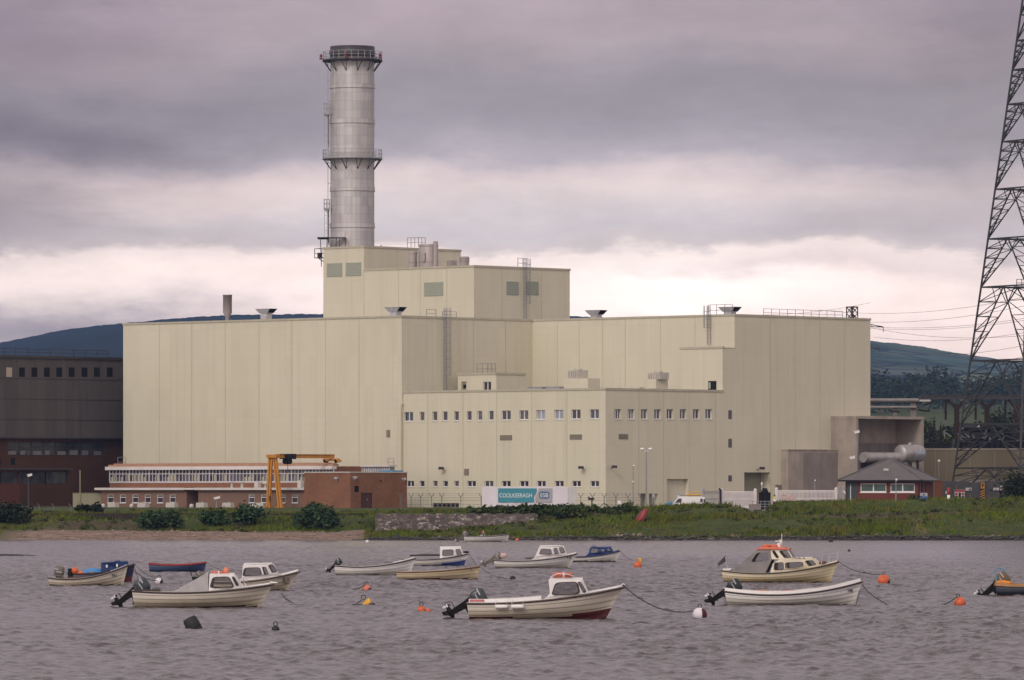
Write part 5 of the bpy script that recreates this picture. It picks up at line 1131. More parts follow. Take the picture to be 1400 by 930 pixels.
tag(pr_.build('brick_pier', brickmat('orange_brick', (.13, .045, .022), (.11, .04, .02), (.09, .05, .03)), None, origin=(X(1283, pY), pY, GZ)), 'orange brick pier beside the right corner of the gatehouse', 'pier')
# ================================================================ HOARDING AND SIGNS AT THE RIGHT
hY = 704.0; hd = thing('hoarding', 'dark grey sheet hoarding to the right of the gatehouse carrying safety notices', 'hoarding', (X(1345, hY), hY, GZ))
for i, p0 in enumerate(range(1289, 1440, 19)): mb = MB(); x0, x1 = X(p0, hY), X(p0 + 18.4, hY); mb.box(x0, x1, hY, hY + .08, GZ - .2, zat(657.5 + (i * 7 % 3), hY)); [mb.box(x0 + (x1 - x0) * k / 6, x0 + (x1 - x0) * k / 6 + .05, hY - .03, hY - .001, GZ - .1, zat(661, hY)) for k in range(1, 6)]; mb.build('panel', M['greypanel'], hd)
M['signred'] = pm('sign_red', (.24, .02, .02), .5); M['signyel'] = pm('sign_yellow', (.33, .15, .02), .5); M['signblue'] = pm('sign_blue', (.04, .10, .28), .5); M['signwhite'] = pm('sign_white', (.36, .33, .32), .6)
def sign(label, p0, p1, y0, y1, Y, rects, post=False, back='signwhite', ybase=None):
    x0, x1 = X(p0, Y), X(p1, Y); z0, z1 = zat(y1, Y), zat(y0, Y); t = thing('safety_sign', label, 'sign', ((x0 + x1) / 2, Y, z0 if not post else GZ)); mb = MB(); mb.box(x0, x1, Y - .05, Y, z0, z1); bd = mb.build('board', M[back], t)
    for (u0, u1, v0, v1, mt) in rects: mb = MB(); mb.box(x0 + (x1 - x0) * u0, x0 + (x1 - x0) * u1, Y - .06, Y - .0505, z1 - (z1 - z0) * v1, z1 - (z1 - z0) * v0); mb.build('symbol', M[mt], bd)
    if post:
        for x in (x0 + .08, x1 - .08): mb = MB(); mb.box(x - .04, x + .04, Y + .001, Y + .08, GZ - .3, z1); mb.build('post', M['galv'], t)
    return t
sY = hY - .08
sign('red headed white safety notice with red and dark symbols on the hoarding', 1305, 1319, 669.5, 682, sY, [(0.02, .98, .02, .25, 'signred'), (.06, .3, .35, .62, 'signred'), (.4, .62, .33, .9, 'black'), (.7, .94, .35, .6, 'signred'), (.7, .94, .7, .92, 'black'), (.06, .3, .7, .92, 'black')])
t = sign('black sign with yellow diagonal hazard stripes on the hoarding', 1340, 1347, 659, 681, sY, [(.1, .9, .04, .42, 'signyel'), (.35, .65, .10, .3, 'black')], back='black')
for k in range(4):
    mb = MB(); x0, x1 = X(1340, sY), X(1347, sY); zA = zat(669 + k * 3.2, sY); mb.add([(x0 + .02, sY - .058, zA - .26), (x1 - .02, sY - .058, zA), (x1 - .02, sY - .058, zA - .14), (x0 + .02, sY - .058, zA - .40)], [(0, 1, 2, 3)]); mb.build('stripe', M['signyel'], t)
sign('small pale notice at the left end of the hoarding', 1292.5, 1297, 671.5, 675.5, sY, [(.15, .85, .2, .7, 'bgrey')])
sign('small pale notice right above the red headed notice, near the hazard sign', 1320, 1328.5, 667, 671, sY, [(.1, .45, .2, .8, 'bgrey'), (.55, .9, .3, .9, 'greypanel')])
sign('wide pale notice far right on the hoarding, right of the hazard sign', 1358, 1366, 667, 670.5, sY, [(.1, .9, .3, .6, 'bgrey')])
sign('narrow pale notice at the far right end of the hoarding', 1367.5, 1370.5, 664, 670.5, sY, [(.2, .8, .2, .5, 'bgrey')])
sign('blue and white notice board on posts in front of the gatehouse corner', 1258, 1268, 674, 685, 690, [(.03, .97, .42, .98, 'signblue'), (.35, .62, .08, .36, 'signblue')], True)
sign('small red and white notice low in front of the gatehouse', 1235.5, 1240.5, 683.5, 688, 690, [(.1, .9, .1, .5, 'signred')], True)
t = thing('marker_post', 'short red and white marker post on the grassy bank at the right', 'post', (X(1297, 596), 596, gz(X(1297, 596), 596))); zg = gz(X(1297, 596), 596); x = X(1297, 596); mb = MB(); mb.lathe([(.001, 0), (.15, 0), (.15, .55), (.001, .55)], (x, 596, zg - .1), 12); mb.build('base', M['white'], t); mb = MB(); mb.lathe([(.15, .552), (.17, .8), (.17, 1.25), (.001, 1.3)], (x, 596, zg - .1), 12); mb.build('cap', M['signred'], t)
# ================================================================ POLES AND LAMPS
cam_pole('tall twin headed lamp column in front of the right office wall', 883.5, 768, 616, 697, [(-.42, 616, .28, 'lamp'), (.42, 616, .28, 'lamp')], 'galv', .08, name='lamp_column', base=GZ)
cam_pole('thin mast with two small white domes left of the twin headed lamp column', 865.5, 764, 637, 697, [(.1, 637, .13, 'dome'), (-.02, 659, .12, 'dome')], 'galv', .055, name='camera_mast', base=GZ)
cam_pole('tall slim pole with a white floodlight on top in front of the concrete bay', 1171, 730, 590, 697, [(.05, 592, .3, 'cam'), (-.5, 627, .3, 'cam')], 'galv', .06, name='camera_mast', base=GZ)
cam_pole('short pole with a white lamp in front of the sand wall', 1283.5, 858, 630, 690, [(.0, 630, .16, 'flood')], 'galv', .06, name='lamp_post', base=GZ)
cam_pole('slim pole in front of the gatehouse windows, between its two windows', 1225, 700, 655, 690, [(.05, 656, .14, 'dome')], 'galv', .05, name='camera_mast', base=GZ)
cam_pole('pole with a tilted lamp beside the right white gate', 1114, 745, 656, 690, [(.05, 657, .1, 'dome')], 'galv', .05, name='lamp_post', base=GZ)
# ================================================================ FENCES AND GATES
fY = 738.0
fe = thing('security_fence', 'thin grey security fence with Y topped barbed wire posts along the bank top', 'fence', (X(700, fY), fY, GZ))
fpx = [548, 562, 575, 590, 604, 630, 658, 673, 691, 714, 738, 746, 767.5, 780, 794, 810, 826, 842, 858.5, 876]
ftop = zat(680, fY)
for p in fpx:
    x = X(p, fY); mb = MB(); mb.bar((x, fY, GZ - .3), (x, fY, ftop), .085)
    for s_ in (-1, 1): mb.bar((x, fY, ftop - .02), (x + s_ * .32, fY + s_ * .1, ftop + .5), .06)
    if p in (826, 858.5):
        for s_ in (-1, 1): mb.bar((x + s_ * 1.0, fY + .2, GZ - .2), (x, fY, ftop - .7), .09)
    mb.build('post', M['fencegrey'], fe)
mb = MB()
for z in (GZ + .6, GZ + 1.1, ftop - .05): mb.bar((X(546, fY), fY, z), (X(878, fY), fY, z), .03)
for s_ in (-1, 1):
    for k in (.5, .95): mb.bar((X(546, fY) + s_ * .32 * k, fY + s_ * .1 * k, ftop + .48 * k), (X(878, fY) + s_ * .32 * k, fY + s_ * .1 * k, ftop + .48 * k), .02)
for i in range(150): x = X(546 + 332 * i / 150, fY); mb.bar((x, fY, GZ), (x, fY, ftop), .012)
mb.build('wire', M['fencegrey'], fe)
f2 = thing('wire_fence', 'dim wire fence with bent topped posts in front of the dark brick at far left', 'fence', (X(50, 660), 660, GZ))
for p in (-20, 8, 31, 54, 73.5, 97): x = X(p, 660); mb = MB(); mb.bar((x, 660, GZ - .3), (x, 660, zat(692, 660)), .1); mb.bar((x, 660, zat(692, 660)), (x - .25, 659.9, zat(688.5, 660)), .08); mb.build('post', M['fencegrey'], f2)
mb = MB()
for z in np.arange(GZ + .2, zat(689.5, 660), .35): mb.bar((X(-24, 660), 660, z), (X(98, 660), 660, z), .022)
for i in range(70): x = X(-24 + 122 * i / 70, 660); mb.bar((x, 660, GZ), (x, 660, zat(692, 660)), .014)
mb.build('wire', M['fencegrey'], f2)
def palisade(name, label, p0, p1, ytop, Y, n, mat, p0Y=None, cat='gate', thick=True):
    Y1 = p0Y or Y; A, B = Vector((X(p0, Y1), Y1, 0)), Vector((X(p1, Y), Y, 0)); t = thing(name, label, cat, (A.x / 2 + B.x / 2, (Y + Y1) / 2, GZ)); zt = zat(ytop, Y); mb = MB(); d = Vector((0, -.05, 0)); up = Vector((0, 0, 1))
    for i in range(1, n): p = A.lerp(B, i / n) + d; mb.bar(p + up * (GZ + .1), p + up * (zt - .1), .085)
    mb.build('pale', mat, t); mb = MB()
    for z in (GZ + .25, (GZ + zt) / 2 + .2, zt - .15): mb.bar(A + up * z, B + up * z, .12 if z > GZ + .3 else .22)
    mb.bar(A + up * zt + d, B + up * zt + d, .13); mb.build('frame', mat, t)
    for p in (A, B): mb = MB(); mb.box(p.x - .17, p.x + .17, p.y - .17, p.y + .17, GZ - .2, zt + .25); mb.lathe([(.24, 0), (.001, .2)], (p.x, p.y, zt + .25), 8); mb.build('post', mat, t)
    return t
M['palewhite'] = pm('white_gate_paint', (.62, .58, .56), .5, var=.08); M['palegrey'] = pm('grey_palisade', (.33, .32, .32), .5, .3, var=.15)
palisade('palisade_fence', 'grey palisade fence running back beside the parked white van', 962, 984.5, 672, 742, 15, M['palegrey'], 752, 'fence')
mb = MB(); x = X(985, 742); mb.tube([(x, 741.6, GZ), (x, 741.6, zat(669, 742)), (x - .2, 741.5, zat(668.5, 742))], .13, 6)
tag(mb.build('gate_post', M['darksteel'], None, origin=(x, 741.6, GZ)), 'dark steel post between the grey palisade fence and the left white gate', 'post')
g1 = palisade('gate', 'left white barred gate, beside the dark turnstile', 986.5, 1032.5, 672.5, 742, 34, M['palewhite'])
mb = MB(); mb.box(X(987, 742) + .2, X(1032, 742) - .2, 742.05, 742.09, GZ + .25, zat(673.5, 742)); mb.build('backing_sheet', M['bgrey2'], g1)
g2 = palisade('gate', 'right white barred gate with a faded red notice on it', 1061.5, 1143, 671, 738, 46, M['palewhite'])
mb = MB(); Yg = 737.78; mb.box(X(1068, Yg), X(1086, Yg), Yg - .02, Yg, zat(684.5, Yg), zat(676.5, Yg)); M['fadedred'] = pm('faded_red_notice', (.50, .36, .34), .7, var=.3, vs=3); mb.build('notice', M['fadedred'], g2)
t = thing('pedestrian_gate', 'small grey pedestrian gate between the right white gate and the gatehouse', 'gate', (X(1149, 735), 735, GZ))
mb = MB(); 
for p in (1145.5, 1152.5): mb.box(X(p, 735) - .08, X(p, 735) + .08, 734.9, 735.1, GZ - .2, zat(664, 735))
for y in (665, 671, 682): mb.bar((X(1145.5, 735), 735, zat(y, 735)), (X(1152.5, 735), 735, zat(y, 735)), .07)
for k in range(5): x = X(1146.5 + k * 1.2, 735); mb.bar((x, 735, GZ), (x, 735, zat(671, 735)), .05)
mb.build('frame', M['palegrey'], t); mb = MB(); mb.bar((X(1153, 733), 733, zat(671, 733)), (X(1160, 733), 733, zat(680, 733)), .14); mb.bar((X(1163, 733), 733, zat(684, 733)), (X(1167, 733), 733, zat(689, 733)), .12); mb.build('barrier_arm', M['white'], t)
# turnstile
tY_ = 735.0; x = X(1045.5, tY_); ts_ = thing('turnstile', 'tall black full height turnstile cage between the two white gates', 'turnstile', (x, tY_, GZ)); zt = zat(667.5, tY_); w = .68
mb = MB(); mb.box(x - w * .6, x + w * .6, tY_ - w, tY_ + w, zt - .5, zt - .25); mb.box(x - w * .45, x + w * .45, tY_ - w * .6, tY_ + w * .6, zt - .25, zt); mb.box(x - w, x + w, tY_ - w, tY_ + w, zat(673.5, tY_), zt - .5); mb.build('canopy', M['black'], ts_)
mb = MB(); zz1 = zat(673.5, tY_)
for k in range(14): t_ = 2 * math.pi * k / 14; mb.bar((x + w * .95 * math.cos(t_), tY_ + w * .95 * math.sin(t_), GZ), (x + w * .95 * math.cos(t_), tY_ + w * .95 * math.sin(t_), zz1), .15)
mb.box(x - w * .9, x - w * .2, tY_ + .1, tY_ + .2, GZ, zz1); mb.box(x + w * .25, x + w * .9, tY_ + .1, tY_ + .2, GZ, zz1); mb.build('cage', M['black'], ts_); mb = MB(); mb.tube([(x, tY_, GZ), (x, tY_, zz1)], .12, 8)
for k in range(9):
    z = GZ + .2 + k * .21
    for t_ in (.4, 2.5, 4.6): mb.bar((x, tY_, z), (x + w * .85 * math.cos(t_), tY_ + w * .85 * math.sin(t_), z), .06)
mb.build('rotor', M['darksteel'], ts_); mb = MB(); mb.tube([(x - .35, tY_, zt - .5), (x - .35, tY_, zat(660, tY_))], .04, 6); mb.ball((x - .35, tY_ - .1, zat(662, tY_)), (.12, .12, .25), n=8, k=6); mb.build('camera', M['white'], ts_)
tY_ = 728.0; mb = MB(); xa, xb = X(1028.5, tY_), X(1063, tY_)
for k in range(7): xx = xa + (xb - xa) * k / 6; mb.bar((xx, tY_, GZ - .2), (xx, tY_, GZ + 1.0), .06)
for z in (GZ + .35, GZ + .65, GZ + 1.0): mb.bar((xa, tY_, z), (xb, tY_, z), .06)
tag(mb.build('pedestrian_railing', M['galv'], None, origin=((xa + xb) / 2, tY_, GZ)), 'low grey pedestrian railing in front of the turnstile', 'railing')
mb = MB(); mb.box(X(1024, 722), X(1040, 722), 722, 722.8, GZ - .3, zat(690.5, 722)); mb.box(X(1023.5, 722), X(1040.5, 722), 721.95, 722.85, zat(690.5, 722) + .001, zat(689.6, 722))
tag(mb.build('barrier_block', M['concdark'], None, origin=(X(1032, 722), 722, GZ)), 'brown grey concrete barrier block at the foot of the turnstile railing', 'barrier')
# small things by the fence
mb = MB(); mb.box(X(844.5, 735), X(849, 735), 734.8, 735.0, zat(690, 735), zat(684.5, 735)); mb.box(X(846.3, 735), X(847.2, 735), 735.001, 735.06, GZ - .2, zat(690, 735)); mb.box(X(845.2, 735), X(848.3, 735), 734.78, 734.799, zat(688, 735), zat(686.5, 735))
tag(mb.build('meter_box', M['white'], None, origin=(X(846.8, 735), 735, GZ)), 'small white box on a post at the fence, left of the dark doorway', 'box')
sign('small white notice on a pole in front of the dark doorway of the office', 891.5, 895.5, 675.5, 680.5, 745, [(.2, .8, .35, .7, 'bgrey')], True)
mb = MB(); x = X(809, 736); mb.bar((x, 736, GZ), (x, 736, zat(682, 736)), .12); mb.box(X(804, 736), X(812.5, 736), 735.8, 736.2, zat(684, 736), zat(680.5, 736)); mb.box(X(803.5, 736), X(806, 736), 735.7, 736.1, zat(680.4, 736), zat(679, 736))
tag(mb.build('lamp_bracket', M['darksteel'], None, origin=(x, 736, GZ)), 'dark boxy light on a short post at the fence right of the banner', 'light')
# ================================================================ BANNER
bY = 737.6; bn = thing('banner', 'long white banner with teal and grey printed panels hung on the fence', 'banner', (X(724, bY), bY, zat(692.5, bY)))
bx = lambda p: X(p, bY); bz = lambda p: zat(p, bY); mb = MB(); N = 60
def sheet(mb, p0, p1, y0, y1, o, n=40, m=0):
    vs_, fs_ = [], []
    for i in range(n + 1):
        p = p0 + (p1 - p0) * i / n
        for j in range(9):
            q = y1 + (y0 - y1) * j / 8; sag = .35 * math.sin(p * .55) ** 2 if j == 0 else 0
            vs_.append((bx(p), bY - o + .035 * math.sin(p * .42 + j * .5) + .02 * math.sin(p * 1.3), bz(q + sag)))
    for i in range(n):
        for j in range(8): a = i * 9 + j; fs_.append((a, a + 9, a + 10, a + 1))
    mb.add(vs_, fs_, m, True)
sheet(mb, 659, 776, 665.5, 692.5, .02); sh = mb.build('sheet', M['bwhite'], bn); mb = MB(); sheet(mb, 776.1, 788.5, 667, 692, .02, 8); mb.build('faded_sheet', M['bgrey2'], bn)
def bpoly(name, pts, o, mat, parent):
    mb = MB(); mb.extrude([(bx(p), bz(q)) for p, q in pts], lambda u, v, d: (u, bY - d, v), o, o + .012); return mb.build(name, mat, parent)
wave = [(733.6, 667.8), (734, 670), (733.6, 672.5), (732, 675), (730.2, 678), (729.6, 681), (730.2, 684), (730.2, 687)]
bpoly('teal_panel', [(681, 687.2), (681, 667.8)] + wave, .085, M['teal'], bn)
w2_ = [(736.2, 667.8), (736.2, 670.5), (735.2, 673.5), (733.5, 676.5), (732, 679.5), (732, 683), (732.6, 687)]
bpoly('grey_panel', w2_[::-1] + [(755, 667.8), (755, 687)], .085, M['bgrey'], bn)
rrp = []
for (cx_, cy_, a0) in ((748.2, 679.2, 0), (740, 679.2, 90), (740, 675, 180), (748.2, 675, 270)):
    for k in range(7): t_ = R(a0 + 15 * k); rrp.append((cx_ + 2.9 * math.cos(t_), cy_ + 2.9 * math.sin(t_)))
bpoly('badge', rrp, .10, M['bblue'], bn)
def lettering(body, p0, p1, y0, y1, o, mat, parent, shear=0.0):
    cu = bpy.data.curves.new('t', 'FONT'); cu.body = body; cu.size = 1; cu.extrude = .006; cu.shear = shear; cu.offset = .006
    tmp = bpy.data.objects.new('t', cu); COL.objects.link(tmp); bpy.context.view_layer.update()
    me = bpy.data.meshes.new_from_object(tmp.evaluated_get(bpy.context.evaluated_depsgraph_get())); bpy.data.objects.remove(tmp); bpy.data.curves.remove(cu)
    v = np.empty(len(me.vertices) * 3, np.float32); me.vertices.foreach_get('co', v); v = v.reshape(-1, 3); mn, mx = v.min(0), v.max(0)
    u = (v - mn) / np.maximum(mx - mn, 1e-6); return me, u
def put_text(name, body, p0, p1, y0, y1, o, mat, parent, shear=0.0):
    me, u = lettering(body, p0, p1, y0, y1, o, mat, parent, shear)
    w = np.stack([bx(p0) + u[:, 0] * (bx(p1) - bx(p0)), np.full(len(u), bY - o) - u[:, 2] * .012, bz(y1) + u[:, 1] * (bz(y0) - bz(y1))], -1); inv = np.array(wm(parent).inverted())
    w = w @ inv[:3, :3].T + inv[:3, 3]; me.vertices.foreach_set('co', w.astype(np.float32).ravel()); me.materials.clear(); me.materials.append(mat); me.update()
    o_ = bpy.data.objects.new(name, me); COL.objects.link(o_); o_.parent = parent; WM[o_.name] = wm(parent); return o_
M['letter'] = pm('white_lettering', (.68, .70, .70), .6, var=.02)
put_text('lettering', 'COOLKEERAGH', 682.8, 727.3, 674.6, 680.3, .10, M['letter'], bn); put_text('lettering', 'ESB', 738.8, 749.6, 674.4, 680.0, .115, M['letter'], bn)
# ================================================================ VAN
vY = 752.0; vx = X(942.5, vY); vn = thing('van', 'white panel van with yellow roof rack load parked behind the bank, facing left', 'van', (vx, vY, GZ)); sv = F / vY
vp = lambda p, q: ((p - 942.5) / sv + vx, GZ + (697.2 - q) / sv)
prof = [vp(*p) for p in ((917.5, 694), (918, 690.5), (920, 688.5), (926.5, 681.5), (929, 680.2), (958, 680.3), (963, 681), (965, 684), (965.3, 694))]
mb = MB(); W2 = .92; mb.extrude(prof, lambda u, v, d: (u, vY + d * (1 - .10 * max(0, (v - GZ - 1.1))), v), -W2, W2); mb.build('body', M['white'], vn)
def vplate(name, pts, mat):
    mb = MB(); q = [vp(*p) for p in pts]; f = lambda u, v, d: (u, vY - W2 * (1 - .10 * max(0, (v - GZ - 1.1))) - d, v); mb.extrude(q, f, .004, .02); mb.extrude(q, lambda u, v, d: (u, vY + W2 * (1 - .10 * max(0, (v - GZ - 1.1))) + d, v), .004, .02); return mb.build(name, mat, vn)
vplate('window', [(922.5, 688.6), (927, 683.2), (931.5, 682.8), (931.5, 688.4)], M['glass']); vplate('window', [(957, 683), (960.5, 683.2), (960.5, 688), (957, 688)], M['glass']); vplate('window', [(961.5, 683.4), (963.6, 684), (964.2, 688), (961.5, 688)], M['glass'])
mb = MB(); a, b_ = vp(919.6, 689), vp(926.2, 681.9); mb.quad((a[0] - .03, vY - .75, a[1]), (a[0] - .03, vY + .75, a[1]), (b_[0] - .03, vY + .68, b_[1]), (b_[0] - .03, vY - .68, b_[1])); mb.build('windscreen', M['glass'], vn)
for p in (924.5, 957): 
    for s_ in (-1, 1): q = vp(p, 693.6); mb = MB(); mb.tube([(q[0], vY + s_ * (W2 + .01), q[1]), (q[0], vY + s_ * (W2 - .2), q[1])], .33, 16); mb.build('wheel', M['blackrub'], vn)
mb = MB()
for p in (932, 944, 956): q = vp(p, 679.4); mb.bar((q[0], vY - .7, q[1]), (q[0], vY + .7, q[1]), .06)
q0, q1 = vp(929, 679), vp(958, 679); mb.bar((q0[0], vY - .6, q0[1]), (q1[0], vY - .6, q1[1]), .06); mb.build('roof_rack', M['darksteel'], vn)
mb = MB(); q0, q1 = vp(937, 678.3), vp(959, 677.6); mb.bar((q0[0], vY - .4, q0[1]), (q1[0], vY - .4, q1[1]), .14); q0, q1 = vp(941, 677), vp(946, 674); mb.tube([(q0[0], vY, q0[1]), (q1[0], vY, q1[1]), (vp(956, 673.5)[0], vY, vp(956, 673.5)[1])], .06, 6)
tag(mb.build('ladder_load', M['yellow'], None, origin=(vx, vY, GZ + 2)), 'yellow ladder and pole lying on the roof rack of the white van', 'ladder')
mb = MB(); q0, q1 = X(908.5, 750), X(919, 750); mb.add([(q0, 749, GZ), (q1, 749, GZ), (q1, 751, GZ), (q0, 751, GZ), (q0 + .1, 749, zat(689, 750)), (q1, 749, zat(685.5, 750)), (q1, 751, zat(685.5, 750)), (q0 + .1, 751, zat(688, 750))], [(4, 5, 6, 7), (0, 1, 5, 4), (1, 2, 6, 5), (2, 3, 7, 6), (3, 0, 4, 7)])
tag(mb.build('tarpaulin', M['vanblue'], None, origin=(X(914, 750), 750, GZ)), 'light blue tarpaulin covered heap in front of the van bonnet', 'tarpaulin')
mb = MB(); mb.box(X(925.5, 757), X(936, 757), 757, 757.5, GZ, zat(675.5, 757)); mb.box(X(925, 757), X(936.5, 757), 756.9, 757.6, zat(675.5, 757), zat(675, 757))
tag(mb.build('cabinet', M['bgrey2'], None, origin=(X(931, 757), 757, GZ)), 'pale cabinet standing behind the front of the white van', 'cabinet')
# ================================================================ BOATS
def hullmat(name, col, stain=(.30, .25, .17)):
    m, nt, b = newmat(name); tc = nt.new('ShaderNodeTexCoord').outputs['Object']; z = nt.new('ShaderNodeSeparateXYZ', i={0: tc}).outputs[2]
    n = nt.noise(nt.scale(tc, (1.2, 1.2, .5)), 1.6, 5, .7)
    low = nt.math('SUBTRACT', 1.0, nt.math('DIVIDE', z, .42), clamp=True)          # weed and scum line above the water
    f = nt.math('MULTIPLY', low, nt.math('ADD', .6, n), clamp=True)
    c = nt.mix(nt.ramp(n, [(.35, (0, 0, 0)), (.75, (.4, .4, .4))]), c4(col), c4(tuple(x * .72 for x in col)))
    c = nt.mix(f, c, c4(stain)); nt.put(b, 'Base Color', c); b.inputs['Roughness'].default_value = .38; b.inputs['Specular IOR Level'].default_value = .4
    return m
M['h_cream'] = hullmat('cream_gelcoat', (.50, .455, .38)); M['h_white'] = hullmat('white_gelcoat', (.62, .60, .58), (.34, .31, .26)); M['h_tan'] = hullmat('tan_gelcoat', (.52, .42, .26)); M['h_buff'] = hullmat('buff_cream_gelcoat', (.56, .49, .33), (.30, .22, .10))
M['h_blue'] = hullmat('blue_paint', (.022, .055, .15), (.02, .03, .06)); M['h_navy'] = hullmat('navy_paint', (.014, .018, .05), (.05, .01, .012)); M['h_green'] = hullmat('dark_blue_green_paint', (.012, .022, .04), (.01, .015, .02))
M['bot_red'] = pm('dark_red_bottom_paint', (.075, .012, .015), .6, var=.25, vs=2); M['bot_dark'] = pm('dark_bottom_paint', (.035, .02, .02), .6, var=.3, vs=2); M['bot_blue'] = pm('blue_bottom_paint', (.02, .04, .16), .6, var=.2)
M['rail_dark'] = pm('dark_rubbing_strake', (.045, .03, .03), .6, var=.2); M['rail_red'] = pm('red_gunwale', (.28, .03, .03), .5, var=.15); M['rail_brown'] = pm('varnished_gunwale', (.13, .055, .03), .45, var=.2); M['inner'] = pm('boat_interior', (.36, .34, .31), .6, var=.15)
M['gel'] = pm('white_cabin_gelcoat', (.66, .635, .62), .35, var=.06, vs=1.5, stain=(.46, .43, .40), ss=1.2, samt=.4); M['gelcream'] = pm('cream_cabin_gelcoat', (.62, .56, .42), .35, var=.06, vs=1.5)
M['perspex'] = glassmat('perspex', (.90, .88, .88), .84); M['darkpane'] = glassmat('dark_perspex', (.35, .30, .34), .45)
M['canvas'] = pm('grey_canvas', (.36, .345, .34), .85, var=.14, vs=1.5, stain=(.24, .23, .23), ss=1.2, samt=.5, bump=.35, bs=3); M['canvas2'] = pm('dark_grey_canvas', (.20, .185, .18), .8, var=.2, vs=1.6, bump=.35, bs=3)
M['tarpblue'] = pm('bright_blue_tarp', (.04, .22, .50), .6, var=.15); M['cabinblue'] = pm('navy_blue_cabin_paint', (.020, .045, .145), .4, var=.15)
M['orange'] = pm('orange_plastic', (.58, .115, .04), .4, var=.15, vs=4, stain=(.45, .12, .06), ss=3, samt=.35); M['pinkorange'] = pm('faded_orange_plastic', (.60, .19, .12), .45, var=.12, vs=4)
M['motor'] = pm('dark_slate_motor_paint', (.045, .055, .062), .28, .1, var=.2, vs=2); M['motorgrey'] = pm('grey_brown_motor', (.13, .115, .095), .5, var=.2); M['motorblack'] = pm('black_motor_paint', (.018, .026, .028), .28, var=.2); M['motorbrown'] = pm('brown_motor_cover', (.13, .09, .05), .7, var=.2)
def roundpoly(pts, k=.22):
    out = []; n = len(pts)
    for i in range(n):
        p, c, q = Vector(pts[i - 1]), Vector(pts[i]), Vector(pts[(i + 1) % n])
        a, b_ = c.lerp(p, k), c.lerp(q, k)
        for t in (0, .33, .67, 1): out.append(tuple(((1 - t) ** 2) * a + 2 * t * (1 - t) * c + t * t * b_))
    return out
class Boat: pass
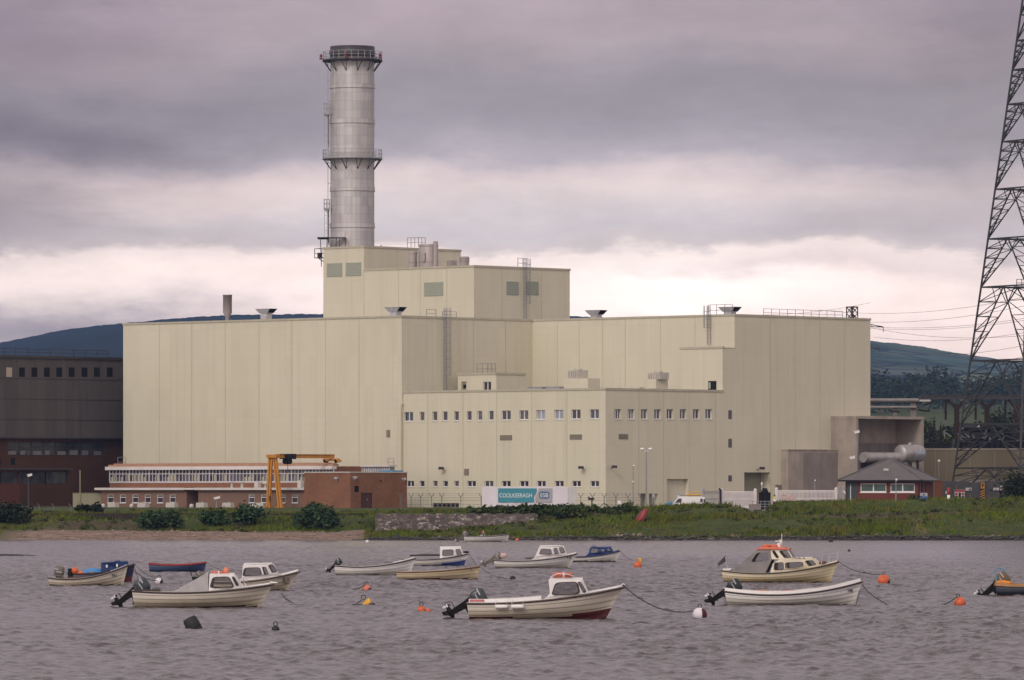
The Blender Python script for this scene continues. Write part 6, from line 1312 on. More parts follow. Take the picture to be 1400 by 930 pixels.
def boat(label, name, xl, xr, ywl, ys, ym, yb, yaw=0.0, beam=.37, rake=.55, top='h_white', bot='bot_dark', rail_='rail_dark', bz=.05, group='small boats moored on the river', fine=2.0, tw=.78, strakes=6, bowbot=0.0, cat='boat'):
    B = Boat(); Y = F * H / (ywl - HOR); s = F / Y; B.Y = Y; B.s = s; yr = R(yaw); B.cy = math.cos(yr)
    half = 0.0 if abs(yaw) < 1 else .0
    L = (xr - xl) / s / B.cy; B.L = L; W = beam * L / 2; B.xc = (xl + xr) / 2; cxw = X(B.xc, Y); Yc = Y + W * .85 * B.cy
    cxw = X(B.xc, Y)
    B.t = thing(name, label, cat, (cxw, Yc, 0), yr, group); B.M = wm(B.t)
    hs, hm, hb = [(ywl - y) / s for y in (ys, ym, yb)]
    zs = lambda t: hs * (t - .42) * (t - 1) / (.42) + hm * t * (t - 1) / (.42 * (.42 - 1)) + hb * t * (t - .42) / .58
    zk = lambda t: -.28 + .03 * t + (.10 * max(0, (t - .8) / .2) ** 2)
    w = lambda t: W * ((tw + (1 - tw) * math.sin(min(1, t / .45) * math.pi / 2)) if t < .45 else max(.018 / W, 1 - ((t - .45) / .55) ** fine))
    p_ = lambda t: 1.15 + 2.6 * max(0, 1 - t) ** .8
    B.zs, B.w, B.W = zs, w, W
    def pt(t, f, off=0.0, sgn=-1):
        x = -L / 2 + L * t - rake * L * .16 * (1 - f) * float(sstep(.62, 1, np.float64(t))) + .05 * L * .5 * (1 - f) * (1 - min(1, t / .12))
        st_ = .022 * ((f * strakes) % 1.0 < .5) if strakes else 0
        y = (w(t) * (1 - (1 - f) ** p_(t)) - off - (0 if f in (0, 1) else .034 * ((f * strakes) % 1.0)))
        return (x, sgn * max(0.0, y), zk(t) + (zs(t) - zk(t)) * f)
    B.pt = pt
    mb = MB(B.M); NS = 34
    fr = [0]; nsr = strakes * 2 if strakes else 9
    for i in range(strakes or 8):
        e = (i + 1) / (strakes or 8); fr += [e - .0001, e] if i < (strakes or 8) - 1 else [1]
    fr = sorted(set(fr + [(i + .5) / (strakes or 8) for i in range(strakes or 8)]))
    for sg in (-1, 1):
        for i in range(NS):
            t0, t1 = i / NS, (i + 1) / NS
            for f0, f1 in zip(fr[:-1], fr[1:]):
                q = [pt(t0, f0, 0, sg), pt(t1, f0, 0, sg), pt(t1, f1, 0, sg), pt(t0, f1, 0, sg)]
                zc = sum(c[2] for c in q) / 4; tc_ = (t0 + t1) / 2
                mb.quad(*q, 1 if zc < bz + bowbot * max(0, (tc_ - .55) / .45) else 0)
    tr = [pt(0, f, 0, -1) for f in fr] + [pt(0, f, 0, 1) for f in fr[::-1]]; mb.add(tr, [tuple(range(len(tr)))], 0)
    st = [pt(1, f, 0, -1) for f in fr] + [pt(1, f, 0, 1) for f in fr[::-1]]; mb.add(st, [tuple(range(len(st)))], 0)
    fl = max(-.05, min(hs, hm) - .42)
    yfl = lambda t: max(.001, min(w(t) - .07, w(t) * (1 - (1 - min(1, max(0, (fl - zk(t)) / (zs(t) - zk(t))))) ** p_(t)) - .06))
    for i in range(NS):                               # inner skin and sole
        t0, t1 = i / NS, (i + 1) / NS; io = [(max(.001, w(t) - .07)) for t in (t0, t1)]
        x0, x1 = pt(t0, 1)[0], pt(t1, 1)[0]
        if t1 > .95: continue
        ff = lambda t: min(1, max(0, (fl - zk(t)) / (zs(t) - zk(t))))
        xr0, xr1 = pt(t0, ff(t0))[0], pt(t1, ff(t1))[0]
        for sg in (-1, 1):
            a, b_ = (x0, sg * io[0], zs(t0)), (x1, sg * io[1], zs(t1)); c, d = (xr1, sg * yfl(t1), fl), (xr0, sg * yfl(t0), fl); mb.quad(a, b_, c, d, 2)
            mb.quad((x0, sg * w(t0), zs(t0)), (x1, sg * w(t1), zs(t1)), (x1, sg * io[1], zs(t1) + .002), (x0, sg * io[0], zs(t0) + .002), 0)
        mb.quad((xr0, -yfl(t0), fl), (xr1, -yfl(t1), fl), (xr1, yfl(t1), fl), (xr0, yfl(t0), fl), 2)
    x0 = pt(0, 1)[0] + .07; mb.quad((x0, -w(0) + .07, fl), (x0, w(0) - .07, fl), (x0, w(0) - .07, zs(0)), (x0, -w(0) + .07, zs(0)), 2); mb.quad((x0, -w(0) + .07, zs(0)), (x0, w(0) - .07, zs(0)), (x0 - .07, w(0), zs(0)), (x0 - .07, -w(0), zs(0)), 0)
    B.hull = mb.build('hull', [M[top], M[bot], M['inner']], B.t)
    if rail_:
        mb = MB(B.M)
        for sg in (-1, 1): mb.tube([(pt(t, 1)[0] + (.02 if t == 1 else 0), sg * (w(t) + .012), zs(t) - .045) for t in np.linspace(0, 1, 30)], .030, 6)
        mb.tube([(pt(0, 1)[0] - .01, -w(0), zs(0) - .045), (pt(0, 1)[0] - .01, w(0), zs(0) - .045)], .03, 6); mb.build('rubbing_strake', M[rail_], B.t)
    B.lx = lambda px: (px - B.xc) / s / B.cy; B.lz = lambda py: (ywl - py) / s; B.fl = fl
    B.T = lambda x: (x + L / 2) / L
    return B
def foredeck(B, t0, mat, rise=.05, to=1.0):
    mb = MB(B.M); ts = np.linspace(t0, to * .985, 14)
    for a, b_ in zip(ts[:-1], ts[1:]):
        for s_ in (-1, 1):
            xa, xb = B.pt(a, 1)[0], B.pt(b_, 1)[0]; wa, wb_ = max(.01, B.w(a) - .03), max(.01, B.w(b_) - .03)
            mb.quad((xa, s_ * wa, B.zs(a) + .012), (xb, s_ * wb_, B.zs(b_) + .012), (xb, 0, B.zs(b_) + .012 + rise), (xa, 0, B.zs(a) + .012 + rise))
    xa = B.pt(t0, 1)[0]; wa = B.w(t0) - .03; mb.add([(xa, -wa, B.zs(t0) + .012), (xa, 0, B.zs(t0) + .012 + rise), (xa, wa, B.zs(t0) + .012), (xa, wa * .8, B.zs(t0) - .3), (xa, -wa * .8, B.zs(t0) - .3)], [(0, 1, 2, 3, 4)])
    return mb.build('foredeck', M[mat], B.t)
def cabin(B, pts, hw0, hw1, wins, mat, name='cabin', pane='perspex', frame='rail_dark', fronts=(), fw=.1):
    P2 = [(B.lx(x), B.lz(y)) for x, y in pts]; zlo = min(p[1] for p in P2); zhi = max(p[1] for p in P2)
    lim = lambda u: max(.05, B.w(min(1, max(0, B.T(u)))) - .07)
    hw_ = lambda z: hw0 + (hw1 - hw0) * (z - zlo) / max(.01, zhi - zlo)
    hw = lambda z, u=None: hw_(z) if u is None else min(hw_(z), lim(u))
    W2 = [roundpoly([(B.lx(x), B.lz(y)) for x, y in wn]) for wn in wins]; mb = MB(B.M)
    for sg in (-1, 1): mb.poly(P2, lambda u, v, sg=sg: (u, sg * hw(v, u), v), W2)
    n = len(P2)
    for i in range(n):
        p, q = P2[i], P2[(i + 1) % n]
        crown = .05 if abs(p[1] - q[1]) < .25 * abs(p[0] - q[0]) and min(p[1], q[1]) > zlo + .6 * (zhi - zlo) else 0
        mb.quad((p[0], -hw(p[1], p[0]), p[1]), (q[0], -hw(q[1], q[0]), q[1]), (q[0], 0, q[1] + crown), (p[0], 0, p[1] + crown)); mb.quad((p[0], 0, p[1] + crown), (q[0], 0, q[1] + crown), (q[0], hw(q[1], q[0]), q[1]), (p[0], hw(p[1], p[0]), p[1]))
    cb_ = mb.build(name, M[mat], B.t, fix=False)
    for wn in W2:
        c = sum((Vector(p) for p in wn), Vector((0, 0))) / len(wn)
        for sg in (-1, 1):
            mb = MB(B.M); big = [tuple(c + (Vector(p) - c) * (1 + fw * .9) + (Vector(p) - c).normalized() * .018) for p in wn]
            f = lambda u, v, o=.012: (u, sg * (hw(v, u) + o), v)
            mb.poly(big, f, [wn], 0); m_ = len(big)
            for i in range(m_): p, q = big[i], big[(i + 1) % m_]; mb.quad(f(*p), f(*q), f(*q, -.005), f(*p, -.005), 0)
            mb.poly(wn, lambda u, v: f(u, v, .0), m=1); mb.build('window', [M[frame], M[pane]], cb_)
    for (i, k0, k1, y0, y1) in fronts:              # panes lying on outline edge i (front or rear bulkhead)
        p, q = Vector(P2[i]), Vector(P2[(i + 1) % n]); d = (q - p); nrm = Vector((d.y, -d.x)).normalized()
        if nrm.x < 0 and (p.x + q.x) / 2 > 0 or False: nrm = -nrm
        a, b_ = p + d * k0, p + d * k1; mb = MB(B.M)
        for (ya, yb_) in ((y0, y1), (-y1, -y0)):
            A = [(a.x + nrm.x * .012, ya * hw(a.y), a.y + nrm.y * .012), (b_.x + nrm.x * .012, ya * hw(b_.y), b_.y + nrm.y * .012), (b_.x + nrm.x * .012, yb_ * hw(b_.y), b_.y + nrm.y * .012), (a.x + nrm.x * .012, yb_ * hw(a.y), a.y + nrm.y * .012)]
            mb.quad(*A)
        mb.build('windscreen', M['darkpane'], cb_)
    B.hw = hw; return cb_
def outboard(B, px, py, tilt, size=1.0, mat='motor', y=0.0, handle=False, prop='galvlt'):
    X0 = B.M @ Matrix.Translation((B.lx(px), y, B.lz(py))) @ Matrix.Rotation(R(tilt), 4, 'Y') @ Matrix.Scale(size, 4)
    mb = MB(X0); mb.ball((-.05, 0, .30), (.30, .2, .29), n=18, k=10, sq=.55); mb.box(-.26, .2, -.19, .19, -.02, .06)
    o = mb.build('outboard_motor', M[mat], B.t)
    mb = MB(X0); mb.box(-.345, -.1, -.207, .207, .36, .40); mb.box(-.2, .12, -.21, .21, .22, .25); mb.build('cowl_stripe', M['galvlt'], o)
    mb = MB(X0); v = []
    for (z, a, b_, w_) in ((.0, -.22, .14, .13), (-.25, -.17, .10, .09), (-.62, -.13, .09, .07), (-.80, -.11, .10, .06)): v += [(a, -w_, z), (b_, -w_ * .7, z), (b_, w_ * .7, z), (a, w_, z)]
    fcs = [(0, 1, 2, 3)] + [(4 * i + k, 4 * i + (k + 1) % 4, 4 * i + 4 + (k + 1) % 4, 4 * i + 4 + k) for i in range(3) for k in range(4)]; mb.add(v, fcs)
    mb.box(-.34, .14, -.12, .12, -.66, -.635); mb.tube([(.24, 0, -.86), (.14, 0, -.86), (-.16, 0, -.86), (-.26, 0, -.86)], [.02, .085, .085, .06], 12); mb.add([(.08, 0, -.9), (-.14, 0, -.9), (-.2, 0, -1.14), (-.06, 0, -1.14)], [(0, 1, 2, 3)]); mb.box(.1, .26, -.12, .12, -.32, .0)
    for s_ in (-.1, .1): mb.bar((.2, s_, -.1), (.0, s_, -.5), .05)
    mb.build('drive_leg', M['black' if mat != 'motorgrey' else 'motorgrey'], o); mb = MB(X0)
    mb.tube([(-.25, 0, -.86), (-.36, 0, -.86)], [.055, .03], 10)
    for k in range(3):
        t_ = 2 * math.pi * k / 3 + .4; c, s_ = math.cos(t_), math.sin(t_); f = lambda r, a, dx: (-.3 + dx, r * math.cos(t_ + a), -.86 + r * math.sin(t_ + a))
        vs_ = [f(.05, -.3, .03), f(.12, -.75, .05), f(.185, -.25, .02), f(.17, .35, -.03), f(.06, .3, -.03)]; mb.add(vs_, [(0, 1, 2, 3, 4)]); mb.add([(p[0] - .012, p[1], p[2]) for p in vs_], [(4, 3, 2, 1, 0)])
    mb.build('propeller', M[prop], o)
    if handle: mb = MB(X0); mb.tube([(.18, 0, .1), (.55, 0, .22), (.8, 0, .3)], .025, 6); mb.build('tiller', M['black'], o)
    return o
def thwarts(B, ts, mat='inner'):
    for t in ts: mb = MB(B.M); x = -B.L / 2 + B.L * t; w_ = B.w(t) - .07; mb.box(x - .13, x + .13, -w_, w_, B.zs(t) - .2, B.zs(t) - .16); mb.build('thwart', M[mat], B.t)
def marks(B, text, px0, px1, py0, py1, mat='black'):
    me, u = lettering(text, 0, 1, 0, 1, 0, M[mat], B.t, .15); out = []
    for q in u:
        x = B.lx(px0) + q[0] * (B.lx(px1) - B.lx(px0)); z = B.lz(py1) + q[1] * (B.lz(py0) - B.lz(py1)); t = B.T(x)
        for _ in range(4):
            f = min(1, max(0, (z + .2) / (B.zs(min(t, 1)) + .2))); xx = B.pt(min(1, t), f)[0]; t = min(1, t + (x - xx) / B.L)
        out.append((x, B.pt(t, f)[1] - .03 - q[2] * .005, z))
    out = np.array(out, np.float32); me.vertices.foreach_set('co', out.ravel()); me.materials.clear(); me.materials.append(M[mat]); me.update()
    o = bpy.data.objects.new('hull_lettering', me); COL.objects.link(o); o.parent = B.t; return o
def rope(label, pts, r=.018, cat='rope', mat='rope', sag=0):
    v = [Vector(p) for p in pts]
    if sag:
        a, b_ = v[0], v[-1]; v = []
        for i in range(15): t = i / 14; p = a.lerp(b_, t); p.z -= sag * 4 * t * (1 - t); v.append(p)
    mb = MB(); mb.tube(v, r, 5); return tag(mb.build('mooring_rope', M[mat], None, origin=tuple(v[0])), label, cat, 'mooring ropes')
def BW(B, x, y, z): return B.M @ Vector((x, y, z))
def bow(B): return BW(B, B.L / 2 - .02, 0, B.zs(1))
def wpos(px, py): Y = F * H / (py - HOR); return Vector((X(px, Y), Y, 0))
# 10: the big cabin boat in front
b10 = boat('white cabin boat with an orange lifebuoy on its roof, nearest the camera', 'cabin_boat', 638, 853, 847, 824, 821, 802.5, 0, .36, .8, 'h_cream', 'bot_red', 'rail_dark', .07, bowbot=.32)
foredeck(b10, .58, 'gel', .06)
hw10 = b10.W * .86
cabin(b10, [(742, 822), (748, 817), (752, 812), (750, 793.5), (752, 792), (797, 792), (804, 808), (808, 812.5), (806, 818)], hw10 * .98, hw10 * .78, [[(755.5, 813.5), (761, 797.5), (788, 796.5), (791.5, 811.5)], [(790.5, 797), (794, 796.5), (801, 808), (797.5, 810)]], 'gel')
x0, x1 = b10.lx(641), b10.lx(740); ts = np.linspace(b10.T(x0), b10.T(x1), 12)
for s_ in (-1, 1):
    mb = MB(b10.M)
    for a, b_ in zip(ts[:-1], ts[1:]): p, q = b10.pt(a, 1), b10.pt(b_, 1); mb.quad((p[0], s_ * (b10.w(a) - .01), p[2] + .005), (q[0], s_ * (b10.w(b_) - .01), q[2] + .005), (q[0], s_ * (b10.w(b_) - .06), q[2] + .13), (p[0], s_ * (b10.w(a) - .06), p[2] + .13))
    mb.build('coaming', M['gel'], b10.t)
mb = MB(b10.M); a, b_ = b10.T(b10.lx(642)), b10.T(b10.lx(662)); p, q = b10.pt(a, 1), b10.pt(b_, 1); mb.quad((p[0], -b10.w(a) - .002, p[2] + .04), (q[0], -b10.w(b_) - .002, q[2] + .04), (q[0], -b10.w(b_) + .028, q[2] + .115), (p[0], -b10.w(a) + .028, p[2] + .115)); mb.build('name_strip', pm('faded_red_strip', (.42, .10, .10), .6, var=.3, vs=8), b10.t)
outboard(b10, 645, 824, 62, 1.0, 'motor')
for px, lb in ((685.5, 'white fender on the nearest cabin boat, the one closer to its motor'), (707.5, 'white fender on the nearest cabin boat, the one closer to its cabin')):
    mb = MB(b10.M); x = b10.lx(px); t_ = b10.T(x); y = -b10.w(t_) - .1; z = b10.lz(829.5)
    mb.tube([(x - .24, y, z), (x - .2, y, z), (x - .14, y, z), (x + .14, y, z), (x + .2, y, z), (x + .24, y, z)], [.02, .06, .075, .075, .06, .02], 12)
    for dx in (-.2, .2): mb.bar((x + dx, y, z), (x + dx, y + .12, b10.zs(t_) + .1), .014)
    tag(mb.build('fender', M['white'], None, origin=tuple(b10.M @ Vector((x, y, z)))), lb, 'fender', 'fenders of the nearest boat')
mb = MB(b10.M); mb.tube([(b10.lx(800), -.35, b10.lz(816)), (b10.lx(808), -.35, b10.lz(812)), (b10.lx(814), -.3, b10.lz(812.5))], [.05, .07, .04], 8); mb.tube([(b10.lx(849), 0, b10.zs(1) - .02), (b10.lx(852), 0, b10.zs(1) + .1), (b10.lx(855), 0, b10.zs(1) + .06)], .025, 6); mb.build('bow_fitting', M['gel'], b10.t)
def torus(mb, c, Rr, r, m0=0, m1=1, tilt=0, n=32, up=False):
    for i in range(n):
        a0, a1 = 2 * math.pi * i / n, 2 * math.pi * (i + 1) / n; f = lambda a: (c[0] + Rr * math.cos(a), c[1] + (0 if up else Rr * math.sin(a)), c[2] + tilt * math.cos(a) + (Rr * math.sin(a) if up else 0)); mb.tube([f(a0), f(a1)], r, 8, m1 if i % 8 == 0 else m0, False)
mb = MB(b10.M); cz_ = b10.lz(792) + .05; c = (b10.lx(769.5), 0, cz_ + .1); torus(mb, c, .30, .09); mb.tube([(c[0] - .42, -.1, cz_ + .02), (c[0] - .2, -.35, cz_ + .14), (c[0] + .2, -.38, cz_ + .12), (c[0] + .4, -.1, cz_ + .04)], .02, 5, 1)
tag(mb.build('lifebuoy', [M['orange'], M['bwhite']], None, origin=tuple(b10.M @ Vector(c))), 'orange lifebuoy lying on the white cabin roof of the nearest boat', 'lifebuoy')
# 3: tent covered cabin boat on the left
b3 = boat('cream cabin boat with a grey canvas tent behind its cabin, on the left', 'cabin_boat', 180, 373, 831, 807, 809, 798.5, 0, .37, .7, 'h_cream', 'bot_dark', 'rail_dark', .06)
foredeck(b3, .60, 'gel', .05); h3 = b3.W * .82
cabin(b3, [(285, 810), (286, 785.5), (320, 785.5), (329, 800), (333, 803), (331, 808)], h3, h3 * .8, [[(288, 803.5), (292, 790), (312, 789.5), (318, 800.5), (316.5, 803)], [(317, 789.5), (320, 789.5), (326, 799.5), (322.5, 800.5)]], 'gel', pane='perspex')
cabin(b3, [(236, 809), (240, 807), (280, 785), (284.5, 784.5), (284.5, 810)], h3 * 1.02, h3 * .8, [], 'canvas', 'canopy')
mb = MB(b3.M)
for (a, b_) in ((184, 203), (207, 216)): x0, x1 = b3.lx(a), b3.lx(b_); mb.box(x0, x1, -b3.w(.1) + .02, b3.w(.1) - .02, b3.zs(.08) - .01, b3.zs(.08) + .06)
mb.build('stern_deck', M['rail_dark'], b3.t); outboard(b3, 185, 808, 55, 1.0, 'motor')
mb = MB(b3.M); mb.tube([(b3.lx(183), 0, .5), (b3.lx(181), 0, .1)], .06, 6); mb.build('motor_bracket', M['black'], b3.t); 
mb = MB(b3.M); mb.tube([(b3.lx(331), -.3, b3.zs(.8)), (b3.lx(331.5), -.3, b3.zs(.8) + .35), (b3.lx(336), -.3, b3.zs(.8) + .02)], .02, 5); mb.tube([(b3.lx(368), 0, b3.zs(.98) + .06), (b3.lx(378), 0, b3.zs(1) + .03)], [.05, .025], 6); mb.build('bow_fitting', M['white'], b3.t)
mb = MB(b3.M); c = (b3.lx(297), 0, b3.lz(783.5)); torus(mb, c, .24, .075); mb.ball((b3.lx(308), -.1, b3.lz(781)), (.12, .12, .15), 0, 12, 8)
tag(mb.build('lifebuoy', [M['pinkorange'], M['bwhite']], None, origin=tuple(b3.M @ Vector(c))), 'faded orange ring and float on the roof of the tent covered boat', 'lifebuoy')
# 4
b4 = boat('white cabin boat with dark edged side windows moored behind the tent covered boat', 'cabin_boat', 268, 409, 808, 794, 795, 781, 0, .36, .9, 'h_cream', 'bot_dark', 'rail_dark', .05)
foredeck(b4, .5, 'gel', .08); h4 = b4.W * .85
cabin(b4, [(322, 795), (330.5, 790), (332, 773), (333, 771.5), (371.5, 771), (374, 772.5), (379.5, 784.5), (388, 786.5), (384, 792)], h4, h4 * .8, [[(332.5, 787.5), (335, 777), (354, 776.5), (357, 786)], [(358.5, 776), (363, 776), (366.5, 784), (361.5, 785.5)], [(367, 773.5), (373, 773), (378, 781), (372, 782.5)]], 'gel', fronts=())
outboard(b4, 268, 794, 40, .75, 'motorgrey'); marks(b4, 'FLO', 386, 395, 790, 799, 'rail_brown')
mb = MB(b4.M); mb.box(b4.lx(262), b4.lx(272), -.4, .1, b4.lz(793), b4.lz(789)); mb.tube([(b4.lx(263), -.3, b4.lz(793)), (b4.lx(258), -.3, b4.lz(775))], .02, 5); mb.tube([(b4.lx(272), -.3, b4.lz(792)), (b4.lx(262), -.3, b4.lz(773))], .015, 5); mb.tube([(b4.lx(258), -.3, b4.lz(775)), (b4.lx(262), -.3, b4.lz(773))], .02, 5); mb.build('stern_frame', M['black'], b4.t)
# 1 and 1b
b1b = boat('navy blue boat with a blue cuddy, mostly hidden behind the cream boat at far left', 'cuddy_boat', 92, 183.5, 797, 783, 783, 770.5, 0, .34, .35, 'h_navy', 'bot_red', 'rail_dark', .30, fine=2.6)
cabin(b1b, [(138, 784), (138, 769.5), (156, 768.5), (157, 767), (163, 767), (164, 768), (174, 768), (175.5, 783)], b1b.W * .8, b1b.W * .74, [], 'cabinblue', 'cuddy'); foredeck(b1b, .72, 'cabinblue', .03)
mb = MB(b1b.M)
for px, py in ((146, 774.5), (160, 773.5)): x, z = b1b.lx(px), b1b.lz(py); mb.ball((x, -b1b.W * .785, z), (.05, .02, .09), n=10, k=8); 
mb.build('porthole', M['white'], b1b.t)
mb = MB(b1b.M); t_ = np.linspace(0, 1, 9); x0, x1 = b1b.lx(113), b1b.lx(141)
for i in range(8):
    xa, xb = x0 + (x1 - x0) * i / 8, x0 + (x1 - x0) * (i + 1) / 8; za, zb = [b1b.lz(781.5) + .12 * math.sin(3.1 * (q - x0) / (x1 - x0)) for q in (xa, xb)]
    mb.quad((xa, -b1b.W * .9, za - .12), (xb, -b1b.W * .9, zb - .12), (xb, 0, zb + .05), (xa, 0, za + .05)); mb.quad((xa, 0, za + .05), (xb, 0, zb + .05), (xb, b1b.W * .9, zb - .12), (xa, b1b.W * .9, za - .12))
mb.build('cover', M['tarpblue'], b1b.t)
b1 = boat('cream clinker open boat with grey motor and orange float aboard at far left', 'open_boat', 65.5, 174, 801, 789, 790, 772, 0, .36, .45, 'h_cream', 'bot_dark', 'rail_dark', .05); thwarts(b1, (.3, .55)); foredeck(b1, .78, 'gel', .02)
outboard(b1, 80, 788, 8, .85, 'motorgrey'); marks(b1, 'T61', 152, 159, 785, 789, 'black')
mb = MB(b1.M); mb.ball((b1.lx(101.5), -.1, b1.lz(780.5)), (.17, .17, .17), n=14, k=10); mb.ball((b1.lx(109), -.1, b1.lz(783.5)), (.2, .12, .07), n=10, k=6); mb.tube([(b1.lx(101.5), -.1, b1.lz(776.5)), (b1.lx(101.5), -.1, b1.lz(775))], .03, 6)
tag(mb.build('float', M['orange'], None, origin=tuple(b1.M @ Vector((b1.lx(101), -.1, .6)))), 'bright orange float lying in the cream open boat at far left', 'float')
mb = MB(b1.M); mb.tube([(b1.lx(95), .1, b1.lz(789)), (b1.lx(95), .1, b1.lz(777.5))], .13, 12); tag(mb.build('fuel_can', M['black'], None, origin=tuple(b1.M @ Vector((b1.lx(95), .1, .5)))), 'black can standing beside the orange float in the cream open boat', 'can')
# 2
b2 = boat('small blue rowing boat with red gunwale, empty, behind the cabin boats on the left', 'rowing_boat', 203, 281.5, 782, 770, 772, 768.5, 0, .34, .25, 'h_blue', 'bot_dark', 'rail_red', .03, strakes=4); thwarts(b2, (.35, .65), 'h_blue')
mb = MB(b2.M)
for sg in (-1, 1):
    ts = np.linspace(0, 1, 20)
    for a, b_ in zip(ts[:-1], ts[1:]): p, q = b2.pt(a, 1), b2.pt(b_, 1); mb.quad((p[0], sg * (b2.w(a) + .02), p[2] - .055), (q[0], sg * (b2.w(b_) + .02), q[2] - .055), (q[0], sg * (b2.w(b_) + .02), q[2] + .02), (p[0], sg * (b2.w(a) + .02), p[2] + .02))
mb.build('gunwale', M['rail_red'], b2.t)
# 5
b5 = boat('long cream open boat with small black motor, bow hidden behind nothing, left of the tan boat', 'open_boat', 457, 568, 787, 772.5, 774, 762.5, 0, .34, .5, 'h_white', 'bot_dark', 'rail_dark', .05); thwarts(b5, (.3, .55)); foredeck(b5, .72, 'gel', .04)
b5.t['label'] = 'long white open boat with a small dark motor, left of the tan rowing boat'
outboard(b5, 459.5, 772, 50, .62, 'motorblack')
# 6
b6 = boat('white boat with a boxy wheelhouse and blue bottom behind the tan rowing boat', 'wheelhouse_boat', 545, 640, 774, 763, 764.5, 756.5, 0, .36, .45, 'h_white', 'bot_blue', 'rail_dark', .10, bowbot=.3)
foredeck(b6, .72, 'gel', .03); h6 = b6.W * .78
cabin(b6, [(601.5, 765), (601.5, 748.6), (630, 748.2), (634, 759.5), (633, 764)], h6, h6 * .95, [[(605, 760), (605.5, 752), (619, 751.5), (619.5, 759)], [(623, 751.5), (628.5, 751.2), (631.5, 758), (625, 759)]], 'white', 'wheelhouse', fw=.04)
mb = MB(b6.M); mb.box(b6.lx(577), b6.lx(601), -.55, .55, b6.lz(760.5), b6.lz(758)); mb.tube([(b6.lx(560), -.2, b6.lz(759.8)), (b6.lx(580), -.2, b6.lz(759))], .05, 6); mb.build('engine_cover', M['rail_dark'], b6.t)
mb = MB(b6.M); mb.ball((b6.lx(637), 0, b6.zs(.95) + .12), (.2, .1, .07), n=10, k=6); mb.build('anchor', M['black'], b6.t)
# 7
b7 = boat('tan rowing boat with brown gunwale and dark red bottom, overlapped by nothing', 'rowing_boat', 541.5, 656, 793, 781.5, 780.5, 774, 0, .33, .25, 'h_tan', 'bot_red', 'rail_brown', .08, strakes=5); thwarts(b7, (.3, .55, .75), 'h_tan')
b7.t['label'] = 'tan rowing boat with a brown gunwale and dark red bottom'
# 8
b8 = boat('white cabin boat with three pale windows and a reddish motor at its stern, mid river', 'cabin_boat', 675, 789.5, 777, 765, 766, 756.5, 0, .35, .7, 'h_white', 'bot_dark', 'rail_dark', .03)
foredeck(b8, .55, 'gel', .06); h8 = b8.W * .84
cabin(b8, [(726, 766), (731.5, 761.5), (737, 748.5), (738.5, 746.8), (766, 746.8), (771.5, 748), (775.5, 757), (778, 760), (776, 764)], h8, h8 * .8, [[(737.5, 757.8), (740.5, 750.5), (752.5, 751), (754, 758)], [(757, 750), (761, 749.5), (763.5, 756.5), (758.5, 757.5)], [(764.5, 749.2), (769.5, 749), (772.5, 755), (767, 756)]], 'gel', fw=.06)
outboard(b8, 676, 764.5, 62, .8, 'motorgrey'); marks(b8, 'K 22', 775, 781, 761, 764, 'black')
mb = MB(b8.M); mb.ball((b8.lx(688), 0, b8.lz(760)), (.22, .2, .16), n=12, k=8, sq=.7); mb.build('motor_cover', M['fadedred'], b8.t); mb = MB(b8.M); mb.ball((b8.lx(724), -.2, b8.lz(762.5)), (.3, .3, .1), n=10, k=6); mb.build('tarpaulin', M['canvas2'], b8.t)
# 9
b9 = boat('white boat with a navy blue cabin, partly behind the three windowed white cabin boat', 'cabin_boat', 768, 848, 769, 760, 760.5, 752.5, 0, .36, .5, 'h_white', 'bot_dark', 'rail_dark', .10)
foredeck(b9, .6, 'cabinblue', .04); h9 = b9.W * .82
cabin(b9, [(800, 761), (804.5, 757), (806.5, 749.5), (809, 747.5), (815, 747.2), (818, 748.5), (835.5, 748), (839, 754.5), (838, 759)], h9, h9 * .82, [[(808, 756.5), (809, 750.5), (817.5, 750.3), (817.5, 755.5)], [(822, 751), (826.5, 750.8), (827, 754), (822.5, 754.4)], [(830, 750.5), (833.5, 750.3), (835.5, 753), (831, 753.6)]], 'cabinblue', fw=.04, frame='cabinblue')
mb = MB(b9.M); ts = np.linspace(.25, .98, 14)
for a, b_ in zip(ts[:-1], ts[1:]):
    for s_ in (-1, 1): p, q = b9.pt(a, 1), b9.pt(b_, 1); mb.quad((p[0], s_ * (b9.w(a) + .03), p[2] - .08), (q[0], s_ * (b9.w(b_) + .03), q[2] - .08), (q[0], s_ * (b9.w(b_) + .03), q[2] + .01), (p[0], s_ * (b9.w(a) + .03), p[2] + .01))
mb.build('gunwale', M['cabinblue'], b9.t)
# 11
b11 = boat('small white open boat with a tiny red flag, farthest out near the stone wall', 'open_boat', 634, 697, 741, 732.8, 733.2, 729.8, 0, .34, .5, 'h_white', 'bot_dark', 'rail_dark', .04, strakes=4); outboard(b11, 633.5, 733, 45, .85, 'motorgrey')
mb = MB(b11.M); mb.bar((b11.lx(663), 0, .2), (b11.lx(661), 0, b11.lz(725)), .04); mb.add([(b11.lx(661), 0, b11.lz(725)), (b11.lx(658), .02, b11.lz(728.5)), (b11.lx(662), 0, b11.lz(729.5)), (b11.lx(661), .03, b11.lz(725)), (b11.lx(658), .05, b11.lz(728.5)), (b11.lx(662), .03, b11.lz(729.5))], [(0, 1, 2), (3, 4, 5), (0, 1, 4, 3), (1, 2, 5, 4)], 1); mb.box(b11.lx(656), b11.lx(660), -.2, .2, b11.lz(733), b11.lz(731)); mb.build('flag', [M['galv'], M['orange']], b11.t)
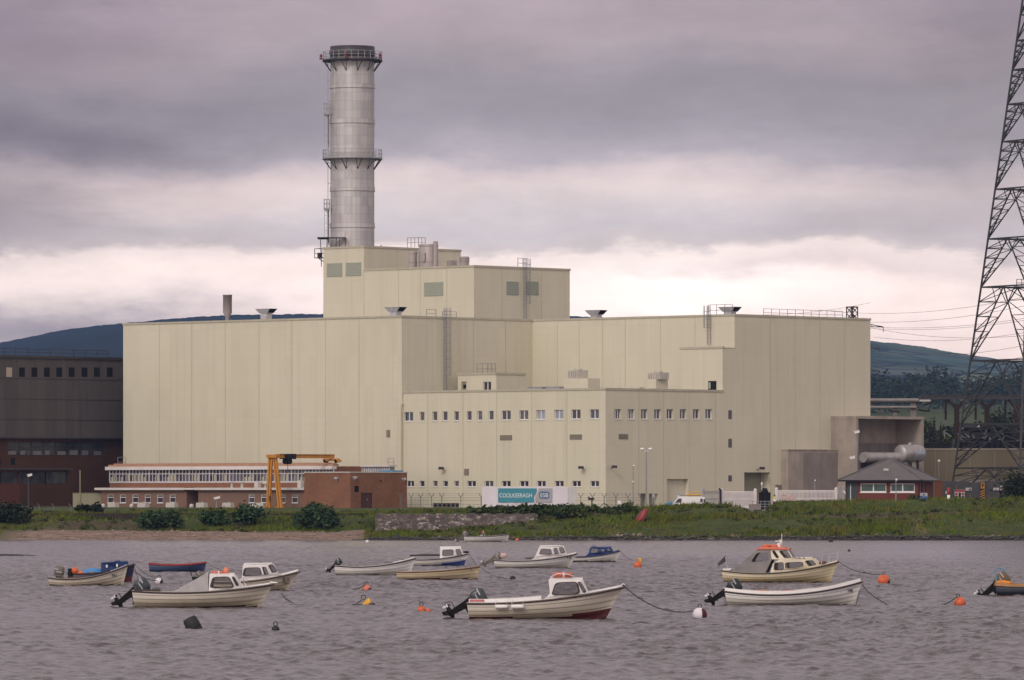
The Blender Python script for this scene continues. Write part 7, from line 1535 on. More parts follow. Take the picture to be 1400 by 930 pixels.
# 12 cabin cruiser
b12 = boat('buff cream cabin cruiser with orange roof and clear grey cockpit cover on the right', 'cabin_cruiser', 990.5, 1147.5, 797, 779.5, 783, 767.5, -9, .36, .55, 'h_buff', 'bot_dark', 'rail_dark', .05, strakes=7)
foredeck(b12, .66, 'gelcream', .06); h12 = b12.W * .80
cabin(b12, [(1056, 786), (1060, 771), (1071, 763.5), (1086, 763.5), (1113, 763), (1119, 768), (1123, 773), (1121, 780)], h12, h12 * .86, [[(1062, 779.5), (1062.5, 770), (1074, 769.5), (1074.5, 778)], [(1078, 777), (1077.5, 769.5), (1099, 768.5), (1101, 773), (1098, 774.5)], [(1104, 767), (1113, 766.5), (1118, 772), (1109, 773.5)]], 'gelcream', fw=.06)
cabin(b12, [(1058, 765), (1056, 752.5), (1060, 751.5), (1080, 752), (1088, 764)], h12 * .8, h12 * .68, [[(1058.5, 754), (1062, 753.5), (1068, 762), (1064.5, 763)], [(1068, 753.8), (1078.5, 753.2), (1084.5, 762), (1076, 763)]], 'gelcream', 'wheelhouse', fw=.05, fronts=[(3, .12, .9, .06, .9)])
mb = MB(b12.M); z = b12.lz(751.5); mb.box(b12.lx(1037), b12.lx(1082), -h12 * .78, h12 * .78, z, z + .07); mb.box(b12.lx(1042), b12.lx(1076), -h12 * .6, h12 * .6, z + .07, z + .12); mb.build('roof', [M['pinkorange']], b12.t)
cabin(b12, [(1003, 782), (1037, 752.5), (1055.5, 752.5), (1058, 766), (1050, 783.5)], h12 * 1.02, h12 * .76, [[(1030, 769), (1038, 756), (1054, 755), (1055, 766)]], 'canvas2', 'cockpit_cover', fw=.02, frame='canvas2')
mb = MB(b12.M)
for (px, y) in ((1049, -.2), (1054, .15), (1060, -.1), (1065, .2)): mb.ball((b12.lx(px), y, z + .16), (.22, .2, .09), n=10, k=6, sq=.8)
tag(mb.build('life_jacket', M['orange'], None, origin=tuple(b12.M @ Vector((b12.lx(1056), 0, z + .1)))), 'heap of bright orange life jackets on the cruiser roof', 'life jackets')
mb = MB(b12.M); mb.tube([(b12.lx(1068), 0, z), (b12.lx(1068), 0, b12.lz(738))], .04, 6); mb.tube([(b12.lx(1066), -.1, z + .1), (b12.lx(1066.5), -.1, b12.lz(743))], .1, 8); mb.bar((b12.lx(1061), 0, b12.lz(740)), (b12.lx(1071), 0, b12.lz(740)), .04); mb.tube([(b12.lx(1070), 0, z), (b12.lx(1070), 0, b12.lz(730))], .018, 5); mb.build('mast', M['white'], b12.t)
mb = MB(b12.M)
for s_ in (-1, 1):
    mb.tube([(b12.lx(1124), s_ * b12.w(.83) * .9, b12.zs(.83)), (b12.lx(1127), s_ * b12.w(.85) * .9, b12.zs(.85) + .5), (b12.lx(1146), s_ * .05, b12.zs(1) + .42)], .018, 5); mb.tube([(b12.lx(1134), s_ * b12.w(.9) * .85, b12.zs(.9)), (b12.lx(1135), s_ * b12.w(.9) * .85, b12.zs(.9) + .45)], .016, 5)
mb.tube([(b12.lx(1145), 0, b12.zs(1)), (b12.lx(1147), 0, b12.zs(1) + .5)], .02, 5); mb.build('pulpit_rail', M['galvlt'], b12.t)
mb = MB(b12.M); mb.tube([(b12.lx(996), 0, b12.zs(0)), (b12.lx(993), 0, b12.lz(762))], .014, 5); mb.add([(b12.lx(993), 0, b12.lz(760)), (b12.lx(982), .03, b12.lz(771)), (b12.lx(983.5), .0, b12.lz(775)), (b12.lx(993.5), .02, b12.lz(768)), (b12.lx(993), .02, b12.lz(760)), (b12.lx(982), .05, b12.lz(771)), (b12.lx(983.5), .02, b12.lz(775)), (b12.lx(993.5), .04, b12.lz(768))], [(0, 1, 2, 3), (7, 6, 5, 4), (0, 1, 5, 4), (1, 2, 6, 5), (2, 3, 7, 6)], 1); mb.build('flag', [M['galvlt'], M['darksteel']], b12.t)
mb = MB(b12.M); mb.box(b12.lx(992), b12.lx(1003), -b12.w(.04) + .05, b12.w(.04) - .05, b12.zs(.03), b12.zs(.03) + .09); mb.build('stern_deck', M['gel'], b12.t)
mb = MB(b12.M)
for px in (1079, 1084, 1089, 1094, 1100): mb.tube([(b12.lx(px), -h12 * .84, b12.lz(764)), (b12.lx(px) + .06, -h12 * .84, b12.lz(762.4)), (b12.lx(px) + .14, -h12 * .84, b12.lz(764))], .018, 5)
mb.ball((b12.lx(1126), 0, b12.zs(.86) + .14), (.2, .2, .1), n=10, k=6); mb.build('grab_rail', M['rail_brown'], b12.t)
# 13
b13 = boat('white open boat with a black outboard motor tilted up, in front of the cruiser', 'open_boat', 991, 1181, 828, 807.5, 812, 794.5, 0, .34, .45, 'h_white', 'bot_dark', 'rail_dark', .02, strakes=6); thwarts(b13, (.28, .52, .7)); foredeck(b13, .86, 'gel', .02)
ts = np.linspace(0.0, .985, 24)
for s_ in (-1, 1):
    mb = MB(b13.M)
    for a, b_ in zip(ts[:-1], ts[1:]): p, q = b13.pt(a, 1), b13.pt(b_, 1); mb.quad((p[0], s_ * (b13.w(a) - .01), p[2]), (q[0], s_ * (b13.w(b_) - .01), q[2]), (q[0], s_ * (b13.w(b_) - .05), q[2] + .12), (p[0], s_ * (b13.w(a) - .05), p[2] + .12))
    mb.build('coaming', M['gel'], b13.t)
outboard(b13, 998, 808, 60, .95, 'motorblack', handle=True); marks(b13, 'V48', 1160, 1167, 805.5, 810, 'black')
mb = MB(b13.M)
for (px, w_, m_) in ((1041, .4, 0), (1082, .45, 1)): mb.ball((b13.lx(px), 0, b13.zs(.35) + .04), (w_, .35, .13), m_, n=14, k=8, sq=.8)
mb.build('seat_cushion', [pm('tan_cushion', (.36, .20, .11), .7), pm('red_brown_cushion', (.28, .10, .08), .7)], b13.t)
mb = MB(b13.M); xs_ = [b13.lx(p) for p in (1107, 1115, 1126, 1138, 1146)]; zz_ = [b13.lz(p) for p in (811, 806, 802.5, 800, 798.5)]
for i in range(4):
    for s_ in (-1, 1): mb.quad((xs_[i], s_ * .5 * (1 - i * .12), zz_[i] - .06), (xs_[i + 1], s_ * .5 * (.88 - i * .12), zz_[i + 1] - .06), (xs_[i + 1], 0, zz_[i + 1] + .06), (xs_[i], 0, zz_[i] + .06))
mb.build('spray_cover', M['canvas2'], b13.t)
# 14
b14 = boat('dark blue open boat with orange gunwale and brown motor, cut off at the right edge', 'open_boat', 1361, 1520, 815, 800, 801, 786, 0, .36, .45, 'h_green', 'bot_dark', None, .05, strakes=5); thwarts(b14, (.3, .55))
mb = MB(b14.M); ts = np.linspace(0, .99, 24)
for a, b_ in zip(ts[:-1], ts[1:]):
    for s_ in (-1, 1): p, q = b14.pt(a, 1), b14.pt(b_, 1); mb.quad((p[0], s_ * (b14.w(a) + .03), p[2] - .03), (q[0], s_ * (b14.w(b_) + .03), q[2] - .03), (q[0], s_ * (b14.w(b_) + .01), q[2] + .10), (p[0], s_ * (b14.w(a) + .01), p[2] + .10))
p = b14.pt(0, 1); mb.quad((p[0] - .02, -b14.w(0), p[2] - .03), (p[0] - .02, b14.w(0), p[2] - .03), (p[0], b14.w(0), p[2] + .1), (p[0], -b14.w(0), p[2] + .1)); mb.build('gunwale', pm('dull_orange_gunwale', (.34, .17, .07), .6, var=.3, vs=5), b14.t); outboard(b14, 1366, 800, 52, 1.05, 'motorbrown')
mb = MB(b14.M); mb.tube([(b14.lx(1364), -.3, b14.lz(799)), (b14.lx(1362), -.2, b14.lz(780)), (b14.lx(1368), -.2, b14.lz(776.5)), (b14.lx(1375), -.1, b14.lz(780)), (b14.lx(1377), -.1, b14.lz(797))], .03, 6); mb.build('hose', M['bluepaint'], b14.t)
mb = MB(b14.M); mb.ball((b14.lx(1371), -.45, b14.lz(797)), (.3, .2, .12), n=12, k=8); mb.ball((b14.lx(1378), -.5, b14.lz(797.5)), (.24, .2, .1), n=12, k=8); tag(mb.build('float_bundle', pm('orange_net_floats', (.55, .20, .03), .7, var=.3, vs=6), None, origin=tuple(b14.M @ Vector((b14.lx(1371), -.4, .5)))), 'orange rope and floats heaped on the stern of the dark blue boat at right', 'floats')
# red boat lying on the bank
ry = 577.0; rx = X(878, ry); rz0 = gz(rx, ry); MX = Matrix.Translation((rx, ry, rz0 + .45)) @ Matrix.Rotation(R(-58), 4, 'Y') @ Matrix.Rotation(R(35), 4, 'X'); rt = thing('upturned_boat', 'small red boat lying tilted on the grassy bank', 'boat', (rx, ry, rz0)); mb = MB(MX); Lr = 1.7
rows_ = []
for i in range(13):
    t = i / 12; ww = .48 * (math.sin(math.pi * (.12 + .80 * t)) ** .7); rows_.append([(-Lr / 2 + Lr * t, ww * math.cos(a), .42 * math.sin(a) * (.6 + .4 * ww / .48)) for a in np.linspace(0, math.pi, 9)])
for i in range(12):
    for k in range(8): mb.quad(rows_[i][k], rows_[i + 1][k], rows_[i + 1][k + 1], rows_[i][k + 1])
mb.add(rows_[0], [tuple(range(9))]); mb.add(rows_[-1], [tuple(range(9))]); mb.build('hull', pm('faded_red_hull', (.26, .025, .03), .45, var=.2, vs=2), rt)
mb = MB(MX)
for k in (0, 8): mb.tube([r_[k] for r_ in rows_], .05, 5)
mb.tube([r_[4] for r_ in rows_], .035, 5); mb.build('keel_strip', M['darksteel'], rt)
# ================================================================ BUOYS AND ROPES
def buoy(label, px, py, wpx, mat, sq=1.0, group='mooring buoys', ring_=True, two=None, rz=1.0, tilt=0, name='buoy'):
    p = wpos(px, py); r = wpx / 2 / (F / p.y); t = thing(name, label, 'buoy', (p.x, p.y + r, 0), 0, group); XF = Matrix.Translation((p.x, p.y + r, r * .45)) @ Matrix.Rotation(R(tilt), 4, 'Y'); mb = MB(XF); mb.ball((0, 0, 0), (r, r, r * rz), n=20, k=14, sq=sq)
    if two:
        for i, f in enumerate(mb.f):
            c = sum((Vector(mb.v[j]) for j in f), Vector()) / len(f) - Vector((p.x, p.y + r, r * .45))
            if c.x * two[0] + c.z * two[1] > r * two[2]: mb.m[i] = 1
    mb.build('float_body', [M[mat], M[two[3]] if two else M[mat]], t)
    if ring_: mb = MB(XF); torus(mb, (0, 0, r * rz + .06), .07, .02, 0, 0, n=16, up=True); mb.build('ring', M['rope'], t)
    return p, r
bA, rA = buoy('orange round buoy with a rope, above the yellow one, in mid water', 501, 808, 12, 'pinkorange', two=(1, -1, .55, 'bot_dark'))
bC, rC = buoy('orange ball buoy, larger of the two touching in front of the tan boat', 576, 837, 11.5, 'orange'); buoy('small orange float, smaller of the two touching in front of the tan boat', 585.5, 837, 7, 'orange', ring_=False)
bD, rD = buoy('white buoy with a dark red side, roped to the nearest cabin boat', 957, 845, 20, 'bwhite', two=(1, 0, .25, 'bot_red'), rz=.95)
buoy('orange dome buoy behind the white open boat, near the blue cabin boat', 872, 776, 11, 'orange', rz=1.1); buoy('small yellow buoy just behind the orange dome buoy', 874, 769, 8, 'yellow', ring_=False, sq=.6)
bG, rG = buoy('orange buoy with a dark lower side moored right of the cruiser', 1209, 798, 17, 'orange', two=(1, -1, .75, 'bot_red'))
bH_, rH = buoy('orange buoy with a dark patch near the dark blue boat at right', 1313, 828, 16, 'orange', two=(.9, -.9, .85, 'blackrub'), tilt=-15)
buoy('small dark buoy with a ring right of the black barrel', 376.5, 863, 11, 'blackrub', rz=.9); bK, rK = buoy('small black buoy between the tan boat and the nearest boat', 701, 793, 8, 'blackrub', ring_=False)
bJ, rJ = buoy('white and orange buoy behind the tent covered boat', 217, 798, 11, 'bwhite', two=(1, -.4, .3, 'blackrub'))
buoy('tiny dark buoy far off near the right shore', 1136, 741, 6, 'blackrub', ring_=False); buoy('tiny dark float right of the cruiser bow rail', 1161, 754, 4, 'blackrub', ring_=False); buoy('tiny red float right of the farthest white boat', 707, 739.5, 5, 'orange', ring_=False); buoy('tiny white and dark float near the left end of the stone wall', 502, 742, 5, 'bwhite', ring_=False)
# yellow cone buoy
p = wpos(501, 828); t = thing('cone_buoy', 'yellow cone shaped buoy lying on its side with a rope and ring', 'buoy', (p.x, p.y, 0), 0, 'mooring buoys'); XF = Matrix.Translation((p.x, p.y, .05)) @ Matrix.Rotation(R(68), 4, 'Y') @ Matrix.Translation((0, 0, -.25)); mb = MB(XF); mb.lathe([(.001, -.05), (.05, 0), (.19, .34), (.20, .42), (.17, .46), (.001, .47)], (0, 0, 0), 18); mb.build('float_body', M['yellow'], t); mb = MB(); torus(mb, (p.x - .12, p.y, .33), .09, .02, 0, 0, n=16, up=True); mb.ball((p.x + .2, p.y - .1, .06), (.16, .14, .08), n=10, k=6); mb.build('ring', M['rope'], t)
# black barrel
p = wpos(263, 859); t = thing('barrel_buoy', 'black plastic barrel floating tilted in the foreground', 'buoy', (p.x, p.y, 0), 0, 'mooring buoys'); XF = Matrix.Translation((p.x, p.y, .12)) @ Matrix.Rotation(R(-28), 4, 'Y'); mb = MB(XF); mb.lathe([(.001, -.3), (.24, -.29), (.26, -.2), (.25, -.05), (.265, 0), (.25, .05), (.24, .2), (.2, .26), (.001, .27)], (0, 0, 0), 20); mb.build('drum', M['blackrub'], t); mb = MB(XF); mb.lathe([(.262, -.14), (.275, -.12), (.262, -.1)], (0, 0, 0), 20); mb.build('hoop', M['black'], t)
rope('rope from the nearest cabin boat bow down to the white and dark red buoy', [bow(b10) + Vector((0, 0, .05)), Vector((bD.x - .25, bD.y + .2, .25))], .02, sag=.35)
mb = None
rope('rope lying on the water left of the orange round buoy', [(bA.x - .05, bA.y, .28), (bA.x - .35, bA.y, .12), (bA.x - .6, bA.y, .03)], .022)
rope('rope lying left of the yellow cone buoy', [wpos(494, 828) + Vector((0, 0, .22)), wpos(488, 828) + Vector((0, 0, .08)), wpos(481, 828) + Vector((0, 0, .02))], .028)
rope('rope lying left of the orange buoy with a dark patch at right', [(bH_.x - .1, bH_.y, .36), (bH_.x - .45, bH_.y, .14), (bH_.x - .75, bH_.y, .02)], .025)
rope('rope from the cruiser bow down to the white open boat bow', [bow(b12), bow(b13) + Vector((.15, .8, .3))], .022, sag=.1)
rope('rope from the white open boat bow across to the orange buoy on the right', [bow(b13) + Vector((.1, .8, .35)), Vector((bG.x - .1, bG.y + .2, .48))], .018, sag=.06)
rope('slack rope from the white open boat bow into the water on the right', [bow(b13) + Vector((0, 0, -.15)), BW(b13, b13.L / 2 + .2, 0, .55), BW(b13, b13.L / 2 + .55, 0, .28), BW(b13, b13.L / 2 + 1.05, 0, .0)], .022)
rope('short rope hanging straight down from the white open boat bow', [BW(b13, b13.L / 2 - .12, 0, .6), BW(b13, b13.L / 2 - .2, -.05, .3), BW(b13, b13.L / 2 - .28, -.1, -.05)], .018)
rope('upper rope from the far left boats to the white and orange buoy', [bow(b1b) + Vector((0, 0, -.05)), Vector((bJ.x, bJ.y + .1, .22))], .018, sag=.12)
rope('lower rope from the cream open boat bow to the white and orange buoy', [bow(b1) + Vector((0, 0, 0)), Vector((bJ.x - .1, bJ.y, .15))], .018, sag=.2)
rope('slack rope hanging from the navy boat bow at far left', [bow(b1b) + Vector((0, -.2, -.1)), bow(b1b) + Vector((.1, -.3, -.5)), bow(b1b) + Vector((.3, -.4, -.95))], .014)
rope('rope from the white cabin boat bow down into the water behind the tent covered boat', [wpos(385, 815) + Vector((0, 0, .1)), wpos(391, 820) + Vector((0, 0, .06)), wpos(402, 826) + Vector((0, 0, .02))], .024)
rope('rope from the blue rowing boat bow towards the tent covered boat roof', [bow(b2), BW(b3, b3.lx(306), 0, b3.lz(782))], .016, sag=.05)
rope('rope from the tan rowing boat bow to the small black buoy', [bow(b7), Vector((bK.x, bK.y, .12))], .014, sag=.25)
rope('rope from the boxy wheelhouse boat bow into the water', [bow(b6), bow(b6) + Vector((.35, 0, -.45)), bow(b6) + Vector((.5, -.2, -.75))], .016)
rope('rope from the navy blue cabin boat bow towards the yellow buoy', [bow(b9), wpos(866, 768) + Vector((0, 0, .1))], .014, sag=.15)
rope('rope from the tan rowing boat up to the boxy wheelhouse boat', [wpos(645, 795) + Vector((0, 2, .55)), bow(b6) + Vector((-.1, -.2, -.3))], .014)
# ================================================================ PERSON
pY_ = 731.0; x0 = X(1058.5, pY_); pe = thing('person', 'person in a hi vis yellow jacket and dark trousers walking beside the right white gate', 'person', (x0, pY_, GZ)); HH = 1.78
nodes = {'pel': ((0, 0, .95), .15), 'ch': ((.02, 0, 1.25), .165), 'sh': ((.03, 0, 1.44), .13), 'nk': ((.04, 0, 1.54), .06), 'hd': ((.06, 0, 1.66), .095), 'top': ((.05, 0, 1.75), .075),
 'hl': ((.02, -.1, .9), .1), 'kl': ((.2, -.1, .5), .065), 'al': ((.16, -.1, .1), .045), 'tl': ((.3, -.1, .05), .04), 'hr': ((-.02, .1, .9), .1), 'kr': ((-.02, .1, .5), .065), 'ar': ((-.3, .1, .14), .045), 'tr': ((-.2, .1, .03), .04),
 'sl': ((.03, -.2, 1.42), .07), 'el': ((-.05, -.25, 1.14), .048), 'wl': ((.08, -.25, .92), .034), 'sr': ((.03, .2, 1.42), .07), 'er': ((.02, .25, 1.14), .048), 'wr': ((.2, .24, .95), .034),
 'ml': ((.1, -.25, .86), .036), 'mr': ((.25, .24, .9), .036)}
edges = [('pel', 'ch'), ('ch', 'sh'), ('sh', 'nk'), ('nk', 'hd'), ('hd', 'top'), ('pel', 'hl'), ('hl', 'kl'), ('kl', 'al'), ('al', 'tl'), ('pel', 'hr'), ('hr', 'kr'), ('kr', 'ar'), ('ar', 'tr'), ('sh', 'sl'), ('sl', 'el'), ('el', 'wl'), ('wl', 'ml'), ('sh', 'sr'), ('sr', 'er'), ('er', 'wr'), ('wr', 'mr')]
for side, y in (('l', -.25), ('r', .24)):
    mp = nodes['m' + side][0]
    for k in range(5):
        dy = (-.03, -.01, .01, .03, .045)[k]; ln = (.07, .08, .075, .06, .05)[k]; nm = f'f{side}{k}'
        nodes[nm] = ((mp[0] + .015, mp[1] + dy, mp[2] - .04), .009); nodes[nm + 'b'] = ((mp[0] + .03, mp[1] + dy, mp[2] - .04 - ln), .007); edges += [('m' + side, nm), (nm, nm + 'b')]
keys = list(nodes); me = bpy.data.meshes.new('skel'); me.from_pydata([nodes[k][0] for k in keys], [(keys.index(a), keys.index(b_)) for a, b_ in edges], [])
tmp = bpy.data.objects.new('skel', me); COL.objects.link(tmp); md = tmp.modifiers.new('s', 'SKIN'); md.use_smooth_shade = True
for k, v in zip(keys, me.skin_vertices[0].data if me.skin_vertices else []): v.radius = (nodes[k][1],) * 2
if not me.skin_vertices: pass
me.skin_vertices[0].data[keys.index('pel')].use_root = True
tmp.modifiers.new('d', 'SUBSURF').levels = 1; bpy.context.view_layer.update()
bm_ = bpy.data.meshes.new_from_object(tmp.evaluated_get(bpy.context.evaluated_depsgraph_get())); bpy.data.objects.remove(tmp)
bm_.materials.clear(); [bm_.materials.append(M[k]) for k in ('navycloth', 'lemon', 'skin', 'black')]
for pl in bm_.polygons: c = pl.center; pl.material_index = 2 if (c.z > 1.52 or (abs(c.y) > .2 and c.z < .93)) else 1 if (c.z > .93 or abs(c.y) > .19) else 3 if c.z < .1 else 0
bo = bpy.data.objects.new('body', bm_); COL.objects.link(bo); bo.parent = pe
mb = MB(); mb.ball((.04, 0, 1.72), (.115, .105, .09), n=14, k=8, z0=-.3); o = mb.build('hair', M['hair']); o.parent = pe
mb = MB()
for y in (-.035, .035): mb.ball((.142, y, 1.675), (.012, .014, .01), 0, 8, 6)
mb.ball((.158, 0, 1.65), (.02, .014, .022), 1, 8, 6); mb.ball((.14, 0, 1.615), (.012, .028, .007), 2, 8, 6)
for y in (-.098, .098): mb.ball((.05, y, 1.66), (.02, .012, .032), 1, 8, 6)
o = mb.build('face', [M['black'], M['skin'], M['red']]); o.parent = pe
mb = MB(Matrix.Translation((x0 + .08, pY_ - .3, GZ + 1.12))); mb.box(-.24, .14, -.05, .05, -.2, .12); mb.box(-.2, .1, -.055, -.051, -.15, .08); tag(mb.build('clipboard', M['white'], None, origin=(x0, pY_ - .3, GZ + 1.1)), 'white board held by the person in hi vis beside the gate', 'board')
# ================================================================ PYLONS AND CABLES
def pylon(name, label, pxc, Y, ybase, levels, apex, corners, bar, arms=(), group=None):
    cx_ = X(pxc, Y); z0 = zat(ybase, Y); za = zat(apex, Y); t = thing(name, label, 'pylon', (cx_, Y, z0 - .5), 0, group)
    cr_ = lambda k, z: Vector((cx_ + corners[k][0] * (za - z) / (za - z0), Y + corners[k][1] * (za - z) / (za - z0), z)); zl = [z0] + [zat(l, Y) for l in levels]
    for k in range(4): mb = MB(); mb.bar(cr_(k, z0 - .5), cr_(k, zl[-1]), bar * 1.5); mb.build('leg', M['pylon'], t)
    mb = MB()
    for i in range(len(zl) - 1):
        za_, zb_ = zl[i], zl[i + 1]; big = (zb_ - za_) > 4.0
        for k in range(4):
            A0, B0, A1_, B1_ = cr_(k, za_), cr_((k + 1) % 4, za_), cr_(k, zb_), cr_((k + 1) % 4, zb_); mt = A1_.lerp(B1_, .5); mb.bar(A1_, B1_, bar * (1.1 if big else .8))
            for P0, P1 in ((A0, A1_), (B0, B1_)):
                mb.bar(P0, mt, bar * .85)
                if big:
                    N_ = 5; prev = None
                    for q in range(1, N_):
                        f = q / N_; lp = P0.lerp(P1, f); dp = P0.lerp(mt, f); mb.bar(lp, dp, bar * .55)
                        mb.bar(lp, P0.lerp(mt, (q + 1) / N_), bar * .5)
            if big: mb.bar(A1_.lerp(B1_, .25), A0.lerp(mt, .78), bar * .5); mb.bar(A1_.lerp(B1_, .75), B0.lerp(mt, .78), bar * .5)
        mb.bar(cr_(0, zb_), cr_(2, zb_), bar * .5); mb.bar(cr_(1, zb_), cr_(3, zb_), bar * .5)
    mb.build('bracing', M['pylon'], t)
    for (py, half, drop) in arms:
        z = zat(py, Y); mb = MB(); w_ = .6
        for s_ in (-1, 1):
            tip = Vector((cx_ + s_ * half, Y, z)); 
            for yy in (-w_, w_): mb.bar((cx_ + s_ * .6, Y + yy, z), tip, bar * .9); mb.bar((cx_ + s_ * .6, Y + yy, z + drop), tip, bar * .9)
            for q in (.35, .65): mb.bar((cx_ + s_ * (.6 + (half - .6) * q), Y, z), (cx_ + s_ * (.6 + (half - .6) * (q - .3)), Y, z + drop * (1 - q + .3)), bar * .6)
            mb.bar(tip, tip - Vector((0, 0, drop * 1.0)), bar * .7)
        mb.build('cross_arm', M['pylon'], t)
    return t
py1 = pylon('pylon', 'huge dark lattice steel pylon rising out of the picture at the right edge', 1422, 852, 693, [640, 580, 493, 392, 326, 258, 193, 142, 95, 55, 20, -12, -40, -66, -90, -110, -128], -165, [(-12.6, 4.1), (-4.1, -12.6), (12.6, -4.1), (4.1, 12.6)], .185, [(-60, 14, 3), (-100, 11, 3)])
mb = MB(); Yp = 850; 
for px in (1390, 1397): mb.bar((X(px, Yp), Yp, zat(392, Yp)), (X(px, Yp), Yp, zat(382, Yp)), .09)
for y in (382, 387): mb.bar((X(1390, Yp), Yp, zat(y, Yp)), (X(1404, Yp), Yp, zat(y, Yp)), .08)
mb.box(X(1388, Yp), X(1412, Yp), Yp - .6, Yp + .6, zat(392.6, Yp), zat(391.6, Yp)); mb.build('platform', M['pylon'], py1)
pylon('pylon', 'distant lattice pylon mostly hidden behind the right end of the hall, only arm tips showing', 1166, 1380, 610, [560, 520, 490, 465, 445, 432], 418, [(-3, -1.5), (1.5, -3), (3, 1.5), (-1.5, 3)], .2, [(447, 7.0, 1.2), (477, 6.2, 1.1), (507.5, 6.2, 1.1)])
M['cable'] = pm('overhead_cable', (.16, .14, .14), .5, .3, var=.1)
for i, (x0, y0, x1, y1, sg) in enumerate(((1120, 424, 1480, 386, 8), (1120, 436, 1480, 398, 8), (1130, 441, 1480, 420, 7), (1130, 443, 1480, 423, 7), (1195, 449, 1480, 448, 6), (1195, 461, 1480, 438, 6), (1195, 481, 1480, 452, 7), (1195, 500, 1480, 466, 7), (1010, 430, 1190, 414, 3))):
    Ya, Yb = (1380, 1150) if i < 8 else (1500, 1460); A, B_ = P(x0, y0, Ya), P(x1, y1, Yb); pts = []
    for k in range(19): f = k / 18; q = A.lerp(B_, f); q.z -= sg * 4 * f * (1 - f) * .35; pts.append(q)
    mb = MB(); mb.tube(pts, .045, 4)
    tag(mb.build('power_cable', M['cable'], None, origin=tuple(A)), 'thin overhead cable crossing the pale sky at the right behind the pylon' if i < 8 else 'thin overhead cable above the roof railing of the right hall', 'cable', 'overhead cables')
# ================================================================ SKY
SUN_EL, SUN_AZ = R(33), R(-155)                # light comes from behind the camera, from the left
sd = Vector((math.cos(SUN_EL) * math.sin(SUN_AZ), math.cos(SUN_EL) * math.cos(SUN_AZ), math.sin(SUN_EL)))
wld = bpy.data.worlds.new('World'); sc.world = wld; wld.use_nodes = True; nt = NT(wld.node_tree)
for n in list(nt.n): nt.n.remove(n)
out = nt.new('ShaderNodeOutputWorld'); tc = nt.new('ShaderNodeTexCoord').outputs['Generated']
sky = nt.new('ShaderNodeTexSky', sky_type='NISHITA', sun_disc=False, sun_elevation=SUN_EL, sun_rotation=SUN_AZ % (2 * math.pi), air_density=1.2, dust_density=2.0)
bg1 = nt.new('ShaderNodeBackground', i={0: sky, 1: .08})
d = nt.new('ShaderNodeSeparateXYZ', i={0: tc}); x_, y_, z_ = d.outputs
hor = nt.math('SQRT', nt.math('ADD', nt.math('MULTIPLY', x_, x_), nt.math('ADD', nt.math('MULTIPLY', y_, y_), 1e-6)))
el = nt.math('DIVIDE', z_, hor); az = nt.math('ARCTAN2', x_, y_)
# cloud deck: bands by height above the horizon, broken up by stretched noise
U = nt.math('MULTIPLY', az, 8200 / 700); V_ = nt.math('MULTIPLY', el, 8200 / 672)
vec = nt.new('ShaderNodeCombineXYZ', i={0: U, 1: V_, 2: 0.0}).outputs[0]
nw1 = nt.noise(nt.scale(vec, (1.1, 2.1, 1)), 1.7, 8, .6); nw2 = nt.noise(nt.scale(vec, (1.0, 4.5, 1)), 2.6, 6, .6)
wv = nt.math('MULTIPLY', nt.math('SUBTRACT', nw1, .5), .22); wv2 = nt.math('MULTIPLY', nt.math('SUBTRACT', nw2, .5), .06)
Vw = nt.math('ADD', V_, nt.math('ADD', wv, wv2)); Uw = nt.math('ADD', U, nt.math('MULTIPLY', nt.math('SUBTRACT', nw2, .5), .5))
def lin(c): return tuple(((v / 255 + .055) / 1.055) ** 2.4 if v > 10 else v / 3294.6 for v in c)
def vy(y): return (672 - y) / 672
stops = [(0.0, (222, 208, 207)), (vy(470), (236, 222, 220)), (vy(425), (248, 236, 234)), (vy(375), (244, 232, 230)), (vy(350), (238, 227, 226)), (vy(337), (208, 200, 204)), (vy(318), (203, 199, 205)), (vy(288), (212, 205, 210)), (vy(258), (221, 210, 213)), (vy(235), (212, 202, 207)), (vy(212), (190, 185, 195)), (vy(170), (180, 176, 187)), (vy(110), (167, 162, 171)), (vy(45), (184, 172, 180)), (vy(0), (184, 172, 181))]
SC = .80
cr_ = nt.ramp(nt.math('MULTIPLY', Vw, SC), [(max(0, p * SC), lin(c)) for p, c in stops])
def blob(px, py, sx, sy):
    u0, v0 = (px - 700) / 700, vy(py); a = nt.math('DIVIDE', nt.math('SUBTRACT', Uw, u0), sx / 700); b_ = nt.math('DIVIDE', nt.math('SUBTRACT', Vw, v0), sy / 672)
    return nt.math('POWER', 2.718, nt.math('MULTIPLY', nt.math('ADD', nt.math('MULTIPLY', a, a), nt.math('MULTIPLY', b_, b_)), -1.0))
col = cr_  # soft cloud patches; the corner ones paint lens vignetting into the sky
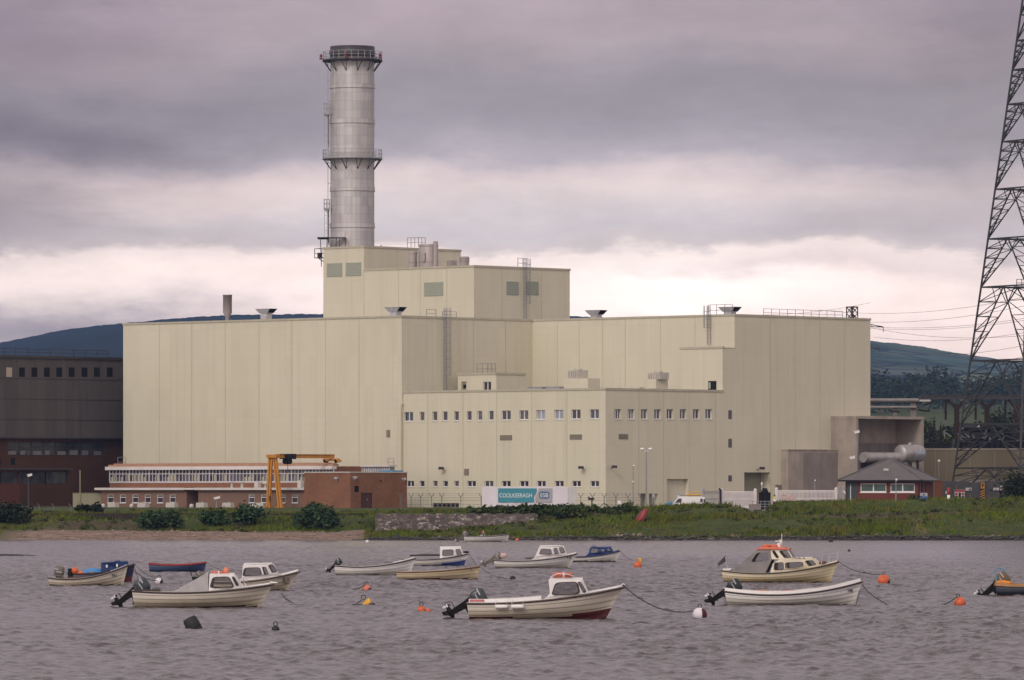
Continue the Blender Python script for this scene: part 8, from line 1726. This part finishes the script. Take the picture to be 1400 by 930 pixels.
for (px, py, sx, sy, amt, c) in ((60, 185, 280, 66, 1.0, (138, 132, 146)), (10, 292, 200, 46, .8, (156, 147, 156)), (40, 455, 300, 42, .8, (140, 138, 154)), (-20, 20, 260, 80, .8, (150, 139, 155)), (1420, 20, 220, 90, .8, (150, 141, 153)), (280, 275, 170, 34, .5, (230, 216, 217)), (900, 398, 170, 32, .95, (255, 253, 251)), (1130, 371, 220, 14, .8, (226, 214, 216)), (1340, 180, 190, 120, .65, (156, 150, 157)), (1260, 305, 200, 34, .6, (190, 181, 187)), (930, 110, 240, 34, .5, (158, 154, 164)), (300, 125, 150, 30, .4, (166, 161, 173)), (620, 400, 200, 36, .4, (246, 234, 232)), (330, 330, 200, 12, .4, (196, 187, 192)), (1290, 425, 120, 30, .4, (246, 230, 228)), (640, 158, 620, 44, .5, (152, 148, 158)), (150, 95, 180, 25, .35, (176, 161, 170)), (1060, 20, 260, 30, .4, (166, 157, 166)), (550, 150, 160, 40, .3, (165, 160, 171))):
    col = nt.mix(nt.math('MULTIPLY', blob(px, py, sx, sy), amt), col, c4(lin(c)))
fine = nt.math('ADD', .84, nt.math('MULTIPLY', nt.noise(nt.scale(vec, (1.3, 4.2, 1)), 2.2, 9, .62), .32))
fine = nt.math('MULTIPLY', fine, nt.math('ADD', .88, nt.math('MULTIPLY', nt.noise(nt.scale(vec, (1.0, 1.6, 1)), 4.0, 9, .66), .24)))
col = nt.mix(1.0, col, nt.new('ShaderNodeCombineColor', i={0: fine, 1: fine, 2: fine}), 'MULTIPLY')
gm = nt.new('ShaderNodeGamma', i={0: nt.mix(1.0, col, (1 / .55, 1 / .55, 1 / .55, 1), 'MULTIPLY'), 1: 1.3}); col = nt.mix(1.0, gm.outputs[0], (.555, .55, .555, 1), 'MULTIPLY')
col = nt.new('ShaderNodeHueSaturation', i={'Saturation': 1.0, 'Color': col}).outputs[0]
# higher up: broken grey overcast, brighter where the sun stands behind it
big = nt.noise(tc, 2.2, 6, .55)
high = nt.ramp(big, [(.3, lin((196, 182, 188))), (.55, lin((218, 205, 208))), (.75, lin((244, 232, 232)))])
KH, CH = .000042, (.12, .18, .30)                 # the air in front of the clouds
Tm = nt.math('POWER', 2.71828, nt.math('MULTIPLY', nt.math('MINIMUM', 7700.0, nt.math('DIVIDE', 227.0, nt.math('MAXIMUM', el, .004))), -KH))
sub = nt.new('ShaderNodeVectorMath', operation='SCALE'); sub.inputs[0].default_value = CH; nt.put(sub, 3, nt.math('SUBTRACT', 1.0, Tm))
dif = nt.new('ShaderNodeVectorMath', operation='SUBTRACT', i={0: col, 1: sub.outputs[0]}); dv = nt.new('ShaderNodeVectorMath', operation='SCALE'); nt.put(dv, 0, dif.outputs[0]); nt.put(dv, 3, nt.math('DIVIDE', 1.0, Tm)); col = dv.outputs[0]
hf = nt.new('ShaderNodeMapRange', i={0: V_, 1: 1.15, 2: 3.0}).outputs[0]; col = nt.mix(hf, col, high)
dot = nt.new('ShaderNodeVectorMath', operation='DOT_PRODUCT'); nt.put(dot, 0, tc); dot.inputs[1].default_value = sd
gl = nt.math('POWER', nt.math('MAXIMUM', dot.outputs['Value'], 0.0), 3.0)
glow = nt.math('ADD', 1.0, nt.math('MULTIPLY', gl, 1.3))
col = nt.mix(1.0, col, nt.new('ShaderNodeCombineColor', i={0: glow, 1: nt.math('MULTIPLY', glow, .985), 2: nt.math('MULTIPLY', glow, .94)}), 'MULTIPLY')
low = nt.math('LESS_THAN', z_, -.002)
bg2 = nt.new('ShaderNodeBackground', i={0: col, 1: 1.0}); mx = nt.new('ShaderNodeMixShader', i={0: .93}); nt.l.new(bg1.outputs[0], mx.inputs[1]); nt.l.new(bg2.outputs[0], mx.inputs[2]); nt.l.new(mx.outputs[0], out.inputs[0])
sl = bpy.data.lights.new('sun', 'SUN'); sl.energy = 1.05; sl.angle = R(14); sl.color = (1, .955, .88); so = bpy.data.objects.new('sun', sl); COL.objects.link(so); so.rotation_euler = (-sd).to_track_quat('-Z', 'Y').to_euler(); so.location = (-60, -60, 120)
# ================================================================ HAZE
HAZE = True
if HAZE:
    hz = MB(); hz.box(-6300, 6300, -300, 7800, -4.2, 232); hm, nt, b = newmat('haze_air'); nt.n.remove(b)
    pv = nt.new('ShaderNodeVolumePrincipled'); pv.inputs['Color'].default_value = (.33, .52, .97, 1); pv.inputs['Density'].default_value = .000042; pv.inputs['Anisotropy'].default_value = .0
    nt.l.new(pv.outputs[0], nt.n['Material Output'].inputs['Volume']); tag(hz.build('haze', hm), kind='stuff')
# ================================================================ CAMERA
cam = bpy.data.cameras.new('camera'); cam.sensor_width = 36; cam.lens = 36 * F / 1400; cam.shift_y = (HOR - 465) / 1400; cam.clip_start = 1; cam.clip_end = 30000
co = bpy.data.objects.new('camera', cam); COL.objects.link(co); co.location = (0, 0, H); co.rotation_euler = (math.pi / 2, 0, 0); sc.camera = co
vs = sc.view_settings; vs.view_transform = 'Standard'; vs.look = 'None'; vs.gamma = 1; vs.exposure = 0; vs.use_curve_mapping = False
sc.cycles.use_denoising = True; sc.cycles.max_bounces = 8; sc.cycles.volume_bounces = 1; sc.cycles.transparent_max_bounces = 12; sc.cycles.volume_step_rate = 1
sc.cycles.use_adaptive_sampling = True
